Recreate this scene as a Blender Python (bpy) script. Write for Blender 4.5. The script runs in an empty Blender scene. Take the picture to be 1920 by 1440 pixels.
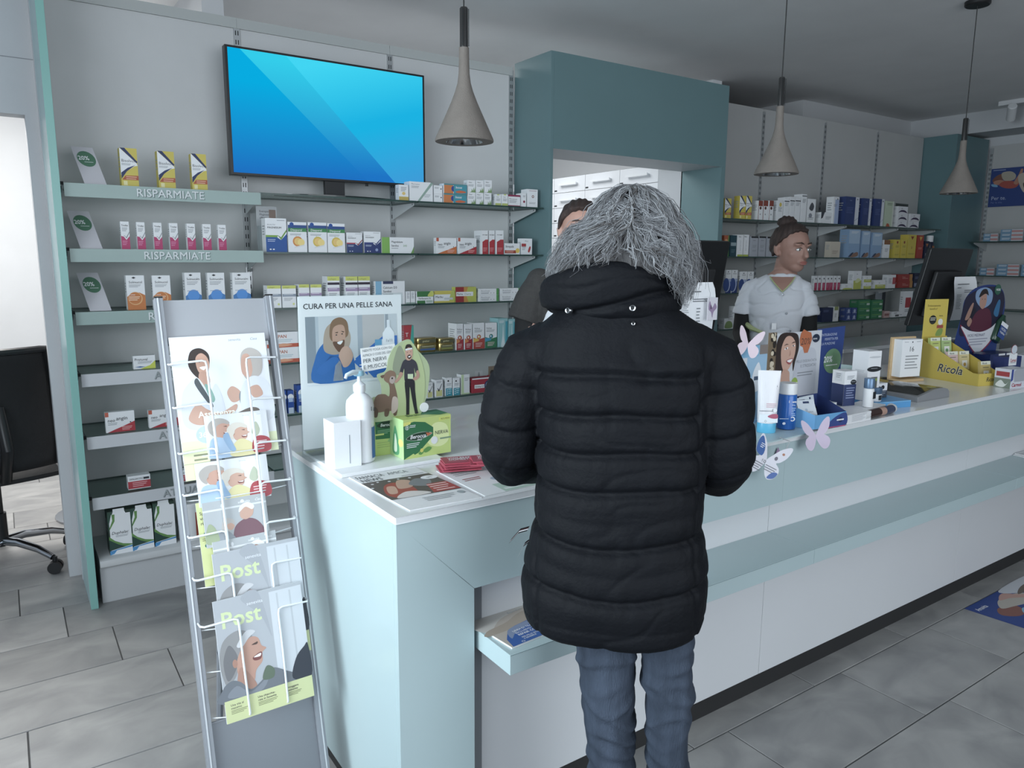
import bpy, bmesh, math, random
import numpy as np
from mathutils import Vector, Matrix, noise
R = math.radians
rnd = random.Random(7)
SC = bpy.context.scene
COL = SC.collection

# ---------------------------------------------------------------- camera
def set_camera():
    yaw, pitch, roll, f = 0.598577342, 0.165995703, 0.00608592942, 1398.84335
    F = Vector((math.sin(yaw)*math.cos(pitch), math.cos(yaw)*math.cos(pitch), -math.sin(pitch)))
    r0 = Vector((math.cos(yaw), -math.sin(yaw), 0)); u0 = r0.cross(F)
    r = r0*math.cos(roll) + u0*math.sin(roll); u = r.cross(F)
    cd = bpy.data.cameras.new('camera'); co = bpy.data.objects.new('camera', cd); COL.objects.link(co)
    m = Matrix((r, u, -F)).transposed().to_4x4(); m.translation = Vector((0, 0, 1.46))
    co.matrix_world = m
    cd.sensor_fit = 'HORIZONTAL'; cd.sensor_width = 36.0; cd.lens = f/1920*36.0
    cd.clip_start = 0.05; cd.clip_end = 100
    SC.camera = co
set_camera()

# ---------------------------------------------------------------- light and exposure
SC.view_settings.view_transform = 'Standard'
SC.view_settings.look = 'None'
SC.view_settings.gamma = 1.0
SC.view_settings.exposure = -0.44
w = bpy.data.worlds.new('daylight'); SC.world = w; w.use_nodes = True
bg = w.node_tree.nodes['Background']
bg.inputs['Color'].default_value = (0.62, 0.72, 0.84, 1); bg.inputs['Strength'].default_value = 0.95

def area(name, loc, target, sx, sy, power, color=(1, 1, 1), spread=180):
    ld = bpy.data.lights.new(name, 'AREA'); ld.shape = 'RECTANGLE'; ld.size = sx; ld.size_y = sy
    ld.energy = power; ld.color = color; ld.spread = R(spread)
    lo = bpy.data.objects.new(name, ld); COL.objects.link(lo); lo.location = loc
    lo.rotation_euler = (Vector(target)-Vector(loc)).to_track_quat('-Z', 'Y').to_euler()
    return lo
# shop windows behind and to the left of the photographer
area('shop_window_light', (-1.9, -0.2, 1.75), (1.0, 1.9, 1.0), 1.9, 2.3, 75, (0.82, 0.92, 1.0))
area('shop_door_light', (-1.7, 1.15, 1.65), (0.75, 1.75, 1.12), 1.0, 1.7, 29, (0.82, 0.93, 1.0), 80)
area('shop_front_light', (1.6, -2.6, 1.6), (1.9, 2.0, 1.0), 3.6, 2.0, 112, (0.88, 0.94, 1.0))
# ceiling lights of the back rooms
area('dispensary_light', (2.7, 5.1, 2.72), (2.7, 5.1, 0), 1.6, 1.6, 60, (0.95, 0.98, 1.0))
area('office_light', (-0.5, 5.0, 2.72), (-0.5, 5.0, 0), 1.4, 1.2, 130, (1.0, 0.98, 0.95))

# ---------------------------------------------------------------- materials
_M = {}
def lin(c):
    c = c/255.0
    return c/12.92 if c <= 0.04045 else ((c+0.055)/1.055)**2.4
SAT = 0.86
def rgb(h, sat=1.0):
    h = h.lstrip('#'); c = [lin(int(h[i:i+2], 16)) for i in (0, 2, 4)]
    g = .3*c[0]+.6*c[1]+.1*c[2]
    return tuple(g+(x-g)*sat for x in c)+(1.0,)
def mat(h, rough=0.5, metal=0.0, var=0.0, scale=8.0, bump=0.0, bscale=60.0, coat=0.0, stretch=(1, 1, 1), emit=0.0, spec=0.5):
    key = (h, rough, metal, var, scale, bump, bscale, coat, stretch, emit, spec)
    if key in _M: return _M[key]
    m = bpy.data.materials.new('mat_'+h.lstrip('#')); m.use_nodes = True
    nt = m.node_tree; b = nt.nodes['Principled BSDF']; c = rgb(h, SAT)
    b.inputs['Base Color'].default_value = c; b.inputs['Roughness'].default_value = rough
    b.inputs['Metallic'].default_value = metal; b.inputs['Coat Weight'].default_value = coat
    b.inputs['Specular IOR Level'].default_value = spec
    if emit:
        b.inputs['Emission Color'].default_value = c; b.inputs['Emission Strength'].default_value = emit
    if var or bump:
        tc = nt.nodes.new('ShaderNodeTexCoord'); mp = nt.nodes.new('ShaderNodeMapping')
        mp.inputs['Scale'].default_value = stretch; nt.links.new(tc.outputs['Object'], mp.inputs['Vector'])
    if var:
        n = nt.nodes.new('ShaderNodeTexNoise'); n.inputs['Scale'].default_value = scale; n.inputs['Detail'].default_value = 6
        nt.links.new(mp.outputs['Vector'], n.inputs['Vector'])
        cr = nt.nodes.new('ShaderNodeValToRGB'); cr.color_ramp.elements[0].position = 0.3; cr.color_ramp.elements[1].position = 0.7
        cr.color_ramp.elements[0].color = tuple(x*(1-var) for x in c[:3])+(1,)
        cr.color_ramp.elements[1].color = tuple(min(1, x*(1+var)) for x in c[:3])+(1,)
        nt.links.new(n.outputs['Fac'], cr.inputs['Fac']); nt.links.new(cr.outputs['Color'], b.inputs['Base Color'])
    if bump:
        n2 = nt.nodes.new('ShaderNodeTexNoise'); n2.inputs['Scale'].default_value = bscale; n2.inputs['Detail'].default_value = 5
        nt.links.new(mp.outputs['Vector'], n2.inputs['Vector'])
        bp = nt.nodes.new('ShaderNodeBump'); bp.inputs['Strength'].default_value = bump; bp.inputs['Distance'].default_value = 0.01
        nt.links.new(n2.outputs['Fac'], bp.inputs['Height']); nt.links.new(bp.outputs['Normal'], b.inputs['Normal'])
    _M[key] = m
    return m
def clear_mat(name, tint, keep=0.85, rough=0.05, refl=1.0):
    if name in _M: return _M[name]
    m = bpy.data.materials.new(name); m.use_nodes = True; nt = m.node_tree
    for n in list(nt.nodes): nt.nodes.remove(n)
    o = nt.nodes.new('ShaderNodeOutputMaterial'); mx = nt.nodes.new('ShaderNodeMixShader')
    t = nt.nodes.new('ShaderNodeBsdfTransparent'); t.inputs['Color'].default_value = rgb(tint)
    g = nt.nodes.new('ShaderNodeBsdfGlossy'); g.inputs['Roughness'].default_value = rough
    fr = nt.nodes.new('ShaderNodeLayerWeight'); fr.inputs['Blend'].default_value = 1-keep
    ml = nt.nodes.new('ShaderNodeMath'); ml.operation = 'MULTIPLY'; ml.inputs[1].default_value = refl
    nt.links.new(fr.outputs['Fresnel'], ml.inputs[0]); nt.links.new(ml.outputs[0], mx.inputs[0]); nt.links.new(t.outputs[0], mx.inputs[1]); nt.links.new(g.outputs[0], mx.inputs[2])
    nt.links.new(mx.outputs[0], o.inputs[0]); _M[name] = m
    return m
GLASS = clear_mat('shelf_glass', '#e6efec', 0.8, 0.08, 0.4)
ACRYL = clear_mat('clear_acrylic', '#fafcfc', 0.9, 0.05, 0.35)
WHITE = mat('#dfe1e2', 0.45)
PAPER = mat('#eceef0', 0.6)

# ---------------------------------------------------------------- mesh builder
class MB:
    def __init__(s, M=None):
        s.v = []; s.f = []; s.m = []; s.mats = []; s.M = M or Matrix.Identity(4)
    def mi(s, m):
        if isinstance(m, str): m = mat(m)
        if m not in s.mats: s.mats.append(m)
        return s.mats.index(m)
    def add(s, vs, fs, m):
        b = len(s.v); k = s.mi(m)
        for p in vs: s.v.append(tuple(s.M @ Vector(p)))
        for f in fs: s.f.append(tuple(b+i for i in f)); s.m.append(k)
        return s
    def box(s, x0, y0, z0, x1, y1, z1, m, faces=None):
        vs = [(x0,y0,z0),(x1,y0,z0),(x1,y1,z0),(x0,y1,z0),(x0,y0,z1),(x1,y0,z1),(x1,y1,z1),(x0,y1,z1)]
        fs = [(3,2,1,0),(4,5,6,7),(0,1,5,4),(1,2,6,5),(2,3,7,6),(3,0,4,7)]
        if faces:                                   # dict: index -> material (0 bottom 1 top 2 front 3 right 4 back 5 left)
            for i, f in enumerate(fs): s.add([vs[j] for j in f], [(0,1,2,3)], faces.get(i, m))
            return s
        return s.add(vs, fs, m)
    def prism(s, pts, a, b, m, plane='xz'):
        n = len(pts)
        def P(p, t):
            if plane == 'xz': return (p[0], t, p[1])
            if plane == 'yz': return (t, p[0], p[1])
            return (p[0], p[1], t)
        vs = [P(p, a) for p in pts]+[P(p, b) for p in pts]
        fs = [tuple(range(n)), tuple(range(2*n-1, n-1, -1))]+[(i, (i+1) % n, n+(i+1) % n, n+i) for i in range(n)]
        return s.add(vs, fs, m)
    def lathe(s, prof, c, m, n=24, cap0=True, cap1=True, sx=1, sy=1):
        vs = []; fs = []
        for r, z in prof:
            for i in range(n):
                a = 2*math.pi*i/n; vs.append((c[0]+r*sx*math.cos(a), c[1]+r*sy*math.sin(a), c[2]+z))
        for k in range(len(prof)-1):
            for i in range(n):
                j = (i+1) % n; fs.append((k*n+i, k*n+j, (k+1)*n+j, (k+1)*n+i))
        if cap0: fs.append(tuple(range(n-1, -1, -1)))
        if cap1: fs.append(tuple((len(prof)-1)*n+i for i in range(n)))
        return s.add(vs, fs, m)
    def tube(s, pts, r, m, n=8, cap=True):
        pts = [Vector(p) for p in pts]; rr = r if isinstance(r, (list, tuple)) else [r]*len(pts)
        vs = []; fs = []; up = None
        for i, p in enumerate(pts):
            d = (pts[min(i+1, len(pts)-1)]-pts[max(i-1, 0)]).normalized()
            if up is None: up = Vector((0,0,1)) if abs(d.z) < 0.9 else Vector((1,0,0))
            a = d.cross(up).normalized(); b2 = a.cross(d).normalized(); up = b2
            ra, rb = rr[i] if isinstance(rr[i], (list, tuple)) else (rr[i], rr[i])
            for k in range(n):
                t = 2*math.pi*k/n; vs.append(p+a*ra*math.cos(t)+b2*rb*math.sin(t))
        for i in range(len(pts)-1):
            for k in range(n):
                j = (k+1) % n; fs.append((i*n+k, i*n+j, (i+1)*n+j, (i+1)*n+k))
        if cap: fs.append(tuple(range(n-1, -1, -1))); fs.append(tuple((len(pts)-1)*n+k for k in range(n)))
        return s.add(vs, fs, m)
    def ball(s, c, r, m, n=12, k=8):
        rx, ry, rz = r if isinstance(r, (list, tuple)) else (r, r, r)
        vs = [(c[0], c[1], c[2]-rz)]
        for i in range(1, k):
            t = math.pi*i/k
            for j in range(n):
                a = 2*math.pi*j/n; vs.append((c[0]+rx*math.sin(t)*math.cos(a), c[1]+ry*math.sin(t)*math.sin(a), c[2]-rz*math.cos(t)))
        vs.append((c[0], c[1], c[2]+rz)); fs = []
        for j in range(n):
            fs.append((0, 1+(j+1) % n, 1+j)); L = len(vs)-1; o = 1+(k-2)*n; fs.append((L, o+j, o+(j+1) % n))
        for i in range(k-2):
            for j in range(n):
                q = (j+1) % n; fs.append((1+i*n+j, 1+i*n+q, 1+(i+1)*n+q, 1+(i+1)*n+j))
        return s.add(vs, fs, m)
    def mesh(s, name):
        me = bpy.data.meshes.new(name); me.from_pydata(s.v, [], s.f)
        for m in s.mats: me.materials.append(m)
        me.polygons.foreach_set('material_index', s.m); me.update()
        return me
    def build(s, name, parent=None, smooth=False, bevel=0.0, angle=40):
        me = s.mesh(name); o = bpy.data.objects.new(name, me); COL.objects.link(o)
        if parent: o.parent = parent
        if smooth:
            bm = bmesh.new(); bm.from_mesh(me); bmesh.ops.recalc_face_normals(bm, faces=bm.faces); bm.to_mesh(me); bm.free()
            me.polygons.foreach_set('use_smooth', [True]*len(me.polygons))
            me.set_sharp_from_angle(angle=R(angle))
        if bevel:
            b = o.modifiers.new('bevel', 'BEVEL'); b.width = bevel; b.segments = 2; b.limit_method = 'ANGLE'
        return o
def tag(o, label=None, cat=None, group=None, kind=None):
    if label: o['label'] = label
    if cat: o['category'] = cat
    if group: o['group'] = group
    if kind: o['kind'] = kind
    return o
def empty(name, loc=(0,0,0), rz=0.0, label=None, cat=None, group=None):
    o = bpy.data.objects.new(name, None); COL.objects.link(o); o.location = loc; o.rotation_euler = (0,0,rz)
    o.empty_display_size = 0.05
    return tag(o, label, cat, group)
def struct(mb, name, parent=None, **k):
    o = mb.build(name, parent, **k); tag(o, kind='structure'); return o

# ---------------------------------------------------------------- flat print: text and shapes on a face
_T = {}
def glyphs(txt, bold=0.0, shear=0.0):
    bold = 0.0
    key = (txt, bold, shear)
    if key in _T: return _T[key]
    cu = bpy.data.curves.new('tmp_text', 'FONT'); cu.body = txt; cu.size = 1.0; cu.resolution_u = 2; cu.offset = bold; cu.shear = shear
    ob = bpy.data.objects.new('tmp_text', cu); COL.objects.link(ob)
    bpy.context.view_layer.update()
    dg = bpy.context.evaluated_depsgraph_get(); me = ob.evaluated_get(dg).to_mesh()
    vs = [(v.co.x/0.73, v.co.y/0.73) for v in me.vertices]; fs = [tuple(p.vertices) for p in me.polygons]
    ob.evaluated_get(dg).to_mesh_clear(); bpy.data.objects.remove(ob); bpy.data.curves.remove(cu)
    wd = max([v[0] for v in vs]+[0.01])
    _T[key] = (vs, fs, wd)
    return _T[key]
def smooth_loop(pts, n=5):
    o = []; L = len(pts)
    for i in range(L):
        p0, p1, p2, p3 = (pts[(i+k-1) % L] for k in range(4))
        for j in range(n):
            t = j/n
            o.append(tuple(0.5*((2*p1[a])+(-p0[a]+p2[a])*t+(2*p0[a]-5*p1[a]+4*p2[a]-p3[a])*t*t+(-p0[a]+3*p1[a]-3*p2[a]+p3[a])*t**3) for a in (0, 1)))
    return o
class Face:
    """a flat printed face: origin at its lower left corner, U and V its edges in metres"""
    def __init__(s, o, U, V, gap=0.0004, step=0.00004):
        s.o = Vector(o); s.W = Vector(U).length; s.H = Vector(V).length
        s.u = Vector(U).normalized(); s.v = Vector(V).normalized(); s.n = s.u.cross(s.v); s.d = gap; s.step = step
    def P(s, u, v): return s.o+s.u*(u*s.W)+s.v*(v*s.H)+s.n*s.d
    def draw(s, mb, prims):
        for p in prims:
            k = p[0]; s.d += s.step
            if k == 'r': q = [(p[1],p[2]),(p[3],p[2]),(p[3],p[4]),(p[1],p[4])]; mb.add([s.P(*a) for a in q], [(0,1,2,3)], p[5])
            elif k == 'p': mb.add([s.P(*a) for a in p[1]], [tuple(range(len(p[1])))], p[2])
            elif k == 'b': q = smooth_loop(p[1]); mb.add([s.P(*a) for a in q], [tuple(range(len(q)))], p[2])
            elif k == 'e':                      # ellipse u v ru(height fraction) rv colour
                q = [(p[1]+p[3]*s.H/s.W*math.cos(t*math.pi/12), p[2]+p[4]*math.sin(t*math.pi/12)) for t in range(24)]
                mb.add([s.P(*a) for a in q], [tuple(range(24))], p[5])
            elif k == 'l':                      # n fine lines of small print: u0 v_top u1 pitch n colour
                for i in range(p[5]):
                    v = p[2]-i*p[4]; u1 = p[3]-(0.25*(p[3]-p[1]) if i % 3 == 2 else 0.07*(i % 2)*(p[3]-p[1]))
                    mb.add([s.P(p[1],v), s.P(u1,v), s.P(u1,v+p[4]*.38), s.P(p[1],v+p[4]*.38)], [(0,1,2,3)], p[6])
            elif k == 't':                      # text u v height colour [maxwidth bold shear]
                mw = p[6] if len(p) > 6 else None; bo = p[7] if len(p) > 7 else 0; sh = p[8] if len(p) > 8 else 0
                vs, fs, wd = glyphs(p[1], bo, sh); hh = p[4]*s.H; kx = hh
                if mw and wd*hh > mw*s.W: kx = mw*s.W/wd
                o = s.P(p[2], p[3])
                e_ = bo*.8 if bo > .006 else 0
                for ci, (ex, ey) in enumerate(((0, 0),) if not e_ else ((-e_, -e_), (e_, -e_), (-e_, e_), (e_, e_))):
                    mb.add([o+s.n*(ci*.00003)+s.u*((x+ex)*kx)+s.v*((y+ey)*hh) for x, y in vs], fs, p[5])
        return mb
# ================================================================ the room
def floor_mat():
    m = bpy.data.materials.new('grey_stone_tile'); m.use_nodes = True; nt = m.node_tree; b = nt.nodes['Principled BSDF']
    tc = nt.nodes.new('ShaderNodeTexCoord'); oi = nt.nodes.new('ShaderNodeObjectInfo')
    ad = nt.nodes.new('ShaderNodeVectorMath'); ad.operation = 'ADD'
    mu = nt.nodes.new('ShaderNodeVectorMath'); mu.operation = 'SCALE'; mu.inputs['Scale'].default_value = 37.0
    cmb = nt.nodes.new('ShaderNodeCombineXYZ'); nt.links.new(oi.outputs['Random'], cmb.inputs[0]); nt.links.new(oi.outputs['Random'], cmb.inputs[1])
    nt.links.new(cmb.outputs[0], mu.inputs[0]); nt.links.new(mu.outputs[0], ad.inputs[1]); nt.links.new(tc.outputs['Object'], ad.inputs[0])
    mp = nt.nodes.new('ShaderNodeMapping'); mp.inputs['Scale'].default_value = (1, 1.5, 1); nt.links.new(ad.outputs[0], mp.inputs['Vector'])
    n = nt.nodes.new('ShaderNodeTexNoise'); n.inputs['Scale'].default_value = 4.5; n.inputs['Detail'].default_value = 8; n.inputs['Distortion'].default_value = 0.6
    nt.links.new(mp.outputs[0], n.inputs['Vector'])
    cr = nt.nodes.new('ShaderNodeValToRGB'); e = cr.color_ramp.elements
    e[0].position = 0.32; e[0].color = rgb('#858585'); e[1].position = 0.7; e[1].color = rgb('#a5a4a2')
    nt.links.new(n.outputs['Fac'], cr.inputs['Fac'])
    hs = nt.nodes.new('ShaderNodeHueSaturation'); mr = nt.nodes.new('ShaderNodeMapRange'); mr.inputs[3].default_value = 0.9; mr.inputs[4].default_value = 1.08
    nt.links.new(oi.outputs['Random'], mr.inputs[0]); nt.links.new(mr.outputs[0], hs.inputs['Value']); nt.links.new(cr.outputs['Color'], hs.inputs['Color'])
    nt.links.new(hs.outputs['Color'], b.inputs['Base Color']); b.inputs['Roughness'].default_value = 0.42
    bp = nt.nodes.new('ShaderNodeBump'); bp.inputs['Strength'].default_value = 0.15; bp.inputs['Distance'].default_value = 0.004
    nt.links.new(n.outputs['Fac'], bp.inputs['Height']); nt.links.new(bp.outputs[0], b.inputs['Normal'])
    return m
TILE = floor_mat()
floor = struct(MB().box(-3.5, -3.2, -0.1, 7.9, 6.6, -0.004, mat('#555657', 0.8)), 'floor')
TW, TH = 0.6066, 0.3037
tb = bmesh.new(); bmesh.ops.create_cube(tb, size=1)
for v in tb.verts: v.co = Vector((v.co.x*(TW-0.0045), v.co.y*(TH-0.0045), v.co.z*0.006))
bmesh.ops.bevel(tb, geom=[e for e in tb.edges if all(v.co.z > 0 for v in e.verts)], offset=0.0012, segments=1, affect='EDGES')
tme = bpy.data.meshes.new('floor_tile'); tb.to_mesh(tme); tb.free(); tme.materials.append(TILE)
def in_view(x, y, z=0.0, margin=260):
    cam = SC.camera.matrix_world.inverted() @ Vector((x, y, z))
    if cam.z > -0.2: return False
    px = 960+1398.8*cam.x/-cam.z; py = 720-1398.8*cam.y/-cam.z
    return -margin < px < 1920+margin and -margin < py < 1440+margin*0.6
for k in range(-3, 16):
    y0 = 1.0731+TH*k
    for j in range(-8, 18):
        x0 = 2.3754-0.25*TW*k+TW*j; cx, cy = x0+TW/2, y0+TH/2
        if not in_view(cx, cy): continue
        if 0.9 < cx < 5.6 and 1.75 < cy < 2.05: continue          # under the counter
        if cy > 3.9 and cx > 1.1: continue
        if cx > 7.7 or cx < -2.5: continue
        o = bpy.data.objects.new('floor_tile', tme); COL.objects.link(o); o.parent = floor; o.location = (cx, cy, -0.003)

CEIL = mat('#e2e2e2', 0.8, var=0.03, scale=3)
WALLM = mat('#c4c7ca', 0.75, var=0.02, scale=5, bump=0.05, bscale=180)
struct(MB().box(-3.5, -3.2, 2.78, 7.9, 6.6, 2.9, CEIL), 'ceiling')
struct(MB().box(-3.5, 6.5, 0, 7.9, 6.6, 2.78, WALLM), 'wall_back')
# partition with the office doorway, left of the shelving
wl = MB().box(-3.5, 3.83, 2.04, 0.2, 3.93, 2.78, WALLM).box(0.148, 3.83, 0, 0.2, 3.93, 2.04, WALLM).box(-3.5, 3.83, 0, -0.9, 3.93, 2.04, WALLM)
wl.box(-0.9, 3.829, 2.262, 0.199, 3.8305, 2.265, mat('#8d9195', 0.8))
struct(wl, 'wall_left')
struct(MB().box(0.195, 3.765, 0, 2.57, 3.80, 2.5, WALLM), 'wall_middle')
struct(MB().box(4.02, 3.765, 0, 7.75, 3.80, 2.5, WALLM), 'wall_behind_right_shelves')
struct(MB().box(7.75, -3.2, 0, 7.9, 6.5, 2.78, WALLM), 'wall_right')
struct(MB().box(3.2, -3.2, 0, 7.75, -3.1, 2.78, WALLM), 'wall_front_dimmer')  # unseen wall, added to dim the right side of the room
# lowered soffit behind the right-hand panels, wall between office and dispensary
struct(MB().box(5.66, 4.02, 2.45, 7.75, 6.5, 2.78, mat('#c2c4c6', 0.8)), 'trim_1')
struct(MB().box(7.35, -3.1, 2.60, 7.75, 4.02, 2.78, mat('#b9bcbf', 0.8)), 'trim_2')
struct(MB().box(0.9, 3.93, 0, 1.0, 6.5, 2.78, WALLM), 'wall_office')
struct(MB().box(4.5, 3.98, 0, 4.6, 6.5, 2.78, mat('#dfe1e3', .7)), 'wall_dispensary')
# thick return of the dispensary opening
struct(MB().box(3.975, 3.75, 0, 4.4, 3.98, 2.55, mat('#b9bdc1', 0.7)), 'wall_opening')

# ---------------------------------------------------------------- shelving
PANEL = mat('#cbcccc', 0.55, var=0.02, scale=6, bump=0.04, bscale=220)
RAIL = mat('#b3b6b8', 0.35, 0.6)
SLOT = mat('#26292a', 0.9)
GREEN = mat('#648488', 0.45, var=0.02, scale=4)
EDGE = mat('#2f4a45', 0.25)
def panel_part(parent, x0, x1, z0, z1, y=3.75, m=PANEL):
    b = MB().box(x0+0.0015, y, z0, x1-0.0015, y+0.014, z1, m); return b.build('back_panel', parent, bevel=0.001)
def rail_part(parent, x, z0, z1, y=3.75, ax='y'):
    b = MB()
    b.box(x-0.014, y-0.006, z0, x+0.014, y-0.0005, z1, RAIL)
    z = z0+0.03
    while z < z1-0.03:
        for dx in (-0.0055, 0.0055): b.box(x+dx-0.002, y-0.0066, z, x+dx+0.002, y-0.0059, z+0.020, SLOT)
        z += 0.040
    o = b.build('upright_rail', parent)
    return o
def bracket_part(parent, x, z, depth=0.25, y=3.745, m=None):
    b = MB(); b.prism([(y, z-0.075), (y, z), (y-depth, z), (y-depth, z-0.012)], x-0.0015, x+0.0015, m or mat('#c6c9cb', 0.4), 'yz')
    b.prism([(y-depth+.015, z-.009), (y-depth+.02, z-.006), (y-depth+.015, z-.003), (y-depth+.01, z-.006)], x-.0025, x+.0025, SLOT, 'yz')
    return b.build('shelf_bracket', parent)
def glass_part(parent, x0, x1, z, y0=3.45, y1=3.745):
    b = MB().box(x0, y0, z-0.008, x1, y1, z, GLASS, faces={2: EDGE, 3: EDGE, 5: EDGE, 4: EDGE})
    return b.build('glass_shelf', parent)
def knob(parent, x, z, y=3.742):
    return MB().lathe([(0.012, 0), (0.012, 0.006), (0.006, 0.008)], (0, 0, 0), RAIL, 12).build('rail_knob', parent)

def strip(parent, z, m, txt=None, tx=0.55, tcol='#c9d3d3', side='#5e6265', x0=0.238, x1=0.99):  # side: colour of the offset copy that stands for the letters' shadow
    b = MB(); b.box(x0, 3.437, z-0.052, x1, 3.441, z, m)
    b.box(x0-.012, 3.44, z-.008, x0, 3.452, z+.004, SLOT)
    s = b.build('shelf_edge_strip', parent)
    if txt:
        t = MB(); F = Face((tx-.045, 3.4365, z-0.046), (0.4, 0, 0), (0, 0, 0.04), gap=0.0005)
        vs, fs, wd = glyphs(txt, 0.015); h = 0.0325
        F.draw(t, [('t', txt, 0.006, 0.10, h/0.04, mat(side, 0.7), None, 0.015)])  # darker offset copy behind the letters, their shadow put in as colour
        F.d += 0.002
        F.draw(t, [('t', txt, 0, 0.15, h/0.04, mat(tcol, 0.5), None, 0.015)])
        t.build('raised_lettering', s)
    return s
SG = mat('#93aaa5', 0.35, var=0.02); SW = mat('#c3c6ca', 0.35)
u = empty('wall_shelving', (0, 0, 0), label='left shelving bay with printed edge strips and white plinth, beside the doorway', cat='shelving')
panel_part(u, 0.225, 1.005, 0.0, 2.50); MB().box(0.225, 3.742, 2.50, 1.005, 3.764, 2.545, mat('#b4b8b6', .5)).build('top_rail', u)
for z, m, t, tx, tc, sd in ((1.742, SG, 'RISPARMIATE', .535, '#d5dbdc', '#5d7472'), (1.49, SG, 'RISPARMIATE', .545, '#d5dbdc', '#5d7472'), (1.24, SG, 'RISPARMIATE', .545, '#d5dbdc', '#5d7472'),
                          (0.989, SW, 'ATTUALE', .552, '#98a0a2', '#6d7275'), (0.728, SW, 'ATTUALE', .552, '#98a0a2', '#6d7275'), (0.468, SW, 'ATTUALE', .552, '#98a0a2', '#6d7275')):
    strip(u, z, m, t, tx, tc, sd)
    b = MB().box(0.238, 3.441, z-0.008, 0.99, 3.745, z, GLASS, faces={2: EDGE, 3: EDGE, 5: EDGE, 4: EDGE}); b.build('glass_shelf', u)
    bracket_part(u, 0.236, z-0.008)
rail_part(u, 0.232, 0.02, 2.5)
pl = MB(); pl.prism([(3.43, 0.16), (3.422, 0.167), (3.42, 0.18), (3.424, 0.193), (3.435, 0.20), (3.745, 0.20), (3.745, 0.16)], 0.244, 2.54, mat('#c7c9ca', .4), 'yz')
pl.build('plinth_shelf', u, smooth=True)
MB().box(0.244, 3.445, 0.0, 2.54, 3.74, 0.16, mat('#bdbfc1', .5)).build('plinth', u, bevel=.001)
side = MB().box(0.197, 3.405, 0.0, 0.224, 3.78, 2.62, mat('#9fc2c4', .3))
side.box(0.1965, 3.4035, 0.0, 0.2245, 3.4052, 2.62, mat('#7fb9b0', .3))
side.build('side_panel', u, bevel=.001)

u2 = empty('wall_shelving', (0, 0, 0), label='middle shelving of open glass shelves on slotted rails behind the television', cat='shelving')
for a, b_ in ((1.005, 1.774), (1.774, 2.545)):
    panel_part(u2, a, b_, 0.16, 2.50)
    MB().box(a+.001, 3.742, 2.50, b_-.001, 3.764, 2.545, mat('#b4b8b6', .5)).build('top_rail', u2)
for x in (1.005, 1.774, 2.536): rail_part(u2, x, 0.2, 2.53)
for z in (1.745, 1.485, 1.23, .973, .727):
    glass_part(u2, 0.992, 1.768, z); glass_part(u2, 1.778, 2.556, z)
    for x in (1.005, 1.774, 2.536): bracket_part(u2, x, z-.008)
glass_part(u2, .992, 2.54, .47)
for x, z in ((1.009, 1.40), (1.774, 1.40), (2.536, 1.40), (.232, 1.40)):
    k = MB(); k.tube([(x-.012, 3.742, z), (x+.012, 3.742, z)], .008, RAIL, 10); k.build('rail_knob', u2)

u3 = empty('wall_shelving', (0, 0, 0), label='right shelving of long glass shelves between green portal and green corner column', cat='shelving')
xs = (4.05, 4.81, 5.58, 6.34, 7.10)
PANELR = mat('#b4b5b4', 0.6, var=0.02, scale=6)
for a, b_ in zip(xs, xs[1:]):
    panel_part(u3, a, b_, 0.0, 2.57, m=PANELR)
for x in xs[1:-1]: rail_part(u3, x, 0.2, 2.55)
for z in (1.742, 1.487, 1.235, .985, .735):
    for a, b_ in ((4.05, 5.57), (5.585, 6.96)): glass_part(u3, a, b_, z)
    for x in (4.06, 4.81, 5.58, 6.34, 6.95): bracket_part(u3, x, z-.008)

# green portal around the opening to the dispensary
p = empty('door_portal', (2.57, 3.41, 0), label='tall green portal framing the opening to the dispensary', cat='portal')
p.location = (0, 0, 0)
MB().box(2.57, 3.41, 0, 2.592, 3.76, 2.572, GREEN).build('left_panel', p, bevel=.001)
hd = MB().box(2.592, 3.41, 2.064, 4.016, 3.76, 2.572, GREEN, faces={0: mat('#c3c7ca', .5)}); hd.build('header', p, bevel=.001)
MB().box(3.975, 3.41, 0, 4.016, 3.76, 2.064, GREEN).build('right_panel', p, bevel=.001)
# green corner column
c = MB().box(7.11, 3.46, 0, 7.70, 3.765, 2.575, mat('#587a7f', .45, var=.02, scale=4)); c.box(7.698, 3.46, 0, 7.702, 3.76, 2.575, RAIL)
tag(c.build('corner_column', None, bevel=.001), 'green corner column behind the third pendant lamp', 'column')

# right wall shelving, running away from the camera plane
u4 = empty('wall_shelving', (0, 0, 0), label='shelving on the far right wall below the blue poster', cat='shelving')
for a, b_ in ((2.5, 3.45), (1.6, 2.5)):
    MB().box(7.735, a+.002, 0, 7.7495, b_-.002, 2.52, PANELR).build('back_panel', u4)
for y in (3.44, 2.5):
    b = MB(); b.box(7.726, y-.014, .2, 7.735, y+.014, 2.5, RAIL)
    z = .24
    while z < 2.46:
        b.box(7.7252, y-.007, z, 7.7262, y-.003, z+.022, SLOT); b.box(7.7252, y+.003, z, 7.7262, y+.007, z+.022, SLOT); z += .042
    b.build('upright_rail', u4)
for z in (1.644, 1.337, 1.03):
    MB().box(7.45, 1.7, z-.008, 7.73, 3.415, z, GLASS, faces={2: EDGE, 3: EDGE, 5: EDGE, 4: EDGE}).build('glass_shelf', u4)
    for y in (3.40, 2.5):
        b = MB(); b.prism([(7.73, z-.085), (7.73, z-.009), (7.48, z-.009), (7.48, z-.02)], y-.0015, y+.0015, mat('#b5b8ba', .4), 'xz'); b.build('shelf_bracket', u4)

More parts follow.
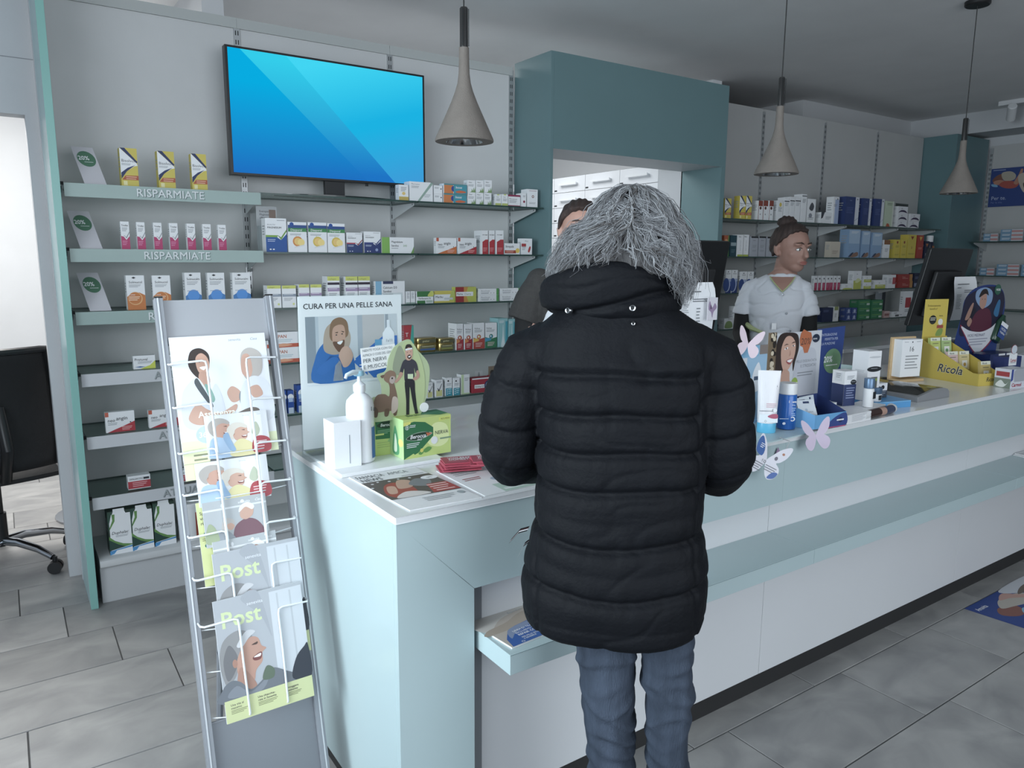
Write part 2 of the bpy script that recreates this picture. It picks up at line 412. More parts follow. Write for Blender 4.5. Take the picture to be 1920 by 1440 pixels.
# drawer cabinet in the dispensary: white fronts with bar handles
dc = empty('drawer_cabinet', (0, 0, 0), label='white wall of pharmacy drawers with bar handles seen through the portal', cat='cabinet')
DW = mat('#e3e6ea', .35)
MB().box(4.005, 3.99, 0, 4.5, 6.45, 2.14, mat('#6e7276', .6)).build('body', dc)
ys = [3.99+.41*i for i in range(7)]
for i in range(6):
    for j in range(17):
        z1 = 2.135-j*.1245; z0 = z1-.121
        if z0 < 0.02: break
        fr = MB().box(3.985, ys[i]+.002, z0, 4.006, ys[i+1]-.002, z1, DW).build('drawer', dc)
        h = MB(); yc = (ys[i]+ys[i+1])/2; zc = z0+.062
        h.box(3.958, yc-.115, zc-.008, 3.966, yc+.115, zc+.010, mat('#eef1f4', .25)); h.box(3.966, yc-.11, zc-.004, 3.985, yc-.10, zc+.006, DW); h.box(3.966, yc+.10, zc-.004, 3.985, yc+.11, zc+.006, DW)
        h.box(3.9843, yc+.165, zc-.05, 3.985, yc+.2, zc-.038, mat('#2b2d30', .6))
        h.build('bar_handle', fr)
SHELF={
'A':(3.475,1.742,[('bisolvon',0.446,0.065,0.154,1),('bisolvon',0.586,0.066,0.153,1),('bisolvon',0.718,0.062,0.153,1)]),
'B':(3.475,1.49,[('triofan',0.429,0.033,0.113,1),('triofan',0.488,0.032,0.112,1),('triofan',0.552,0.033,0.112,1),('triofan',0.614,0.034,0.112,1),('triofan',0.683,0.034,0.112,1),('triofan',0.748,0.035,0.112,1),('triofan',0.812,0.034,0.111,1)]),
'C':(3.475,1.24,[('solmucol',0.433,0.07,0.144,1),('solmucol',0.533,0.071,0.143,1),('solmucalm',0.662,0.067,0.154,1),('solmucalm',0.756,0.072,0.153,1),('solmucalm',0.862,0.079,0.153,1)]),
'D':(3.475,0.989,[('pretuval',0.437,0.086,0.057,1),('pretuval',0.578,0.038,0.053,1)]),
'E':(3.475,0.728,[('neoangin_red',0.314,0.112,0.087,1),('neoangin_red',0.48,0.119,0.078,1)]),
'F':(3.475,0.468,[('dafalgan',0.38,0.089,0.059,1),('dafalgan',0.575,0.075,0.053,1)]),
'G':(3.475,0.2,[('duphalac',0.289,0.087,0.189,1),('duphalac',0.376,0.085,0.189,1),('duphalac',0.465,0.086,0.194,1)]),
'1':(3.475,1.745,[('syrup_gold',1.682,0.053,0.078,1),('big_diag',1.741,0.133,0.097,1),('white_small',1.88,0.05,0.043,2),('orange_teal',1.936,0.138,0.049,2),('grass',2.081,0.049,0.062,2),('grass',2.133,0.047,0.063,2),('grass',2.183,0.047,0.065,2),('lime_small',2.255,0.038,0.061,1),('lime_small',2.296,0.038,0.063,1),('crimson',2.338,0.082,0.063,1),('white_dot',2.427,0.029,0.075,1),('white_dot_big',2.463,0.073,0.099,1)]),
'2':(3.475,1.485,[('mag_sport',1.015,0.097,0.152,1),('diasporal_orange',1.116,0.088,0.138,1),('diasporal_lemon',1.211,0.09,0.139,1),('diasporal_lemon',1.304,0.088,0.137,1),('mag_red',1.401,0.082,0.097,1),('mag_blue',1.492,0.087,0.104,1),('sandoz_green',1.584,0.176,0.079,1),('neoangin_orange',1.889,0.121,0.082,1),('neoangin_red',2.017,0.116,0.084,1),('neo_slim',2.166,0.041,0.126,1),('neo_slim',2.214,0.038,0.127,1),('neo_slim',2.259,0.049,0.129,1),('strepsils',2.315,0.104,0.061,1),('redcap',2.429,0.073,0.089,1)]),
'3':(3.475,1.23,[('lime_top_grey',1.01,0.064,0.104,1),('lime_top_grey',1.078,0.065,0.103,1),('lime_top_violet',1.156,0.051,0.107,1),('lime_top_violet',1.212,0.055,0.106,1),('lime_tall',1.295,0.061,0.143,1),('lime_tall',1.386,0.063,0.142,1),('lime_tall',1.452,0.064,0.142,1),('calcium',1.544,0.161,0.117,1),('white_slim',1.71,0.024,0.064,1),('white_slim',1.737,0.027,0.064,1),('verbucare',1.771,0.096,0.063,1),('merbu_yellow',1.873,0.125,0.063,1),('merbu_cherry',2.002,0.13,0.081,1),('white_green',2.149,0.128,0.035,2),('white_green',2.288,0.137,0.035,2)]),
'4':(3.475,0.973,[('iopan',0.997,0.15,0.072,2),('red_teal',1.695,0.055,0.147,1),('gold_tin',1.77,0.123,0.075,1),('gold_tin',1.899,0.098,0.068,1),('flu_red',2.007,0.043,0.142,1),('flu_red',2.057,0.047,0.139,1),('flu_yellow',2.111,0.072,0.142,1),('flu_green',2.19,0.077,0.139,1),('teal_photo',2.274,0.064,0.16,1),('teal_photo',2.342,0.047,0.154,1)]),
'5':(3.475,0.727,[('blue_water',1.046,0.03,0.114,1),('blue_water',1.081,0.031,0.111,1),('blue_water_tall',1.128,0.044,0.132,1),('check_yellow',1.823,0.035,0.084,1),('check_yellow',1.874,0.045,0.094,1),('white_teal',1.939,0.04,0.1,1),('white_teal',1.985,0.04,0.096,1),('mint',2.035,0.054,0.109,1),('red_cool',2.103,0.129,0.082,1),('red_cool_small',2.24,0.061,0.083,1)]),
'R1':(3.47,1.742,[('bisolvon_s',4.099,0.065,0.132,1),('bisolvon',4.256,0.062,0.157,1),('bisolvon',4.323,0.062,0.16,1),('brown_top',4.458,0.047,0.134,1),('brown_top',4.51,0.053,0.137,1),('brown_top',4.569,0.048,0.139,1),('white_yellowdot',4.671,0.061,0.145,1),('plain_white',4.742,0.056,0.17,1),('plain_white',4.804,0.056,0.177,1),('plain_white',4.866,0.063,0.18,1),('plain_white_big',4.941,0.058,0.203,1),('patterned',5.022,0.099,0.174,1),('patterned_small',5.2,0.144,0.084,1),('white_blue_tall',5.342,0.077,0.205,1),('navy_big',5.497,0.189,0.215,1),('navy_big',5.74,0.128,0.213,1),('navy_big',5.915,0.133,0.218,1),('green_leafy',6.074,0.128,0.208,1),('tray_pack',6.267,0.15,0.058,3),('tray_pack',6.462,0.155,0.06,2)]),
'R2':(3.47,1.487,[('orange_green',4.113,0.055,0.142,1),('dark_teal',4.178,0.067,0.144,1),('white_lime_foot',4.25,0.056,0.149,1),('white_lime_foot',4.318,0.057,0.151,1),('silver_box',4.393,0.076,0.141,1),('silver_box',4.481,0.077,0.143,1),('silver_box',4.57,0.085,0.142,1),('silver_box',4.667,0.086,0.144,1),('tan_box',5.352,0.128,0.122,1),('iceblue_big',5.582,0.155,0.222,1),('iceblue_big',5.77,0.115,0.214,1),('iceblue_big',5.917,0.142,0.205,1),('white_flap',6.092,0.089,0.148,1),('yellow_box',6.263,0.083,0.155,1),('yellow_box',6.363,0.085,0.157,1),('yellow_box_big',6.467,0.139,0.2,1),('red_tall',6.624,0.098,0.199,1),('dark_slim',6.749,0.072,0.151,1)]),
'R3':(3.47,1.235,[('blue_gradient',4.148,0.056,0.16,1),('blue_gradient',4.215,0.056,0.16,1),('blue_gradient',4.312,0.063,0.148,1),('blue_gradient',4.387,0.058,0.148,1),('pink_tube',5.177,0.034,0.112,1),('pink_tube',5.225,0.035,0.112,1),('pink_tube',5.273,0.035,0.112,1),('pink_tube',5.322,0.042,0.111,1),('pink_tube',5.372,0.043,0.111,1),('pink_tube',5.429,0.036,0.11,1),('pink_tube',5.479,0.036,0.11,1),('white_flat',5.546,0.126,0.046,1),('white_lime',5.687,0.114,0.147,1),('white_lime_half',5.838,0.109,0.054,2),('white_lime_half',6.008,0.154,0.071,1),('white_redside',6.196,0.125,0.113,1),('redgold',6.362,0.234,0.058,2),('navy_small',6.621,0.089,0.125,1),('navy_small',6.728,0.091,0.124,1)]),
'R4':(3.47,0.985,[('green_white',4.158,0.096,0.074,1),('white_green_slim',4.258,0.052,0.157,1),('navy_wide',5.298,0.143,0.112,1),('white_lime_slim',5.454,0.073,0.117,1),('blue_square',5.632,0.068,0.051,2),('blue_square',5.707,0.069,0.05,2),('green_pack',5.797,0.172,0.054,3),('green_pack',5.985,0.17,0.052,3),('pink_small',6.187,0.084,0.058,1),('white_label',6.314,0.172,0.048,1),('white_redpanel',6.473,0.15,0.219,1)])}
# ================================================================ boxed products on the shelves
K = '#33373c'; G1 = '#8a8f94'; NAVY = '#1f3060'; W = '#e6e8ea'
def neo(c):
    return [('r',0,.78,.12,1,'#c2593f'),('t','neo',.07,.52,.16,K,.3,.01,.1),('t','angin',.36,.58,.18,K,.45,.01,.1),('l',.08,.44,.4,.07,2,G1),
            ('p',[(.05,0),(1,0),(1,.48),(.6,.27),(.3,.13)],c),('l',.55,.22,.9,.07,3,'#e8b9b4'),('e',.85,.44,.03,.03,K)]
def diasp(f):
    return [('r',0,.80,1,.90,'#2e4e8c'),('e',.2,.92,.07,.07,'#1f4f9c'),('r',0,.68,1,.80,'#3c8a4c'),('t','Diasporal',.12,.705,.075,W,.75,.01,.1),('l',.1,.6,.7,.035,2,G1),
            ('e',.5,.36,.17,.17,f),('e',.5,.36,.12,.12,'#e9c36a'),('e',.68,.33,.12,.12,'#f0d67c'),('p',[(.3,.14),(.85,.22),(.86,.26),(.31,.18)],'#d9dadc'),('t','C',.4,.52,.04,'#4d8a3a')]
def magn(a, b, c, t2):
    return [('t','MAGNESIUM',.08,.70,.055,K,.78,.02,.1),('t','BIOACTIV',.08,.79,.04,G1,.5),('l',.55,.93,.92,.04,1,G1),('r',0,.42,.55,.5,a),
            ('p',[(0,0),(1,0),(1,.55),(.72,.36),(.52,.44),(0,.44)],b),('p',[(.5,.5),(.58,.5),(.72,.36),(1,.62),(1,.68),(.72,.44)],c),('l',.08,.36,.45,.05,2,'#b9c4da'),('e',.2,.08,.03,.02,W),('e',.35,.08,.03,.02,W)]
def limetop(c, dark=False):
    q = [('r',0,.86,1,1,'#c9cf5e'),('t','collagen',.1,.89,.06,'#7c8330',.8),('r',0,.5,1,.62,c),('l',.1,.58,.8,.04,1,W),('l',.1,.42,.75,.05,3,G1),('e',.8,.16,.05,.05,'#d5dc84')]
    if dark: q.append(('r',0,.72,1,.8,'#3a3140'))
    return q
def flu(c1, c2):
    return [('t','FluStop',.1,.76,.06,K,.75),('l',.1,.7,.8,.05,2,G1),('p',[(0,0),(1,0),(1,.42),(.5,.36),(0,.44)],c1),('p',[(0,.4),(0,.25),(.5,.3),(.5,.4)],c2),('e',.5,.46,.09,.09,c1),('e',.5,.46,.06,.06,c2),('e',.47,.47,.03,.04,W),('l',.2,.2,.8,.06,3,'#e9d0cc')]
BIS = [('r',0,0,1,1,'#cdbb3c'),('p',[(0,1),(.12,.95),(.95,.62),(1,.56),(.8,.54),(0,.30)],W),('p',[(.02,1),(.3,1),(1,.66),(.95,.62)],NAVY),('p',[(.85,.57),(.4,.49),(.02,.36),(.02,.20),(.35,.40)],NAVY),
       ('t','Bisolvon',.07,.64,.075,K,.85,.005),('l',.07,.59,.6,.03,2,G1),('p',[(.25,.29),(1,.30),(1,.18),(.05,.18)],'#b0502c'),('l',.28,.25,.9,.05,2,'#e2b896'),('r',.12,.04,.34,.15,'#e3dca0')]
DES = {
'bisolvon': ('cough_syrup_box','yellow box with navy diagonal bands','#cdbb3c',.05,BIS),
'bisolvon_s': ('cough_syrup_box','small yellow box with navy bands beside the portal','#cdbb3c',.05,BIS),
'triofan': ('nasal_spray_box','slim white box with pink lower half',W,.032,[('t','Triofan',.12,.83,.07,K,.76,.01),('l',.15,.76,.8,.05,3,G1),('p',[(0,0),(1,0),(1,.48),(.6,.34),(.3,.46),(0,.48)],'#b8336a'),('p',[(.3,.5),(.4,.5),(.62,.39),(1,.6),(1,.65),(.6,.44)],'#8b8f94'),('l',.12,.28,.7,.06,3,'#d98bb0')]),
'solmucol': ('effervescent_tablet_box','white box with orange swirl',W,.045,[('p',[(.3,.93),(.42,.96),(.54,.93),(.42,.90)],K),('t','Solmucol',.14,.77,.07,K,.75,.008),('l',.14,.72,.8,.03,3,G1),('p',[(0,0),(1,0),(1,.42),(.7,.5),(.3,.5),(0,.38)],'#c8752f'),('e',.45,.33,.19,.19,'#dba76b'),('e',.43,.34,.17,.17,'#c8752f'),('t','Tosse',.1,.42,.05,W,.4),('l',.1,.37,.7,.045,3,'#f0dcc4')]),
'solmucalm': ('cough_tablet_box','white box with blue swirl',W,.045,[('p',[(.25,.93),(.37,.96),(.5,.93),(.37,.90)],K),('t','Solmucalm',.12,.79,.065,K,.8,.008),('l',.12,.73,.8,.035,3,G1),('p',[(0,0),(1,0),(1,.36),(.7,.44),(.3,.44),(0,.34)],'#3f7fc0'),('e',.5,.36,.16,.16,'#4d93dd'),('l',.12,.48,.8,.035,1,'#7a93b8')]),
'pretuval': ('cold_tablet_box','flat white box with yellow-green wave',W,.03,[('t','Pretuval',.06,.62,.2,K,.6,.01),('l',.2,.52,.85,.1,2,G1),('p',[(.3,0),(1,0),(1,.6),(.75,.25),(.5,.12)],'#c9d236'),('p',[(.05,.16),(.3,.1),(.55,.14),(.3,.2)],'#3b6da5')]),
'neoangin_red': ('throat_tablet_box','white box with red wave and slanted lettering',W,.03,neo('#b42f3a')),
'neoangin_orange': ('throat_tablet_box','white box with orange wave and slanted lettering',W,.03,neo('#cf6f33')),
'neo_slim': ('throat_spray_box','tall slim white box with a red field',W,.08,[('t','neo-angin',.1,.8,.05,K,.8,.01,.1),('p',[(.1,0),(1,0),(1,.62),(.6,.62),(.1,.52)],'#b42f3a'),('l',.2,.25,.85,.06,3,'#dd9a9c')]),
'dafalgan': ('pain_tablet_box','flat white and red tablet box',W,.045,[('t','DAFALGAN DOLO',.06,.7,.15,K,.65,.01),('r',.7,.68,.95,.84,K),('r',0,.05,1,.6,'#b63a44'),('l',.2,.45,.85,.13,3,'#e5b3b5')]),
'duphalac': ('laxative_syrup_carton','open-topped white carton with green sweep and blue foot',W,.09,[('p',[(0,1),(.2,1),(.05,.72),(.05,.60),(0,.56)],'#2f4f42'),('p',[(.18,.95),(.32,.95),(.3,.78),(.05,.58),(.06,.64),(.2,.80)],'#5f8f45'),('p',[(0,.1),(1,.17),(1,.19),(.6,.23),(.25,.32),(0,.44)],'#5f8f45'),('p',[(0,.1),(.72,.15),(.4,.22),(0,.36)],'#25463d'),('p',[(0,0),(1,.10),(1,.16),(0,.09)],'#3f8fc8'),('p',[(.15,0),(1,0),(1,.12),(.3,.09)],W),('t','Duphalac',.12,.47,.07,K,.75,.008,.25),('l',.3,.43,.85,.025,2,G1)]),
'syrup_gold': ('syrup_box','white syrup box with golden foot',W,.04,[('r',0,0,1,.25,'#c4a94a'),('l',.2,.8,.8,.1,3,G1),('e',.5,.45,.12,.1,'#e3c46a')]),
'big_diag': ('ointment_box','wide white box with grey-green diagonal band',W,.06,[('p',[(.32,0),(.42,0),(1,.92),(1,1),(.92,1)],'#8fa99c'),('t','Pharmaton',.08,.84,.08,G1,.5),('l',.08,.75,.4,.06,2,G1),('l',.62,.36,.9,.06,3,'#a6acb0')]),
'white_small': ('tablet_box','small plain white tablet box with tiny print',W,.05,[('l',.1,.75,.6,.12,2,G1),('e',.85,.6,.08,.08,K)]),
'orange_teal': ('vitamin_box','orange and teal vitamin box',W,.05,[('r',0,0,.4,1,'#cf7a3c'),('e',.42,.5,.3,.3,'#3a4a94'),('r',.42,0,1,1,'#3b97a8'),('t','boost',.5,.55,.25,W,.4,.02,.2),('b',[(.5,.2),(.7,.35),(.95,.25),(.9,.12),(.6,.08)],'#d3683a'),('r',0,.86,1,1,'#4b8f96')]),
'grass': ('drops_box','white box with green grass motif',W,.04,[('t','Natur',.15,.78,.1,K,.6),('l',.1,.6,.8,.1,2,G1),('p',[(.3,0),(1,0),(1,.5),(.9,.15),(.8,.42),(.7,.1),(.55,.3),(.5,.08)],'#7c9c62')]),
'lime_small': ('drops_box','white box with lime foot',W,.04,[('r',0,0,1,.22,'#b9c468'),('t','bio',.2,.7,.14,G1,.5),('l',.15,.55,.85,.12,2,G1),('r',.3,.9,.7,1,'#c9d37a')]),
'crimson': ('tablet_box','white box with crimson bands',W,.04,[('r',0,.85,1,1,'#8f2b50'),('r',0,0,1,.1,'#8f2b50'),('t','Menopause',.1,.58,.13,K,.8),('l',.1,.45,.7,.12,2,G1)]),
'white_dot': ('tablet_box','narrow white box with a dark red dot',W,.06,[('e',.5,.38,.09,.09,'#8f2f4a'),('l',.2,.8,.8,.08,2,G1)]),
'white_dot_big': ('tablet_box','taller white box with a brown dot at the shelf end',W,.06,[('e',.55,.6,.08,.08,'#8d5a4c'),('e',.55,.6,.04,.04,W),('l',.2,.9,.9,.05,1,'#8f2f4a'),('l',.2,.25,.8,.05,2,G1)]),
'mag_sport': ('magnesium_box','tall white and blue magnesium box with green tick',W,.06,magn('#7da83c','#23569e','#6b9a3d','')),
'diasporal_orange': ('powder_stick_box','white box with green band and orange slice',W,.04,diasp('#d88a35')),
'diasporal_lemon': ('powder_stick_box','white box with green band and lemons',W,.04,diasp('#d8b93c')),
'mag_red': ('magnesium_box','low white and navy magnesium box with red band',W,.04,magn('#b43f4c','#2d4275','#8f3340','')),
'mag_blue': ('magnesium_box','white and navy magnesium box with round seal',W,.04,magn('#3c4a86','#2b3c74','#39477f','')+[('e',.75,.15,.07,.07,'#8fa0c8')]),
'sandoz_green': ('magnesium_box','wide white box with green left end',W,.05,[('r',0,0,.24,1,'#7db24e'),('t','Magnésium',.29,.66,.13,K,.5,.01),('t','Sandoz',.29,.42,.13,K,.33,.01),('t','243',.66,.42,.13,'#6a9a5a',.2),('l',.29,.3,.5,.08,1,G1),('p',[(1,0),(.9,0),(.96,.25),(1,.45)],'#6e9a52')]),
'strepsils': ('throat_lozenge_box','low white lozenge box with red band and lemon',W,.04,[('t','Strepsils',.06,.62,.2,K,.6,.01),('r',.02,.1,.75,.38,'#a5402f'),('e',.85,.35,.22,.22,'#e2c24b'),('l',.1,.3,.6,.12,2,'#e8b0a0')]),
'redcap': ('capsule_box','white box with red band and a capsule',W,.04,[('r',0,.5,.42,.68,'#ab3a3c'),('t','Akut',.3,.8,.1,G1,.6),('b',[(.6,.2),(.75,.5),(.88,.45),(.75,.15)],'#b03a3a'),('l',.05,.45,.4,.08,3,G1)]),
'lime_top_grey': ('hair_capsule_box','white box with lime top and grey-blue band',W,.06,limetop('#8e99a8')),
'lime_top_violet': ('hair_capsule_box','white box with lime top and violet band',W,.06,limetop('#a890b4')),
'lime_tall': ('hair_capsule_box','tall white box with lime top and black band',W,.07,limetop('#a48fb2', True)),
'calcium': ('calcium_box','wide white calcium box with blue left side',W,.05,[('r',0,0,.2,1,'#7fb4d3'),('r',.25,.88,.6,1,'#39405f'),('t','Calcium D3',.25,.68,.1,K,.5,.01),('t','Sandoz',.25,.52,.1,K,.3,.01),('t','500/1000',.25,.38,.09,G1,.4),('l',.25,.28,.6,.06,2,G1)]),
'white_slim': ('blister_box','narrow white box standing on end',W,.05,[('l',.2,.85,.8,.1,5,G1),('r',0,0,1,.12,'#9ab0a6')]),
'verbucare': ('throat_tablet_box','dark green and white box',W,.04,[('r',0,.55,1,1,'#3f7a45'),('b',[(.65,.6),(.85,1),(1,.95),(1,.6)],'#c9cf5e'),('t','Verbucare N',.08,.34,.16,K,.75,.01),('r',0,0,.5,.24,'#3f7a45'),('r',.55,.06,.95,.26,'#a9bcae')]),
'merbu_yellow': ('throat_tablet_box','yellow and white box',W,.04,[('r',0,.7,1,1,'#cfc04a'),('t','Merbu',.08,.4,.2,K,.4,.01),('b',[(.75,.1),(.85,.9),(1,.9),(1,.1)],'#b9c25a'),('r',.5,.25,.92,.42,'#c6ccce'),('r',0,0,1,.15,'#cfc04a')]),
'merbu_cherry': ('throat_tablet_box','red and yellow-green cherry lozenge box','#b9c04a',.04,[('r',0,0,.4,1,'#9c2f34'),('p',[(.4,0),(.62,0),(.5,.5),(.6,1),(.4,1)],'#c98f3c'),('r',.03,.4,.85,.68,W),('t','Merbu',.06,.48,.13,K,.33,.01),('t','Cherry',.42,.48,.13,'#7e8a3c',.4)]),
'white_green': ('bronchial_tablet_box','flat white box with green right end',W,.04,[('r',.88,0,1,1,'#4f9a4c'),('t','Bronchosan',.1,.55,.25,G1,.5),('e',.6,.3,.06,.06,K),('e',.75,.3,.06,.06,K),('l',.1,.35,.5,.15,2,G1)]),
'iopan': ('antacid_box','wide white box with orange-red foot',W,.07,[('t','RIOPAN',.1,.62,.22,'#b8633c',.6,.02),('l',.1,.48,.8,.1,2,'#a9c4cc'),('r',0,0,1,.24,'#c2563a'),('b',[(.2,.1),(.5,.26),(.8,.14),(.5,.05)],'#e0a07a')]),
'red_teal': ('heat_plaster_box','red and teal box half behind the poster stand','#b23a42',.03,[('p',[(.5,0),(1,0),(1,1),(.8,1),(.6,.4)],'#3fa99a'),('t','T',.1,.6,.15,W),('l',.1,.4,.5,.08,3,'#e3a9ab')]),
'flu_red': ('flu_powder_box','white box with red foot and round seal',W,.09,flu('#a8323c','#d98b4a')),
'flu_yellow': ('flu_powder_box','wider white box with red and yellow foot',W,.07,flu('#b0463c','#dbb44a')),
'flu_green': ('flu_powder_box','wider white box with green foot',W,.07,flu('#2f7a52','#3f9ac0')),
'teal_photo': ('mouthwash_box','teal box with a pale figure','#8fc0c4',.09,[('b',[(.3,0),(.45,.4),(.5,.8),(.58,.4),(.7,0)],'#d5e3e6'),('r',.75,.1,1,.9,'#3b9fb0'),('l',.1,.9,.6,.05,2,W)]),
'blue_water': ('nasal_rinse_box','slim blue box with pale label','#2450a0',.05,[('e',.5,.72,.13,.13,W),('r',.15,.5,.85,.68,'#a9c0e0'),('r',.1,0,.9,.25,'#b9c9d8')]),
'blue_water_tall': ('nasal_rinse_box','taller blue box with pale label','#2450a0',.05,[('e',.5,.72,.13,.13,W),('r',.15,.5,.85,.68,'#a9c0e0'),('r',.1,0,.9,.25,'#b9c9d8'),('l',.2,.45,.8,.05,2,W)]),
'check_yellow': ('allergy_spray_box','white box with black tick and yellow foot',W,.05,[('r',.1,.05,.9,.4,'#cfcf86'),('p',[(.25,.5),(.45,.3),(.9,.75),(.85,.78),(.46,.42),(.3,.54)],K),('l',.15,.9,.8,.07,2,G1)]),
'white_teal': ('eye_drops_box','white and teal box with dots',W,.04,[('r',0,0,1,.42,'#2f97ac'),('e',.25,.33,.03,.03,W),('e',.25,.22,.03,.03,W),('e',.25,.11,.03,.03,W),('l',.4,.34,.9,.11,3,'#bfe0e6'),('e',.4,.82,.05,.05,K),('l',.15,.65,.85,.07,2,G1)]),
'mint': ('gel_box','pale mint and white box',W,.05,[('r',0,0,.3,1,'#c5dba9'),('l',.4,.8,.9,.06,3,G1),('r',.3,0,1,.06,'#c5dba9')]),
'red_cool': ('gel_plaster_box','red box with white label and navy globe','#a92f40',.06,[('r',.12,.3,.62,.55,W),('t','Sanadog ICE',.15,.38,.1,K,.44,.01),('e',.85,.45,.36,.36,NAVY),('e',.85,.45,.28,.28,'#8d98b8'),('r',0,.92,1,1,W)]),
'red_cool_small': ('gel_plaster_box','small red box with navy arc','#a92f40',.06,[('e',.9,.45,.36,.36,NAVY),('e',.9,.45,.26,.26,'#8d98b8'),('l',.1,.75,.6,.08,2,W)]),
'brown_top': ('herbal_drops_box','slim white box with rust-brown top',W,.06,[('r',0,.72,1,1,'#8a3f30'),('e',.5,.62,.08,.08,'#5a3028'),('r',.0,.0,.1,1,'#8a4a3a'),('e',.5,.3,.04,.04,G1)]),
'white_yellowdot': ('tablet_box','white box with a yellow spot',W,.05,[('e',.5,.8,.1,.1,'#d8c04a'),('l',.15,.65,.85,.06,4,G1)]),
'plain_white': ('cream_box','tall plain white box',W,.06,[('r',0,.82,1,.86,K),('l',.15,.75,.85,.05,3,G1)]),
'plain_white_big': ('cream_box','tallest plain white box, next to the patterned one',W,.07,[('r',0,.92,1,.95,'#44484c'),('l',.15,.8,.85,.05,3,G1)]),
'patterned': ('cream_box','white and dark patterned box',W,.05,[('b',[(.2,.6),(.5,.85),(.8,.7),(.6,.5)],'#50535a'),('e',.4,.3,.12,.1,'#8a8f98'),('l',.1,.2,.8,.06,2,G1)]),
'patterned_small': ('cream_box','low white box with a dark corner',W,.05,[('p',[(0,1),(.3,1),(.15,.5),(0,.4)],'#3b3f48'),('l',.4,.6,.9,.1,3,G1)]),
'white_blue_tall': ('lotion_box','tall white and pale blue box',W,.06,[('r',.3,0,1,.9,'#a3b4d6'),('e',.7,.92,.03,.03,K),('l',.1,.7,.6,.05,2,G1)]),
'navy_big': ('lotion_box','big navy box with a white stripe','#2c3f74',.10,[('r',.72,0,1,1,'#cfd3dc'),('e',.86,.92,.03,.03,'#4a4f5c'),('t','linea',.3,.85,.05,'#8e9ac0',.35),('l',.1,.6,.6,.06,4,'#4d5f93'),('p',[(.7,.12),(1,.26),(1,.28),(.7,.14)],'#8f97ad')]),
'green_leafy': ('lotion_box','pale green and white box with an orange spot','#b9c8ae',.05,[('l',.2,.9,.8,.05,2,'#6d7f63'),('p',[(.2,0),(.7,0),(.55,.12),(.3,.14)],'#b5552c'),('r',.85,0,1,1,'#cfd6ca')]),
'tray_pack': ('tissue_pack','small white pack with a dark wave','#d9dade',.08,[('b',[(.05,.1),(.3,.45),(.7,.45),(.95,.1),(.6,.2),(.3,.2)],'#3a2f50'),('t','soft',.3,.62,.2,K,.35)]),
'orange_green': ('tea_box','orange and green tea box','#b8603a',.05,[('p',[(.6,0),(1,0),(1,1),(.8,1)],'#4f8a44'),('e',.4,.75,.1,.08,'#d9a06a'),('l',.1,.5,.6,.06,4,'#dba98c')]),
'dark_teal': ('tonic_box','dark teal box with pale label','#1d4450',.06,[('r',.1,.5,.95,.66,'#8fa3a8'),('l',.2,.3,.8,.06,3,'#5f8088')]),
'white_lime_foot': ('tonic_box','slim white box with lime foot',W,.05,[('r',0,0,1,.09,'#a8b83c'),('t','Rillus',.12,.88,.06,K,.7),('l',.4,.7,.6,.06,8,'#b3b7bb')]),
'silver_box': ('supplement_box','grey box with black top edge','#a9adb6',.06,[('r',0,.92,1,1,'#26282c'),('t','Burner',.3,.78,.05,K,.5),('l',.2,.55,.8,.05,3,G1),('l',.2,.3,.8,.05,2,G1)]),
'tan_box': ('supplement_box','cream box beside the blurred head','#c9bfae',.05,[('l',.2,.4,.8,.08,3,'#a08f80')]),
'iceblue_big': ('foot_cream_box','large ice-blue box with a foot photo','#86a6c8',.08,[('r',.02,.5,.98,.97,'#a3bdd6'),('l',.2,.92,.85,.03,3,W),('b',[(.2,.02),(.45,.14),(.85,.2),(.9,.08),(.6,.02)],'#8c6a58'),('b',[(.05,.02),(.3,.16),(.5,.18),(.3,.06)],'#2f3f5c')]),
'white_flap': ('sample_box','white box with brown flap',W,.05,[('r',0,.75,1,1,'#8a5a34'),('l',.2,.5,.8,.07,3,G1)]),
'yellow_box': ('arnica_box','yellow box with red shield','#d3bd34',.06,[('e',.5,.85,.07,.07,'#8a2f22'),('p',[(.35,.9),(.65,.9),(.5,.75)],'#8a2f22'),('l',.2,.65,.8,.06,2,'#8f8430'),('l',.15,.2,.85,.04,2,'#8f8430')]),
'yellow_box_big': ('arnica_box','larger yellow box with red shield','#d3bd34',.07,[('p',[(.3,.93),(.7,.93),(.5,.78)],'#8a2f22'),('e',.5,.45,.06,.06,'#c09a3a'),('l',.15,.2,.85,.04,2,'#8f8430')]),
'red_tall': ('arnica_box','tall red box with yellow shield','#a83a2c',.06,[('p',[(.25,.93),(.75,.93),(.5,.75)],'#d9b03c'),('l',.2,.45,.8,.05,2,'#d99a8c')]),
'dark_slim': ('shampoo_box','dark blue slim box with orange emblem','#1d2440',.05,[('p',[(.2,.85),(.8,.85),(.5,.65)],'#b5703c'),('r',.25,0,.8,.3,'#8d97a8')]),
'blue_gradient': ('toothpaste_box','white box with blue lower half and arc',W,.05,[('r',0,0,1,.3,'#2a3f7d'),('r',0,.3,1,.5,'#4c68a6'),('r',0,.5,1,.62,'#a3b3d3'),('e',.2,.35,.22,.3,'#c6d3ec'),('e',.12,.36,.2,.29,'#35508f'),('p',[(.3,.92),(.42,.95),(.54,.92),(.42,.89)],K),('t','Calmdent',.1,.82,.05,K,.7)]),
'pink_tube': ('lip_balm_box','tiny white and raspberry box',W,.03,[('r',0,0,1,.52,'#b5345c'),('e',.5,.8,.06,.06,K),('l',.2,.4,.8,.1,3,'#d57f9c')]),
'white_flat': ('soap_box','low white and lime box',W,.06,[('t','lavera',.3,.55,.2,K,.5),('b',[(0,0),(.3,.3),(1,.2),(1,0)],'#bcc45a')]),
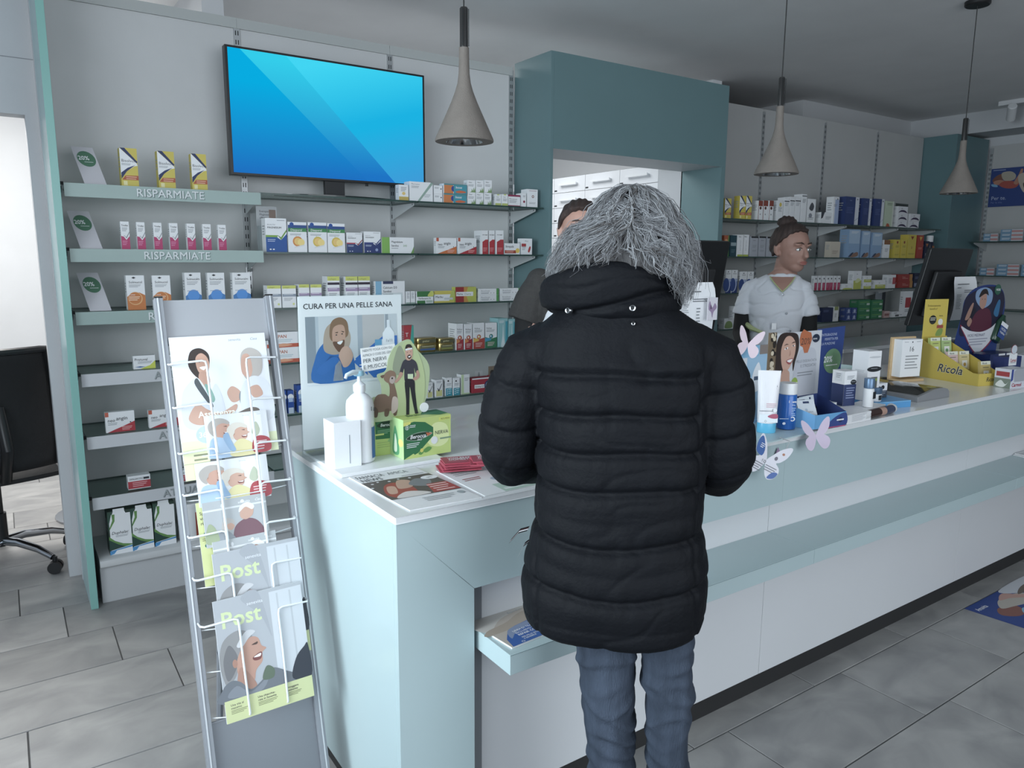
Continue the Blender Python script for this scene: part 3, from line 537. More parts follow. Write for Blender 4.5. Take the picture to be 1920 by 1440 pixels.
'white_lime': ('soap_box','tall white box with lime lower half',W,.05,[('r',0,0,1,.48,'#b9c04c'),('t','bio',.35,.8,.07,K,.3),('b',[(.2,.4),(.5,.6),(.9,.5),(.5,.35)],'#d6dc9c')]),
'white_lime_half': ('soap_box','white box with lime stripe',W,.05,[('r',0,0,1,.45,'#b9c04c'),('t','bio',.35,.6,.15,K,.3),('l',.2,.3,.8,.12,1,W)]),
'white_redside': ('bandage_box','white box with red print at one side',W,.05,[('r',.6,.3,1,.8,'#b14a50'),('l',.1,.7,.5,.08,5,G1)]),
'redgold': ('bandage_box','red box with golden right end','#9c2f2a',.06,[('r',.8,0,1,1,'#b5803c'),('t','Sanosan',.3,.5,.2,'#d9a59a',.35),('l',.3,.35,.7,.12,1,'#d9a59a')]),
'navy_small': ('bandage_box','dark navy box behind the second monitor','#1c2340',.05,[('l',.2,.7,.8,.1,2,'#6d789c'),('r',.1,.05,.9,.3,'#7f88a0')]),
'green_white': ('herbal_box','low white and green herbal box',W,.05,[('b',[(.1,.1),(.2,.6),(.5,.75),(.85,.6),(.9,.1)],'#7f9a5c'),('l',.4,.9,.9,.1,1,G1)]),
'white_green_slim': ('herbal_box','slim white box with green label',W,.05,[('r',.15,.25,.85,.7,'#6f9364'),('r',.3,.75,.7,.8,K)]),
'navy_wide': ('first_aid_box','dark navy box beside the white tunic sleeve','#1f2c52',.06,[('l',.1,.8,.6,.08,2,'#5f6f9c')]),
'white_lime_slim': ('first_aid_box','slim white box with lime top',W,.05,[('r',.2,.75,.9,1,'#8f9a5c'),('l',.3,.5,.7,.07,4,G1)]),
'blue_square': ('plaster_box','small blue and white box','#3a4f8c',.06,[('e',.5,.5,.3,.3,'#a9b5d3'),('l',.1,.2,.9,.1,1,W)]),
'green_pack': ('herbal_tea_pack','green tea pack','#2f7a50',.08,[('r',.7,.15,.95,.45,'#b9c9bc'),('r',.1,.55,.9,.7,'#5f9a54'),('l',.1,.35,.5,.12,1,'#8fbf9c')]),
'pink_small': ('plaster_box','low pink and white box','#c2a09c',.06,[('r',.1,.3,.9,.6,'#8f5f5c'),('l',.1,.85,.9,.1,1,W)]),
'white_label': ('spice_box','wide low white label box',W,.05,[('t','KEYN',.2,.6,.25,K,.5),('r',.3,.1,.65,.45,'#5c6064'),('l',.7,.4,.95,.12,2,G1)]),
'white_redpanel': ('leaflet_box','tall white box with red panel',W,.03,[('r',.25,.35,.85,.75,'#b0343c'),('l',.25,.25,.85,.06,2,G1)]),
}
SHNAME = {'A':'top left shelf','B':'second left shelf','C':'third left shelf','D':'fourth left shelf','E':'fifth left shelf','F':'sixth left shelf','G':'left plinth',
 '1':'top middle shelf','2':'second middle shelf','3':'third middle shelf','4':'fourth middle shelf','5':'fifth middle shelf',
 'R1':'top right shelf','R2':'second right shelf','R3':'third right shelf','R4':'fourth right shelf'}
ORD = ['first','second','third','fourth','fifth','sixth','seventh','eighth']
def carton(name, x, y, z, w_, h, d, body, prims, flap=None):
    o = empty(name, (x+w_/2, y, z)) if False else None
    b = MB(); b.box(-w_/2, 0, 0, w_/2, d, h, body); o = b
    Face((-w_/2, 0, 0), (w_, 0, 0), (0, 0, h)).draw(b, prims)
    Face((-w_/2, d, 0), (0, -d, 0), (0, 0, h)).draw(b, [p for p in ([('l', .2, .75, .8, .08, 4, '#9a9ea3')])])
    ob = b.build(name); ob.location = (x+w_/2, y, z)
    return ob
def gold_tin(x, y, z, w_, h, idx):
    e = empty('pastille_tin', (x+w_/2, y, z))
    def oval(z0, z1, g, m):
        b = MB(); pr = []
        n = 28; vs = []
        for zz, k in ((z0, .96), (z0+.004, 1), (z1-.004, 1), (z1, .96)):
            for i in range(n):
                a = 2*math.pi*i/n; ca, sa = math.cos(a), math.sin(a)
                vs.append(((w_/2)*k*g*math.copysign(abs(ca)**.55, ca), .035+.035*k*g*math.copysign(abs(sa)**.55, sa), zz))
        fs = [(k*n+i, k*n+(i+1) % n, (k+1)*n+(i+1) % n, (k+1)*n+i) for k in range(3) for i in range(n)]+[tuple(range(n-1, -1, -1)), tuple(3*n+i for i in range(n))]
        b.add(vs, fs, m); return b
    gold = mat('#b7a25c', .28, .85)
    b = oval(0, h*.62, .97, gold)
    Face((-w_*.36, -.0012, h*.12), (w_*.72, 0, 0), (0, 0, h*.36)).draw(b, [('r', 0, 0, 1, 1, '#6f7052'), ('r', 0, .1, 1, .4, '#3c5f9c' if idx == 0 else '#8a8f3a'), ('l', .1, .8, .9, .2, 1, '#d6cc9a')])
    b.build('tin_body', e, smooth=True); l = oval(h*.62, h, 1.0, gold)
    Face((-w_*.4, -.0012, h*.66), (w_*.8, 0, 0), (0, 0, h*.26)).draw(l, [('r', 0, 0, 1, 1, '#5b5a40'), ('t', 'grether', .2, .3, .5, '#d6cc9a', .6)])
    l.build('tin_lid', e, smooth=True)
    tag(e, ('gold pastille tin with blue band' if idx == 0 else 'gold pastille tin with green band')+' on the fourth middle shelf', 'tin')
    return e
rb = random.Random(3)
for key, (py, pz, rows) in SHELF.items():
    tot = {}
    for r_ in rows: tot[r_[0]] = tot.get(r_[0], 0)+1
    cnt = {}
    for kind, x, w_, h, n in rows:
        cnt[kind] = cnt.get(kind, 0)+1
        if kind == 'gold_tin':
            gold_tin(x, py, pz, w_, h, cnt[kind]-1); continue
        if kind == 'pretuval': w_ = .086
        if kind == 'dafalgan': w_ = .089
        name, desc, body, dep, prims = DES[kind]
        for s in range(n):
            if kind == 'duphalac':
                o = carton(name, x, 3.462, .2, w_, h, dep, '#2f4238', [('r', .06, 0, 1, .94, W)]+prims+[('p', [(.2, .94), (.8, .94), (.75, 1), (.25, 1)], W)])
                tp = MB(); dd = '#1f2a24'
                tp.box(-w_/2+.004, .004, h-.001, w_/2-.004, dep-.004, h+.0005, dd)
                for q in (-1, 1): tp.box(q*(w_/2-.012)-.011, .0, h+.0005, q*(w_/2-.012)+.011, dep, h+.003, '#2f4238')
                tp.box(-w_/4, -.001, h, w_/4, .001, h+.012, W); tp.build('carton_top', o)
            else:
                jit = rb.uniform(-.004, .004); hh = h*(1 if n == 1 else 1)-.0006
                o = carton(name, x+.0006, py+jit+(.012 if key in 'ABCDEF' else 0), pz+s*h, max(w_-.0012, .01), hh, dep, body, prims)
                if n == 1 and rb.random() < .5: o.rotation_euler = (0, 0, R(rb.uniform(-2, 2)) if w_ > .05 else 0)
            t = tot[kind]; lab = desc
            bits = []
            if n > 1: bits.append({2: ('lower', 'upper'), 3: ('bottom', 'middle', 'top')}[n][s]+' one')
            if t > 1: bits.append(ORD[cnt[kind]-1]+' of %d' % t)
            lab = desc+', '+', '.join(bits)+', '+SHNAME[key] if bits else desc+' on the '+SHNAME[key]
            if kind in ('tan_box', 'navy_wide'): lab = desc
            tag(o, lab, 'box', ('alike boxes: %s, %s' % (desc, SHNAME[key])) if t*n > 1 else None)
# sample items hidden behind the first row: pale boxes one row back on the deeper shelves
# ---------------------------------------------------------------- leaning 20 % cards
SHX = .19
def leaning_card(x, z, h, lab):
    e = MB(Matrix(((1,0,-SHX,0),(0,1,.75,0),(0,0,1,0),(0,0,0,1)))); w_ = .078; t = .0025
    e.box(-w_/2, 0, 0, w_/2, t, h, mat('#c9c7cd', .6))
    Face((-w_/2, 0, 0), (w_, 0, 0), (0, 0, h)).draw(e, [('e', .52, .68, .21, .21, mat('#4f7d62', .6)), ('t', '20%', .15, .65, .11, W, .72, .03), ('l', .38, .59, .78, .03, 1, W)])
    o = e.build('discount_card'); o.location = (x, 3.47, z+.001)
    tag(o, lab, 'sign', 'leaning discount cards'); return o
leaning_card(.352, 1.742, .155, 'leaning white card with green 20% disc on the top left shelf')
leaning_card(.318, 1.49, .152, 'leaning white card with green 20% disc on the second left shelf')
leaning_card(.332, 1.24, .152, 'leaning white card with green 20% disc on the third left shelf')
# white tub with an orange label on the plinth
e = empty('powder_tub', (.62, 3.50, .20), label='white tub with orange-red label on the plinth behind the brochure rack', cat='tub')
b = MB().lathe([(.052, 0), (.054, .004), (.054, .15)], (0, 0, 0), WHITE, 28)
n = 28
vs = [(.0546*math.cos(a), .0546*math.sin(a), zz) for zz in (.02, .13) for a in [R(-75+i*6) for i in range(22)]]
b.add(vs, [(i, i+1, 23+i, 22+i) for i in range(21)], mat('#a8492a', .5)); b.build('tub_body', e, smooth=True)
MB().lathe([(.056, .15), (.057, .153), (.057, .168), (.053, .172)], (0, 0, 0), WHITE, 28).build('tub_lid', e, smooth=True)
# leaflet holder at the left end of the second middle shelf
b = MB(); b.box(0, 0, 0, .095, .0015, .21, mat('#aeb2b5', .3)); b.box(0, -.03, 0, .095, -.0285, .12, ACRYL); b.box(0, -.03, 0, .0015, 0, .12, ACRYL); b.box(0, -.03, -.0, .095, 0, .0015, ACRYL)
Face((0, 0, 0), (.095, 0, 0), (0, 0, .21)).draw(b, [('t', 'Esempio', .15, .87, .045, K, .5), ('t', 'Magnesio', .15, .80, .045, K, .55), ('t', 'offerta', .15, .73, .045, K, .4), ('r', .62, .72, .95, .93, '#8a7468'), ('r', .45, .35, .62, .52, '#a8423c')])
o = b.build('leaflet_holder'); o.location = (.935, 3.50, 1.49+.0); o.location.x = 1.012; o.location = (.915, 3.55, 1.4905)
o.location = (1.012-.0, 3.60, 1.4855)
tag(o, 'acrylic leaflet holder behind the tall magnesium box', 'leaflet holder')
# card and round white pot at the shelf ends
b = MB(); b.box(0, 0, 0, .05, .002, .10, mat('#d6d8d9', .6)); Face((0, 0, 0), (.05, 0, 0), (0, 0, .1)).draw(b, [('b', [(.3, .5), (.5, .95), (.7, .5), (.5, .55)], '#9aa0a4'), ('l', .15, .4, .85, .08, 3, G1)])
o = b.build('folded_leaflet'); o.location = (2.20, 3.60, .7275); tag(o, 'small folded leaflet behind the red box on the fifth middle shelf', 'leaflet')
b = MB(); b.box(0, 0, 0, .05, .002, .12, mat('#8a7a68', .6)); Face((0, 0, 0), (.05, 0, 0), (0, 0, .12)).draw(b, [('e', .5, .7, .12, .12, '#3a3430'), ('r', .1, .1, .9, .3, '#c9b8a0')])
o = b.build('folded_leaflet'); o.location = (2.29, 3.60, .7275); tag(o, 'brown photo leaflet behind the small red box', 'leaflet')
e = empty('cream_pot', (2.44, 3.51, .9735), label='round white pot at the right end of the fourth middle shelf', cat='pot')
MB().lathe([(.036, 0), (.038, .004), (.038, .06)], (0, 0, 0), WHITE, 24).build('pot_body', e, smooth=True)
MB().lathe([(.040, .06), (.041, .063), (.041, .088), (.037, .091)], (0, 0, 0), WHITE, 24).build('pot_lid', e, smooth=True)
# dark bottle with white cap, end of the second right shelf
e = empty('shampoo_bottle', (6.88, 3.50, 1.4875), label='dark bottle with white cap behind the second monitor', cat='bottle')
b = MB().lathe([(.034, 0), (.036, .005), (.036, .13), (.030, .145)], (0, 0, 0), mat('#1b2138', .3), 24)
b.box(-.018, -.0375, .06, .018, -.0365, .11, mat('#a0653a', .5)); b.build('bottle_body', e, smooth=True)
MB().lathe([(.029, .145), (.029, .195), (.026, .2)], (0, 0, 0), WHITE, 24).build('bottle_cap', e, smooth=True)
# dark foliage printed card on top right shelf, boards on the fourth
b = MB(); b.box(0, 0, 0, .2, .003, .21, mat('#4a5250', .6)); Face((0, 0, 0), (.2, 0, 0), (0, 0, .21)).draw(b, [('r', .05, .05, .95, .95, '#2f3736'), ('b', [(.1, .2), (.4, .5), (.5, .9), (.6, .5), (.9, .2), (.5, .35)], '#8a9490'), ('b', [(.3, .1), (.5, .3), (.8, .6), (.7, .2)], '#717c78')])
o = b.build('display_card'); o.location = (6.42, 3.58, 1.7425); tag(o, 'dark card with pale plant picture behind the stacked packs', 'card')
for i, (x, w_, m) in enumerate(((6.30, .10, '#8d949c'), (6.40, .09, '#3a4048'))):
    o = MB().box(0, 0, 0, w_, .004, .21, mat(m, .6)).build('display_board'); o.location = (x, 3.62+.02*i, .9855)
    tag(o, ('grey' if i == 0 else 'dark')+' board standing behind the label box on the fourth right shelf', 'board')
# pale blue-white packs on the far right wall shelves
def side_box(y, z, wy, h, d, x=7.5, kind=0, lab=''):
    b = MB(); b.box(0, 0, 0, d, wy, h, mat('#c3cbd2', .5))
    Face((0, wy, 0), (0, -wy, 0), (0, 0, h)).draw(b, [('r', 0, 0, .5, 1, '#6f97b4'), ('r', .5, .25, 1, .8, '#c08a88'), ('l', .08, .7, .45, .25, 2, W)] if kind == 0 else [('r', 0, 0, 1, 1, '#5f4a3c'), ('r', .1, .2, .9, .8, '#3f322c')])
    o = b.build('dressing_box'); o.location = (x, y, z); tag(o, lab, 'box', 'blue and pink dressing boxes on the far right wall'); return o
i = 0
for sh, z in (('upper', 1.6445), ('lower', 1.3375)):
    for col_, (y, wy, n_) in enumerate(((3.20, .12, 2), (3.0, .18, 3), (2.80, .18, 3))):
        for s in range(n_ if sh == 'upper' else n_-0):
            side_box(y, z+s*.034, wy, .0335, .12, 7.47, 0, 'dressing box, %s of %d in the %s pile of the %s far right shelf' % (ORD[s], n_, ORD[col_], sh))
# ================================================================ television on its stand
BLK = mat('#17181a', .35); DK = mat('#242629', .5)
tv = empty('television', (1.40, 3.60, 1.745), label='flat television with blue diagonal wallpaper on the top middle shelf', cat='television')
b = MB(); b.box(-.492, -.01, .083, .492, .035, .640, BLK); b.box(-.35, .035, .15, .35, .06, .55, DK); b.build('housing', tv, bevel=.002)
def screen_mat():
    m = bpy.data.materials.new('screen_picture'); m.use_nodes = True; nt = m.node_tree
    for n in list(nt.nodes): nt.nodes.remove(n)
    o = nt.nodes.new('ShaderNodeOutputMaterial'); em = nt.nodes.new('ShaderNodeEmission'); tc = nt.nodes.new('ShaderNodeTexCoord')
    sp = nt.nodes.new('ShaderNodeSeparateXYZ'); nt.links.new(tc.outputs['UV'], sp.inputs[0])
    def ramp(src, c0, c1, p0=0, p1=1):
        r = nt.nodes.new('ShaderNodeValToRGB'); r.color_ramp.elements[0].color = rgb(c0); r.color_ramp.elements[1].color = rgb(c1)
        r.color_ramp.elements[0].position = p0; r.color_ramp.elements[1].position = p1; nt.links.new(src, r.inputs['Fac']); return r.outputs['Color']
    def math_(op, a, b_):
        n = nt.nodes.new('ShaderNodeMath'); n.operation = op
        for i, q in enumerate((a, b_)):
            if isinstance(q, (int, float)): n.inputs[i].default_value = q
            else: nt.links.new(q, n.inputs[i])
        return n.outputs[0]
    u, v = sp.outputs['X'], sp.outputs['Y']
    # diagonals: line A from (.05,1) to (.60,.12); line B from (.27,1) to (.83,0)
    dB = math_('ADD', u, math_('MULTIPLY', v, .56)); isB = math_('GREATER_THAN', dB, .83)
    dA = math_('ADD', u, math_('MULTIPLY', v, .62)); isA = math_('GREATER_THAN', dA, .675)
    base = ramp(v, '#1f6fc0', '#08abe0', 0.0, .75)
    mid = ramp(v, '#1f74c4', '#34cdea', 0.05, .95)
    dR = math_('ADD', math_('MULTIPLY', v, .8), math_('MULTIPLY', math_('SUBTRACT', 1.0, u), .4))
    right = ramp(dR, '#3d9cd8', '#1cb2e2', 0.05, .5); hi = ramp(dR, '#1cb2e2', '#42d5f2', .55, 1.0)
    def mix(f, a, b_):
        n = nt.nodes.new('ShaderNodeMix'); n.data_type = 'RGBA'
        if isinstance(f, float): n.inputs[0].default_value = f
        else: nt.links.new(f, n.inputs[0])
        nt.links.new(a, n.inputs[6]); nt.links.new(b_, n.inputs[7]); return n.outputs[2]
    c = mix(isB, mix(isA, base, mid), mix(math_('GREATER_THAN', dR, .525), right, hi))
    nt.links.new(c, em.inputs['Color']); em.inputs['Strength'].default_value = 1.36
    nt.links.new(em.outputs[0], o.inputs[0]); return m
b = MB(); b.add([(-.481, -.0108, .095), (.481, -.0108, .095), (.481, -.0108, .630), (-.481, -.0108, .630)], [(0,1,2,3)], screen_mat())
me = b.mesh('screen'); uv = me.uv_layers.new()
for i, q in enumerate(((0,0),(1,0),(1,1),(0,1))): uv.data[i].uv = q
o = bpy.data.objects.new('screen', me); COL.objects.link(o); o.parent = tv
MB().box(-.05, .0, .0, .05, .03, .10, DK).build('stand_neck', tv, bevel=.003)
b = MB(); q = [(.30*math.cos(a), .005-.135*abs(math.sin(a))**.8*(1 if math.sin(a) > 0 else -.35)) for a in [i*math.pi/20 for i in range(40)]]
b.prism(q, .0005, .008, mat('#22302f', .15), 'xy'); b.build('stand_base', tv)
b = MB().lathe([(.008, 0), (.006, .012)], (.17, .01, .072), DK, 10); b.build('sensor', tv)

# ================================================================ pendant lamps
CONC = mat('#746d66', .85, var=.07, scale=30, bump=.25, bscale=260)
def pendant(x, y, zb, lab):
    e = empty('pendant_lamp', (x, y, zb), label=lab, cat='lamp', group=None)
    s = 1.0
    prof = [(.089, 0), (.090, .003), (.0885, .009), (.072, .045), (.056, .080), (.040, .115), (.027, .148), (.020, .172), (.0165, .20), (.0155, .235), (.0152, .272)]
    inner = [(.0155, .27), (.018, .17), (.030, .13), (.05, .06), (.052, .02), (.055, .006), (.0565, .0)]
    b = MB(); b.lathe(prof, (0,0,0), CONC, 40, cap0=False, cap1=True)
    b.lathe([(.0565, 0), (.089, 0)], (0,0,0), CONC, 40, cap0=False, cap1=False)
    b.build('concrete_shade', e, smooth=True, angle=50)
    b = MB().lathe([(.0565, 0), (.052, .01), (.046, .02), (.036, .035), (.03, .05)], (0,0,0), mat('#c9cccd', .15, 1.0), 32, cap0=False, cap1=True); b.build('reflector', e, smooth=True)
    b = MB().lathe([(.012, .012), (.014, .02), (.012, .03)], (0,0,0), mat('#fff3df', .3, emit=1.4), 16); b.build('bulb', e, smooth=True)
    b = MB().lathe([(.0125, .272), (.0125, .382), (.010, .386)], (0,0,0), mat('#2c2b2b', .4), 16)
    for k in range(4): b.box(-.0129*math.cos(k*math.pi/4)-.0008, -.0135, .275, -.0129*math.cos(k*math.pi/4)+.0008, -.012, .38, SLOT)
    b.build('metal_sleeve', e, smooth=True)
    b = MB().tube([(0,0,.385), (0,0,2.765-zb)], .0022, mat('#232323', .6), 8); b.build('cable', e)
    b = MB().lathe([(.055, 2.757-zb), (.060, 2.762-zb), (.060, 2.7799-zb)], (0,0,0), mat('#1f1f20', .4), 32); b.build('ceiling_canopy', e, smooth=True)
pendant(1.216, 2.05, 1.813, 'concrete pendant lamp right of the television')
pendant(2.733, 2.05, 1.817, 'concrete pendant lamp right of the green portal')
pendant(4.28, 2.05, 1.819, 'concrete pendant lamp in front of the green corner column')

# spotlights on a ceiling track, far right
tr = empty('track_light', (7.05, 2.9, 2.78), label='white ceiling track with tilted spotlights at the top right', cat='lamp')
MB().box(-.02, -.7, -.035, .02, .22, 0, mat('#c9cbcd', .4)).build('track', tr)
for i, y in enumerate((.12, -.08, -.34)):
    b = MB(); b.M = Matrix.Translation((0, y, -.10)) @ Matrix.Rotation(R(-50+i*10), 4, 'Y') @ Matrix.Rotation(R(20), 4, 'X')
    b.lathe([(.03, -.07), (.034, -.068), (.034, .07), (.028, .075)], (0,0,0), mat('#d0d2d4', .4), 20); s = b.build('spotlight', tr, smooth=True)
    MB().tube([(0, y, -.035), (0, y, -.10)], .006, RAIL, 8).build('spotlight_arm', s)

# poster on the far right wall: blue with a lying couple
b = MB(); b.box(-.0, -.55, 0, .004, 0, .345, mat('#27407f', .5))
SK = '#b07a62'
Face((0, 0, 0), (0, -.55, 0), (0, 0, .345)).draw(b, [('l', .03, .95, .22, .03, 1, '#b9c4dd'),
    ('b', [(.03,.70),(.10,.82),(.2,.86),(.23,.78),(.16,.66),(.08,.62)], '#7a4b3c'), ('b', [(.05,.66),(.14,.70),(.22,.66),(.16,.58),(.08,.58)], SK),
    ('b', [(.17,.88),(.30,.90),(.38,.80),(.36,.68),(.24,.66),(.18,.74)], '#a9a08f'), ('b', [(.14,.58),(.22,.66),(.36,.64),(.44,.58),(.40,.48),(.30,.46),(.2,.5)], '#a5483c'),
    ('b', [(.36,.60),(.42,.80),(.45,.94),(.48,.92),(.46,.74),(.42,.56)], SK), ('b', [(.42,.78),(.55,.84),(.72,.7),(.7,.4),(.56,.30),(.46,.5)], '#b5a898'),
    ('b', [(.5,.56),(.56,.6),(.6,.45),(.55,.38)], '#4a4038'), ('b', [(.02,.60),(.10,.58),(.12,.52),(.04,.54)], '#6fa4c8'),
    ('t', 'Per te.', .04, .18, .10, '#aeb9d4', .3), ('t', 'Per la vita.', .04, .09, .05, '#6f80ae', .25)])
o = b.build('wall_poster'); o.location = (7.715, 3.42, 1.965)
tag(o, 'blue poster with a couple hanging high on the far right wall', 'poster')

# ================================================================ the counter
CG = mat('#afc5c8', .38, var=.015, scale=3, coat=.15)
CW = mat('#d3d6d9', .38, var=.01, scale=3)
TOP = mat('#e0e3e5', .22, coat=.3)
SEAM = mat('#5b7477', .7)
ct = empty('service_counter', (0, 0, 0), label='long pale green and white pharmacy counter with white worktop', cat='counter')
X0, X1, YF = .650, 6.55, 1.385
# worktop with clipped back left corner
b = MB(); b.prism([(X0-.003, YF-.003), (X1, YF-.003), (X1, 2.12), (1.55, 2.12), (1.50, 2.36), (.74, 2.36), (X0-.003, 2.10)], .904, .92, TOP, 'xy'); b.build('worktop', ct, bevel=.0015)
# pylon with mitred joint to the fascia
b = MB(); b.prism([(X0, .10), (.842, .10), (.842, .7095), (X0+.0015, .9025), (X0, .9025)], YF, YF+.019, CG, 'xz'); b.build('end_pylon', ct, bevel=.0006)
seams = [X0, 1.977, 3.285, 4.60, 5.92, X1]
for i in range(5):
    a, c_ = seams[i]+.0008, seams[i+1]-.0008
    b = MB()
    if i == 0: b.prism([(X0+.003, .9025), (.8435, .7110), (c_, .7110), (c_, .9025)], YF, YF+.019, CG, 'xz')
    else: b.box(a, YF, .7110, c_, YF+.019, .9025, CG)
    b.build('fascia_panel', ct, bevel=.0006)
    x_a = .842 if i == 0 else a
    MB().box(x_a, 1.430, .10, c_, 1.448, .7105, CW).build('front_panel', ct, bevel=.0006)
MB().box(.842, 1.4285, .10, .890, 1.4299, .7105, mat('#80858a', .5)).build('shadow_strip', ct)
MB().box(X0, YF+.0195, .10, X0+.019, 2.10, .9025, CG).build('side_panel', ct, bevel=.0006)
MB().box(.843, YF+.019, .7112, X1, 1.447, .7120, CW).build('fascia_underside', ct)
b = MB(); b.box(X0+.035, 1.472, 0, X1, 1.49, .10, mat('#2b2b2c', .5)); b.box(X0+.035, 1.49, 0, X0+.05, 2.05, .10, mat('#1e1f20', .6)); b.build('kick_plate', ct)
b = MB(); b.box(X0+.02, 2.02, .1, X1, 2.04, .9, CW); b.box(X0+.02, 1.45, .099, X1, 2.04, .101, CW); b.build('back_panel', ct)
# bench shelf in front of the lower panels: one thing the counter carries
bs = [ .855, 1.97, 3.33, 4.65, 5.97, 6.55]
for i in range(5):
    b = MB(); b.box(bs[i]+.0006, 1.255, .552, bs[i+1]-.0006, 1.4298, .6000, CG)
    b.build('bench_shelf', ct, bevel=.0008)
b = MB(); b.box(.8555, 1.2545, .5985, 6.55, 1.2552, .5993, SEAM); b.build('bench_seam', ct)

# desks behind the counter
dk = empty('rear_desk', (0, 0, 0), label='white work desk behind the counter at the right', cat='desk')
MB().box(3.15, 2.13, .76, 5.9, 2.43, .785, TOP).build('desktop', dk, bevel=.002)
for x in (3.2, 4.5, 5.8): MB().box(x, 2.14, 0, x+.03, 2.42, .76, CW).build('leg', dk)
dk = empty('rear_desk', (0, 0, 0), label='grey-white ledge below the right shelves', cat='desk')
MB().box(4.55, 2.80, .86, 6.9, 3.25, .885, TOP).build('desktop', dk, bevel=.002)
MB().box(4.6, 2.83, 0, 6.85, 3.22, .86, CW).build('body', dk)

# ================================================================ brochure rack
AL = mat('#8f949b', .55, .3); ALP = mat('#a5a9af', .4, .35)
rk = empty('brochure_rack', (.446, 1.644, 0), label='leaning aluminium brochure rack with white wire pockets left of the counter', cat='rack')
RKM = Matrix.Shear('XZ', 4, (0, 0)) if False else None
SL = .2525
def ry(z): return SL*z
L_ = math.sqrt(1+SL*SL); NRM = Vector((0, -1/L_, SL/L_)); UPV = Vector((0, SL/L_, 1/L_))
# local frame of the rack plane: X = world x, W = up along the slope, N = toward the reader
RF = Matrix(((1, 0, 0), (0, UPV.y, NRM.y), (0, UPV.z, NRM.z))).to_4x4()
def rb_(): return MB(RF)     # coordinates (x, up the slope, toward the reader)
HS = 1.402
for s in (-1, 1):
    b = rb_(); x = s*.1325
    b.box(x-.0095, 0, -.014, x+.0095, HS, .012, AL); b.box(x-.0095*1.0, HS, -.014, x+.0095, HS+.004, .012, BLK)
    b.box(x+s*.002-.002, .0, .0121, x+s*.002+.002, HS, .0135, mat('#c2c7cc', .45, .3))
    b.build('side_profile', rk, bevel=.001)
b = rb_(); b.box(-.123, HS-.112, -.004, .123, HS-.004, 0, ALP); b.box(-.123, HS-.116, -.004, .123, HS-.112, .003, AL); b.build('header_panel', rk, bevel=.0008)
b = rb_(); b.box(-.123, .02, -.004, .123, .375, 0, mat('#7f858c', .4, .35)); b.box(-.123, .375, -.004, .123, .379, .003, AL); b.build('foot_panel', rk, bevel=.0008)
b = MB(); b.tube([(0, ry(1.2)+.012, 1.2), (0, .62, .01)], .010, AL, 8); b.build('rear_strut', rk)
WIRE = mat('#dfe3e6', .3)
b = None
pz = [.392, .50, .60, .70, .80, .91, 1.015]   # heights of the seven wire pockets along the slope
for i, zz in enumerate(pz):
    b = rb_(); t = zz+.222; on_ = (.0625, .0505, .041, .041, .041, .041, .041)[i]
    for s in (-1, 1):
        xo, xi = s*.128, s*.047
        b.tube([(xo, t+.004, .004), (xo, t, on_*.6), (xo-s*.006, t, on_*.88), (xi+s*.010, t+.003, on_-.001), (xi+s*.002, t, on_), (xi, t-.010, on_), (xi, t-.10, on_), (xi-s*.002, zz, on_), (xi-s*.002, zz-.004, on_-.004)], .0026, WIRE, 8)
    b.tube([(-.12, zz-.003, .002), (-.05, zz-.006, on_-.006), (.05, zz-.006, on_-.006), (.12, zz-.003, .002)], .0014, WIRE, 6)
    b.build('wire_pocket', rk, smooth=True)
# prints standing in the pockets
SKN = '#c9a08a'; GRH = '#9a9997'; LGR = '#c4c7cb'
def face_old(cx, cy, k, hair=LGR, skin=SKN, flip=1):
    f = flip
    return [('b', [(cx-.13*k*f, cy-.06*k),(cx-.14*k*f, cy+.08*k),(cx-.06*k*f, cy+.18*k),(cx+.05*k*f, cy+.18*k),(cx+.13*k*f, cy+.10*k),(cx+.10*k*f,cy+.04*k),(cx-.03*k*f,cy-.02*k),(cx-.07*k*f, cy-.14*k)], hair),
            ('b', [(cx-.05*k*f, cy-.14*k),(cx-.07*k*f, cy+.03*k),(cx+.02*k*f, cy+.12*k),(cx+.12*k*f, cy+.08*k),(cx+.13*k*f, cy+.0*k),(cx+.16*k*f, cy-.03*k),(cx+.125*k*f, cy-.06*k),(cx+.11*k*f, cy-.14*k),(cx+.03*k*f, cy-.18*k)], skin),
            ('b', [(cx+.045*k*f,cy-.085*k),(cx+.115*k*f,cy-.07*k),(cx+.11*k*f,cy-.115*k),(cx+.06*k*f,cy-.12*k)], '#8a4f48'), ('b', [(cx+.05*k*f,cy-.085*k),(cx+.11*k*f,cy-.075*k),(cx+.1*k*f,cy-.1*k)], '#f0eeee'),
            ('b', [(cx+.05*k*f,cy+.03*k),(cx+.09*k*f,cy+.035*k),(cx+.09*k*f,cy+.018*k)], '#5c4438'), ('e', cx-.055*k*f, cy-.03*k, .014*k, .026*k, '#b48670'),
            ('b', [(cx-.12*k*f,cy-.02*k),(cx-.11*k*f,cy+.10*k),(cx-.02*k*f,cy+.17*k),(cx+.08*k*f,cy+.14*k),(cx+.12*k*f,cy+.06*k),(cx+.04*k*f,cy+.09*k),(cx-.03*k*f,cy+.05*k),(cx-.05*k*f,cy-.02*k),(cx-.09*k*f,cy-.08*k)], hair)]
def sheet(name, x0, z0, w_, h, off, thick, prims, lab, grp=None, rot=0.0, body='#dfe2e5'):
    b = MB(RF @ Matrix.Translation((x0, z0, off)) @ Matrix.Rotation(R(rot), 4, 'Z'))
    b.box(0, 0, -thick, w_, h, 0, mat(body, .45))
    F = Face((0, 0, 0), (w_, 0, 0), (0, h, 0)); F.draw(b, prims)
    o = b.build(name); o.parent = None; o.location = rk.location; tag(o, lab, 'brochure', grp); return o
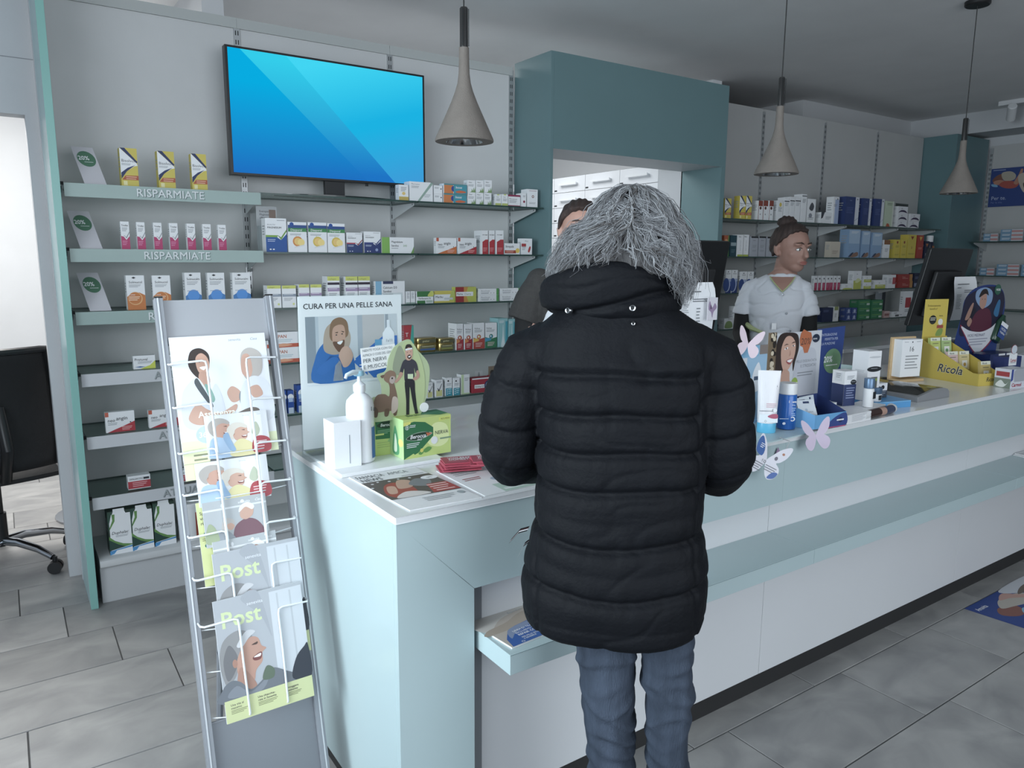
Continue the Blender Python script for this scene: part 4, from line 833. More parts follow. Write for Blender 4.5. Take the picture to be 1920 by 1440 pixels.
caregiver = [('r', 0, 0, 1, .16, '#dfe6b8'), ('r', 0, .16, 1, 1, '#e3e7ec'), ('t', 'senevita', .60, .945, .022, '#8b9aa5', .22), ('t', 'Casa', .83, .945, .022, '#8b9aa5', .12, 0, .3),
    ('b', [(.16,.79),(.2,.88),(.3,.9),(.38,.84),(.36,.72),(.3,.64),(.24,.66),(.18,.72)], '#3a2f2c'), ('b', [(.24,.82),(.3,.86),(.36,.82),(.37,.74),(.31,.68),(.25,.72)], '#c99c86'), ('b', [(.27,.745),(.34,.75),(.31,.72)], '#f4f2f2'),
    ('e',.275,.79,.006,.005,K),('e',.335,.79,.006,.005,K), ('b', [(.26,.7),(.34,.7),(.36,.62),(.3,.56),(.25,.6)], '#bf9480'),
    ('b', [(.05,.30),(.06,.52),(.14,.62),(.24,.66),(.34,.54),(.42,.60),(.48,.4),(.42,.28),(.2,.24)], '#d5dbe3'), ('b', [(.23,.66),(.27,.6),(.36,.44),(.34,.42),(.26,.52),(.2,.62)], '#4d5458'), ('b', [(.3,.6),(.35,.58),(.39,.48),(.35,.46)], '#7fa89c'),
    ('b', [(.1,.34),(.2,.45),(.3,.40),(.42,.36),(.6,.42),(.58,.36),(.4,.30),(.2,.28)], '#c9a08c'), ('b', [(.52,.52),(.58,.57),(.66,.52),(.64,.45),(.56,.44)], '#c9a08c'), ('b', [(.66,.52),(.86,.56),(.78,.42),(.66,.40)], '#7f8a90'),
    ('b', [(.70,.72),(.72,.84),(.82,.88),(.93,.82),(.92,.68),(.84,.62),(.74,.62)], '#b9b3ad'), ('b', [(.70,.74),(.73,.82),(.80,.82),(.82,.70),(.78,.63),(.71,.66)], '#cda28e'),
    ('b', [(.66,.5),(.72,.6),(.84,.64),(.98,.56),(1,.3),(.8,.24),(.66,.34)], '#dadfe6'), ('b', [(.76,.54),(.86,.56),(.9,.48),(.8,.46)], '#c9a08c'), ('b', [(.5,.3),(.74,.38),(.84,.34),(.6,.24)], '#6d635c'),
    ('t', 'Assistenza', .20, .34, .05, '#f0f3e4', .66, .03), ('t', 'a domicilio', .28, .27, .05, '#dfe6b8', .6, .03), ('e', .26, .20, .08, .07, '#b9cce0'), ('t', '365', .18, .18, .045, W, .2, .03),
    ('l', .3, .10, .9, .02, 2, '#8a946e')]
sheet('magazine', -.120, 1.0, .228, .303, .0185, .003, caregiver, 'large senior care magazine at the top of the brochure rack', rot=.3)
couple = lambda: [('r', 0, 0, 1, 1, '#dde1e4'), ('r', .62, .25, .9, .95, '#e8ebee'), ('b', [(.72,.5),(.8,.75),(.86,.55),(.8,.4)], '#b7c0a8'), ('t', 'senevita', .60, .91, .035, '#a9b4bc', .22), ('t', 'Casa', .83, .91, .035, '#a9b4bc', .12, 0, .3)]+face_old(.22, .68, 1.25, '#b0aaa4', '#c79a86')+face_old(.50, .55, 1.2, '#d8d2c6', '#cfa590')+[
    ('b', [(.02,.1),(.06,.42),(.18,.48),(.3,.4),(.42,.2),(.4,0),(.05,0)], '#a9c3dd'), ('b', [(.36,0),(.42,.28),(.56,.38),(.75,.2),(.8,0)], '#dcd39a'), ('b', [(.26,.5),(.34,.56),(.38,.36),(.44,.14),(.36,.12),(.28,.34)], '#8fb0d0'),
    ('b', [(.7,.08),(.74,.34),(.86,.4),(1,.3),(1,.04),(.8,.0)], '#b0434c'), ('l', .76, .26, .95, .06, 3, '#e4c6c8')]
sheet('brochure', -.064, 1.0, .150, .105, .0255, .0025, couple(), 'small couple brochure, right in the upper pocket of the rack', rot=.3)
sheet('brochure', -.098, .888, .170, .106, .0300, .0025, couple(), 'couple brochure in the second pocket from the top of the rack', rot=.3)
sheet('card_stack', -.120, .955, .06, .080, .0225, .003, [('r', 0, 0, 1, 1, '#dfe2b4'), ('l', .4, .7, .95, .14, 2, '#8a8f6e'), ('r', 0, .48, 1, .5, '#b9bc90')], 'stack of pale yellow cards at the left of the rack', rot=.3)
sheet('magazine', -.105, .70, .10, .20, .0270, .002, [('r', 0, 0, 1, 1, '#c9d08c'), ('t', 'Spitex', .06, .85, .04, K, .25, .01), ('t', 'vita', .06, .79, .04, K, .2, .01), ('t', 'rina', .06, .73, .04, K, .2, .01), ('e', .14, .62, .02, .02, '#1f6f6a'), ('e', .14, .48, .02, .02, '#1f6f6a'), ('l', .06, .56, .22, .02, 2, '#6d7350')], 'pale green magazine showing its left edge in the third pocket', rot=.3)
elder = [('r', 0, 0, 1, 1, '#aeb3b6'), ('r', 0, .78, 1, .82, '#d5d8da'), ('t', 'senevita', .55, .86, .06, '#e8eaec', .25), ('t', 'Casa', .82, .86, .06, '#e8eaec', .14, 0, .3), ('e', .3, .87, .03, .05, '#d5d8da'), ('e', .62, .9, .04, .04, '#e0e2e4')]+[
    ('b', [(.42,.10),(.46,.34),(.56,.46),(.68,.50),(.82,.42),(.92,.2),(.9,0),(.45,0)], '#7a5560'), ('b', [(.56,.62),(.60,.76),(.70,.80),(.78,.72),(.76,.56),(.66,.48),(.58,.52)], '#c9a08c'), ('b', [(.55,.66),(.58,.80),(.7,.86),(.8,.76),(.76,.68),(.66,.76)], '#e3e3e3'),
    ('b', [(.26,.3),(.28,.5),(.36,.58),(.46,.50),(.44,.34),(.34,.26)], '#b9b3ae'), ('b', [(.32,.4),(.40,.46),(.46,.38),(.4,.3)], '#c9a08c'), ('b', [(.1,0),(.2,.26),(.34,.3),(.46,.1),(.44,0)], '#8f959c'), ('b', [(0,.1),(.06,.5),(.16,.4),(.2,.1)], '#9aa884')]
sheet('brochure', -.093, .79, .150, .108, .0335, .0025, elder, 'brochure with a white haired man in a dark red sweater', rot=.3)
sheet('brochure', -.080, .70, .150, .102, .0370, .0025, elder, 'grey brochure mostly hidden behind the upper post magazine', rot=.3)
post = [('r', 0, .16, 1, 1, '#a9adb3'), ('r', .62, .16, 1, .97, '#c4c9cf'), ('b', [(.3,.97),(.5,.8),(.6,.6),(.5,1)], '#9fa3aa'), ('r', .7, .3, .72, .95, '#b4b9bf'), ('r', .85, .25, .87, .95, '#b4b9bf'),
    ('t', 'senevita', .36, .905, .03, '#dde1e3', .3), ('t', 'Post', .06, .765, .135, '#c9d6a0', .66, .03),
    ('b', [(.02,.36),(0,.52),(.06,.66),(.2,.72),(.32,.70),(.38,.64),(.3,.58),(.22,.5),(.16,.36),(.06,.3)], '#8b8b8c'), ('b', [(.06,.34),(.04,.5),(.12,.62),(.2,.5),(.14,.38)], '#6f6f72'),
    ('b', [(.2,.30),(.18,.46),(.26,.58),(.36,.64),(.44,.62),(.47,.55),(.52,.52),(.47,.49),(.46,.42),(.38,.36),(.34,.28)], '#b98d7a'), ('b', [(.36,.47),(.46,.50),(.45,.445),(.38,.44)], '#7a4340'), ('b', [(.37,.47),(.45,.49),(.44,.465)], '#efeeee'),
    ('b', [(.36,.575),(.43,.59),(.42,.57)], '#4f3b34'), ('b', [(.2,.6),(.32,.70),(.42,.68),(.34,.64),(.26,.58)], '#c4c5c8'), ('e', .16, .46, .02, .035, '#a87c6a'), ('b', [(.16,.3),(.22,.42),(.34,.30),(.36,.22),(.2,.2)], '#a87f6e'),
    ('b', [(0,.16),(0,.28),(.1,.33),(.2,.3),(.3,.22),(.44,.27),(.56,.34),(.72,.28),(.9,.2),(.95,.16)], '#6a7078'), ('b', [(.05,.2),(.15,.28),(.3,.2),(.5,.28),(.4,.18)], '#7d838c'), ('b', [(.78,.2),(.84,.36),(.95,.44),(1,.45),(1,.18)], '#2f3540'), ('b', [(.44,.27),(.5,.37),(.58,.33),(.56,.26)], '#5a6a58'),
    ('r', 0, 0, 1, .18, '#c5cc93'), ('t', 'Una vita al', .06, .13, .018, K, .2, .015), ('t', 'massimo', .06, .105, .018, K, .2, .015), ('l', .06, .09, .24, .012, 3, '#6d724e'),
    ('t', 'Una chiacchie-', .36, .13, .018, K, .26, .015), ('t', 'rata in Senevita', .36, .105, .018, K, .26, .015), ('l', .36, .09, .58, .012, 3, '#6d724e'), ('t', 'Proteggere', .68, .13, .018, K, .22, .015), ('t', "l'ambiente", .68, .105, .018, K, .22, .015), ('l', .68, .09, .86, .012, 3, '#6d724e')]
sheet('magazine', -.085, .490, .206, .285, .0455, .003, post, 'upper magazine titled Post with a laughing grey haired woman', rot=.3)
sheet('magazine', -.098, .382, .209, .285, .0575, .0035, post, 'lower magazine titled Post with a laughing grey haired woman', rot=.3)
# ================================================================ things on the left end of the counter
Z = .9202
# acrylic poster stand
e = empty('poster_stand', (.784, 1.925, Z+.0095), label='tall acrylic stand with skin care poster of a man in a blue winter jacket', cat='sign')
b = MB(); b.box(-.148, 0, .02, .148, .0015, .43, PAPER)
F = Face((-.148, 0, .02), (.296, 0, 0), (0, 0, .41))
JB = '#2a6fb8'
F.draw(b, [('t', 'CURA PER UNA PELLE SANA', .045, .92, .036, '#2b3037', .9, .012), ('r', .06, .44, .95, .87, '#cdd3d8'),
 ('r', .06, .44, .15, .87, '#8e99a3'), ('r', .15, .44, .18, .87, '#b9c4cd'), ('r', .55, .5, .6, .87, '#aab4be'), ('r', .6, .5, .82, .87, '#c3c0c0'), ('r', .83, .5, .86, .87, '#9fa8b2'),
 ('b', [(.12,.44),(.14,.6),(.2,.68),(.3,.72),(.44,.68),(.5,.6),(.52,.5),(.52,.44)], JB), ('b', [(.22,.66),(.24,.78),(.32,.83),(.42,.82),(.48,.74),(.46,.66),(.38,.62),(.28,.62)], '#b5a290'),
 ('b', [(.28,.74),(.30,.83),(.38,.86),(.45,.83),(.46,.75),(.42,.72),(.32,.70)], '#8d6c50'), ('b', [(.31,.78),(.36,.81),(.42,.80),(.43,.72),(.40,.66),(.35,.64),(.31,.69)], '#c79d86'),
 ('b', [(.31,.70),(.33,.66),(.37,.63),(.41,.66),(.42,.71),(.37,.70)], '#6f4f3c'), ('b', [(.35,.695),(.405,.705),(.38,.68)], '#f3f3f3'), ('e', .345,.745,.006,.004,K), ('e', .40,.75,.006,.004,K), ('b', [(.33,.76),(.36,.765),(.355,.757)], '#5a4334'), ('b', [(.39,.77),(.42,.765),(.41,.76)], '#5a4334'),
 ('b', [(.36,.60),(.40,.66),(.46,.66),(.50,.60),(.46,.54),(.40,.53)], '#cfa893'), ('p', [(.36,.6),(.4,.53),(.30,.56),(.2,.5),(.18,.53),(.28,.61)], '#1f5a9c'), ('p', [(.30,.44),(.34,.60),(.38,.56),(.4,.44)], '#d3d9de'), ('b', [(.15,.52),(.3,.6),(.36,.57),(.22,.49)], JB),
 ('p', [(.52,.58),(.80,.72),(.95,.72),(.95,.44),(.70,.44)], '#2f72c4'), ('p', [(.5,.56),(.64,.46),(.62,.62)], '#2f72c4'), ('r', .72,.60,.82,.70, '#d6dfe8'), ('r', .72,.66,.79,.70, '#5aa3cf'), ('p', [(.80,.60),(.92,.60),(.92,.74),(.88,.78),(.84,.78),(.80,.74)], '#e6ecf1'), ('r', .845,.78,.875,.83, '#dfe6ec'),
 ('t', '1a11', .83, .68, .02, '#4a5f74', .08), ('t', '1a11', .74, .625, .016, '#4a5f74', .07), ('l', .56, .53, .66, .02, 3, W), ('r', .06, .42, .95, .425, '#d5dde4')])
b.build('poster', e)
b = MB(); b.box(-.152, -.003, 0, .152, -.0012, .435, ACRYL); b.box(-.152, .0018, 0, .152, .0035, .435, ACRYL); b.box(-.152, -.06, .0, .152, .06, .004, ACRYL); b.build('acrylic_holder', e)
# white display platform with a raised lip
b = MB(); b.box(.659, 1.716, Z, .952, 2.0, Z+.009, mat('#e6e9eb', .3)); o = b.build('display_tray', None, bevel=.0015); tag(o, 'low white display tray under the bottle and effervescent tablet boxes', 'tray')
ZT = Z+.0092
# pump bottle
e = empty('pump_bottle', (.752, 1.81, ZT), label='white pump bottle with a blue label stripe in front of the poster', cat='bottle')
wm = mat('#e9edf0', .25)
b = MB().lathe([(.032, 0), (.036, .004), (.0365, .15), (.034, .165), (.022, .178), (.013, .184), (.013, .192)], (0,0,0), wm, 28)
vs = [(.0372*math.cos(a), .0372*math.sin(a), zz) for zz in (.012, .095) for a in [R(-62+i*8) for i in range(9)]]
b.add(vs, [(i, i+1, 10+i, 9+i) for i in range(8)], mat('#2d63ad', .4)); 
Face((.006, -.0375, .125), (.03, 0, 0), (0, 0, .03)).draw(b, [('t', '1a', .2, .5, .4, K, .6)])
b.build('bottle_body', e, smooth=True)
b = MB().lathe([(.015, .186), (.016, .19), (.016, .205), (.008, .212), (.005, .214), (.005, .235)], (0,0,0), wm, 20); b.tube([(0.002,0,.237), (-.02,-.01,.240), (-.042,-.02,.236), (-.046,-.022,.228)], [.008,.007,.005,.004], mat('#cfe0e8', .2), 10)
b.lathe([(.013, .229), (.014, .233), (.012, .242)], (0,0,0), mat('#8fc3d6', .2), 18); b.build('pump_head', e, smooth=True)
# leaflet dispenser box next to it (white)
e = empty('leaflet_box', (.699, 1.79, ZT), label='white leaflet box with a narrow slot left of the pump bottle', cat='box')
b = MB(); b.box(-.036, -.022, 0, .036, .05, .12, mat('#e9edf0', .35)); b.box(.004, -.0226, .01, .0058, -.022, .085, mat('#8a94a0', .6)); b.build('body', e, bevel=.002)
# effervescent tablet boxes
GD = '#2c7548'; GL = '#c3d676'
BER = lambda nerva: [('r', 0, 0, 1, 1, GL), ('b', [(.5,.35),(.62,.8),(.9,.75),(.95,.35),(.75,.2)], '#dfeaa4'), ('p', [(0,0),(0,.88),(.22,.93),(.45,.88),(.62,.72),(.62,.5),(.45,.3),(.3,.12),(.05,0)], GD), ('p', [(0,0),(.2,.12),(.28,0)], GL),
  ('e', .075, .80, .055, .06, W), ('e', .075, .80, .045, .05, GD), ('r', .07, .75, .08, .85, W), ('r', .055,.795,.095,.81, W), ('l', .13,.83,.25,.04,2,W),
  ('b', [(.05,.52),(.2,.62),(.42,.64),(.60,.58),(.48,.50),(.3,.44),(.15,.46)], '#aebfae'), ('b', [(.06,.52),(.2,.61),(.42,.63),(.54,.60),(.44,.50),(.3,.45),(.15,.47)], '#20402f'), ('p', [(.46,.61),(.60,.58),(.50,.51)], '#c8683c'),
  ('t', 'Berocca', .13, .50, .10, W, .37, .03, .2), ('t', 'PRO', .28, .43, .05, W, .1, .02), ('l', .06,.37,.33,.045,3,W),
  ('b', [(.4,.16),(.5,.24),(.58,.2),(.52,.12),(.44,.1)], '#5f9a4a'), ('b', [(.3,.1),(.38,.2),(.42,.14),(.36,.06)], '#5f9a4a'), ('e', .37,.17,.05,.05, '#d9d25a'), ('p', [(0,.84),(.14,.88),(.16,.95),(0,.93)], '#dfe06a')]+(
  [('t', 'NERVA', .65, .52, .10, '#44504a', .29, .003), ('e', .64,.38,.10,.10, W), ('r', .76,.38,1,.42,'#7d9a7c'), ('p', [(.74,.86),(1,.88),(1,.97),(.74,.95)], '#d3dd66'), ('t', 'NOUVEAU', .78, .885, .05, '#6f7f3c', .2, .01)] if nerva else [])
e = empty('effervescent_tablet_box', (.85, 1.756, ZT), label='green box reading NERVA on the display tray, nearest the customer', cat='box')
b = MB(); b.box(0, 0, 0, .148, .075, .108, mat(GL, .4), faces={1: mat('#b9cf6a', .4), 5: mat('#a9cf8a', .4)})
Face((0, 0, 0), (.148, 0, 0), (0, 0, .108)).draw(b, BER(True))
Face((0, .075, 0), (0, -.075, 0), (0, 0, .108)).draw(b, [('b', [(.2,.1),(.25,.5),(.4,.8),(.6,.5),(.65,.1)], '#4f9a6a'), ('b', [(.3,.15),(.33,.4),(.4,.6),(.5,.4),(.5,.15)], '#d9ead0'), ('e', .8,.4,.12,.1,'#d8df6a')])
Face((0, 0, .108), (.148, 0, 0), (0, .075, 0)).draw(b, [('p', [(.5,.5),(.7,1),(1,1),(1,.2),(.8,.1)], GD), ('t', 'Berocca', .2, .4, .3, '#5a7f5f', .35, .02, .2), ('r', 0, .8, .35, .95, GD)])
b.build('carton', e); e.rotation_euler = (0, 0, R(3))
e = empty('effervescent_tablet_box', (.797, 1.832, ZT), label='green box on end behind the NERVA box', cat='box')
b = MB(); b.box(0, 0, 0, .105, .05, .122, mat(GL, .4))
Face((0, 0, 0), (.105, 0, 0), (0, 0, .122)).draw(b, [('r', 0, 0, 1, 1, GL), ('p', [(.06,.38),(.06,.95),(.2,.97),(.5,.92),(.75,.75),(.75,.5),(.6,.36)], GD), ('e', .14,.86,.04,.035,W), ('b', [(.1,.68),(.35,.78),(.7,.72),(.4,.6)], '#20402f'), ('t', 'Berocca', .2, .655, .07, W, .5, .03, .2), ('l', .12,.56,.5,.035,3,'#8fb89a'), ('b', [(.4,.3),(.55,.42),(.7,.34),(.6,.24)], '#8fc07a'), ('l', .1,.28,.9,.05,3,'#a9c06a'), ('r', .06,.46,.3,.5,'#d9e080')])
b.build('carton', e)
# cut-out standee: speech panel, alpaca, man in black
e = empty('cardboard_standee', (.86, 1.815, ZT), label='printed cut-out of a man in black holding a brown alpaca beside a text panel', cat='sign')
def cut(loop, m, y, name, th=.0015):
    b = MB(); b.prism(loop, y, y+th, m, 'xz'); return b
Fz = lambda b, y: Face((0, y-.0002, 0), (1, 0, 0), (0, 0, 1))
gr = mat('#aebf92', .6)
q = smooth_loop([(-.075,.10),(-.085,.14),(-.07,.165),(-.045,.17),(-.045,.20),(-.055,.225),(-.03,.235),(-.02,.27),(0,.30),(.04,.315),(.06,.29),(.10,.24),(.095,.17),(.08,.125),(.06,.105)], 6)
b = cut(q, gr, 0, 'x'); F = Fz(b, 0)
F.draw(b, [('b', [(-.02,.11),(.0,.2),(.02,.3),(.055,.3),(.085,.22),(.08,.13),(.05,.108)], '#b3c48c'), ('b', [(-.01,.24),(.01,.30),(.03,.26),(.01,.22)], '#8f9a80'),
 # alpaca
 ('b', [(-.068,.145),(-.058,.170),(-.035,.172),(-.022,.165),(-.02,.19),(-.024,.205),(-.012,.21),(-.004,.19),(.002,.165),(.004,.14),(-.005,.125),(-.03,.125),(-.06,.125)], '#7f6654'), ('b', [(-.065,.14),(-.068,.115),(-.058,.112),(-.055,.13)], '#5f4a3c'), ('b', [(-.035,.13),(-.036,.112),(-.026,.112),(-.022,.13)], '#6a5343'), ('b', [(-.01,.13),(-.010,.112),(-.001,.112),(.002,.135)], '#6a5343'),
 ('b', [(-.016,.12),(-.012,.16),(.002,.158),(.004,.135),(-.004,.12)], '#c9b8ac'), ('b', [(-.036,.212),(-.034,.226),(-.018,.235),(-.003,.228),(-.002,.212),(-.012,.200),(-.026,.202)], '#8a6f5b'), ('b', [(-.04,.215),(-.046,.222),(-.034,.224)], '#6d5545'), ('b', [(-.02,.205),(-.016,.218),(-.004,.216),(-.004,.205),(-.012,.198)], '#b3a49c'), ('e', -.012,.213,.0025,.0025,'#1d1a18'),
 # man
 ('b', [(.010,.225),(.020,.255),(.033,.262),(.050,.260),(.062,.248),(.066,.225),(.058,.222),(.054,.236),(.052,.20),(.026,.20),(.024,.236),(.018,.222)], '#3b3a44'), ('b', [(.026,.205),(.052,.205),(.056,.17),(.060,.13),(.064,.106),(.056,.105),(.046,.15),(.040,.185),(.038,.15),(.036,.104),(.028,.104),(.028,.15)], '#25262b'),
 ('b', [(.012,.228),(.004,.214),(-.004,.205),(-.002,.199),(.008,.206),(.020,.222)], '#b98f7c'), ('b', [(.066,.228),(.070,.212),(.060,.202),(.050,.204),(.052,.210),(.060,.214),(.060,.226)], '#b98f7c'),
 ('b', [(.030,.262),(.028,.285),(.038,.297),(.049,.290),(.049,.268),(.041,.258)], '#c79d88'), ('b', [(.027,.284),(.031,.300),(.044,.301),(.050,.290),(.046,.291),(.036,.293)], '#2b2624'), ('p', [(.028,.285),(.049,.288),(.049,.292),(.028,.290)], '#dfe3e6'), ('b', [(.033,.268),(.040,.274),(.046,.268),(.040,.261)], '#4a352c'), ('b', [(.036,.2685),(.044,.270),(.040,.266)], '#eef0f0'), ('e', .034,.280,.0012,.001,K), ('e', .044,.281,.0012,.001,K),
 ('p', [(.034,.208),(.050,.206),(.050,.220),(.034,.221)], '#c7d9b0')])
b.build('alpaca_and_man', e)
b = MB(); b.prism([(-.094,.235),(-.02,.243),(.005,.25),(-.0,.305),(-.098,.298)], .004, .0055, mat('#e3e7e6', .6), 'xz')
F = Face((-.096, .0038, .238), (.1, 0, .007), (-.003, 0, .062)); F.draw(b, [('t', 'NIENTE YOGA CON GLI', .05, .80, .11, '#7d868a', .85), ('t', 'ALPACA O COSE DEL GENERE', .05, .60, .11, '#7d868a', .93), ('t', 'PER NERVI', .05, .34, .17, '#5d666a', .7, .004), ('t', 'E MUSCOLI', .05, .07, .17, '#5d666a', .72, .004)])
b.build('text_panel', e)
b = MB(); b.lathe([(.012, 0), (.012, .0012)], (0,0,0), PAPER, 24); b.M = Matrix.Identity(4)
d = MB(Matrix.Translation((.082, -.002, .124)) @ Matrix.Rotation(R(90), 4, 'X')); d.lathe([(.0135, 0), (.0135, .0012)], (0,0,0), PAPER, 28); d.build('round_sticker', e)
b = MB(); b.box(.005, .0, .095, .112, .012, .101, mat('#d3dc8a', .5)); b.box(-.004,.002,0,.001,.012,.11, gr); b.build('standee_foot', e)
# newspaper and papers
def flat_sheet(name, corners, th, prims, body='#dfe1e2'):
    """a thin sheet lying flat: corners = lower left, lower right, upper left (world, as read)"""
    o_, a, c_ = (Vector(p) for p in corners); U = a-o_; V = c_-o_
    b = MB(); n = U.cross(V).normalized()
    q = [o_, o_+U, o_+U+V, o_+V]; vs = [tuple(p+n*th) for p in q]+[tuple(p) for p in q]
    b.add(vs, [(0,1,2,3),(7,6,5,4),(0,4,5,1),(1,5,6,2),(2,6,7,3),(3,7,4,0)], mat(body, .5))
    Face(o_+n*th, U, V).draw(b, prims); return b.build(name)
news = [('t', 'FARMACIA', .04, .885, .075, '#3f444a', .40, 0), ('t', 'AMICA', .50, .885, .075, '#6d747a', .30, 0), ('t', 'NEWS', .04, .79, .075, '#3f444a', .30, .012), ('l', .62, .80, .95, .03, 1, G1),
 ('r', 0, .27, 1, .77, '#5c544f'), ('b', [(.05,.4),(.2,.62),(.4,.66),(.5,.5),(.4,.3),(.15,.28)], '#a3483c'), ('b', [(.10,.42),(.2,.58),(.3,.56),(.2,.4)], '#c9a08a'), ('b', [(.3,.5),(.45,.7),(.6,.66),(.5,.5)], '#c09a86'), ('b', [(.5,.55),(.7,.68),(.85,.6),(.7,.46)], '#7d8084'), ('p', [(.6,.28),(1,.28),(1,.5),(.7,.5)], '#a8403a'), ('l', .68,.46,.97,.05,4,'#e0c0bc'), ('b', [(.1,.28),(.3,.4),(.5,.36),(.55,.28)], '#d5cfca'), ('e', .9,.66,.07,.05,W), ('t', '-20%', .85,.645,.035,K,.09),
 ('e',.1,.7,.012,.012,W),('e',.2,.73,.01,.01,W),('e',.35,.71,.012,.012,W),('e',.5,.73,.01,.01,W),('e',.66,.72,.012,.012,W),('e',.02,.6,.012,.012,W), ('l', .35,.19,.8,.035,3,'#b9bdc1'), ('e',.9,.19,.03,.03,'#9aa5a8')]
o = flat_sheet('newspaper', ((.690, 1.400, Z+.0002), (.868, 1.392, Z+.0002), (.675, 1.708, Z+.0002)), .0025, news); tag(o, 'pharmacy newspaper with large NEWS headline on the counter corner', 'newspaper')
o = flat_sheet('leaflet', ((.880, 1.398, Z+.0002), (1.05, 1.405, Z+.0002), (.885, 1.640, Z+.0002)), .0015, [('r', .35,.0,.98,.26,'#a9c4b4'),('l', .1,.8,.6,.05,3,G1),('e',.55,.42,.05,.05,'#9ab0c0'),('e',.8,.5,.08,.05,'#aeb8b0'),('l',.1,.55,.4,.05,2,'#a05a5c'),('r',.4,.05,.9,.1,'#d5dfda')], '#dfe2e3'); tag(o, 'white and mint leaflet under the red flyers', 'leaflet')
rf = random.Random(5)
FL = [('t','VIOLENZA',.16,.66,.2,W,.7,.03),('t','DOMESTICA',.16,.42,.2,W,.75,.03),('l',.12,.25,.6,.09,1,'#d9a0a8')]
fly = [((.882,1.655),-18),((.884,1.64),-17),((.886,1.648),-19),((.888,1.636),-16),((.89,1.641),-20),((.884,1.63),-15),((.888,1.64),-18),((.93,1.585),-28),((.945,1.575),-12),((.936,1.582),-24)]
zf = Z+.0031
for i, ((x, y), a) in enumerate(fly):
    th = .0035; ca, sa = math.cos(R(a)), math.sin(R(a)); L, Wd = .10, .062
    p0 = (x, y-.04, zf); p1 = (x+L*ca, y-.04+L*sa, zf); p2 = (x-Wd*sa, y-.04+Wd*ca, zf)
    o = flat_sheet('flyer', (p0, p1, p2), th, FL, '#a63c50'); zf += th+.0003
    tag(o, 'dark pink flyer, %s from the bottom of the pile on the counter' % (ORD+['ninth','tenth'])[i], 'flyer', 'pile of dark pink flyers')
# magazine on the bench shelf
bro = [('r',0,0,1,1,'#b7aca0'),('b',[(0,.55),(.3,.8),(.7,.9),(1,.95),(1,1),(0,1)],'#c6c2bb'),('b',[(0,.6),(.3,.66),(.6,.8),(1,.74),(1,.5),(0,.45)],'#a89a8a'),('t','Bepanthen',.45,.86,.05,'#8f979c',.3),
 ('p',[(.02,0),(.06,.22),(.16,.38),(.32,.49),(.55,.52),(.8,.44),(1,.28),(1,0)],'#2a5ca6'),('b',[(.12,.2),(.2,.44),(.5,.5),(.8,.44),(.5,.40),(.25,.32)],'#7f8fae'),
 ('t','LINEA DI TRATTAMENTO',.22,.34,.045,W,.6,.01),('t','ESCLUSIVO PRONTAMED',.22,.27,.045,W,.6,.01),('t','REPAIR COMPLEX',.22,.20,.05,W,.5,.03),('t','PER PELLE SECCA',.22,.12,.035,W,.35,.01),('t','E SENSIBILE',.22,.07,.035,W,.25,.01),('e',.18,.035,.03,.022,W),('e',.18,.035,.022,.016,'#2a5ca6')]
o = flat_sheet('magazine', ((.874,1.275,.6003),(1.085,1.292,.6003),(.858,1.425,.6003)), .004, bro, '#dfe1e2'); tag(o, 'blue and sand coloured magazine on the bench end', 'magazine')
o = flat_sheet('magazine', ((.882,1.262,.6003),(.892,1.262,.6003),(.882,1.27,.6003)), .001, [], '#dfe1e2'); bpy.data.objects.remove(o)
for i, (dx, a) in enumerate(((0, 4), (.012, -3))):
    o = flat_sheet('leaflet', ((3.70+dx,1.30,.6003+i*.004),(3.90+dx,1.30+a*.003,.6003+i*.004),(3.71+dx,1.425,.6003+i*.004)), .0035, [('r',.05,.1,.9,.9,'#c3c6c8'),('r',.5,.5,.95,.95,'#5c6063'),('l',.1,.4,.45,.08,3,G1)], '#dfe1e2'); tag(o, ('lower' if i == 0 else 'upper')+' grey leaflet on the bench shelf at the right edge', 'leaflet')

# ================================================================ things on the right part of the counter
# monitors seen from behind
def monitor(x, y, zb, w_, h, lean, lab):
    e = empty('computer_monitor', (x, y, zb), label=lab, cat='monitor')
    M = Matrix.Rotation(R(lean), 4, 'X')
    b = MB(M); b.box(-w_/2, -.012, 0, w_/2, .012, h, BLK); b.build('housing', e, bevel=.004)
    b = MB(M); b.box(-w_*.30, -.036, h*.12, w_*.30, -.012, h*.72, mat('#1d1e20', .5)); b.build('rear_cover', e, bevel=.008)
    b = MB(M); b.box(-w_/2+.01, .0122, .01, w_/2-.01, .0128, h-.01, mat('#0c0d0e', .2)); b.build('screen', e)
    b = MB(); b.box(-.03, -.02, -(zb-.92)+.0, .03, .005, h*.35, DK); b.build('stand_neck', e, bevel=.003)
    b = MB(); b.box(-.11, -.07, -(zb-.9205), .11, .08, -(zb-.9205)+.014, DK); b.build('stand_foot', e, bevel=.005); return e
monitor(2.19, 2.06, 1.17, .40, .37, 10, 'black till monitor seen from behind, beside the grey haired customer')
monitor(4.05, 2.03, 1.135, .43, .40, 12, 'black till monitor seen from behind, left of the blue medicine display')
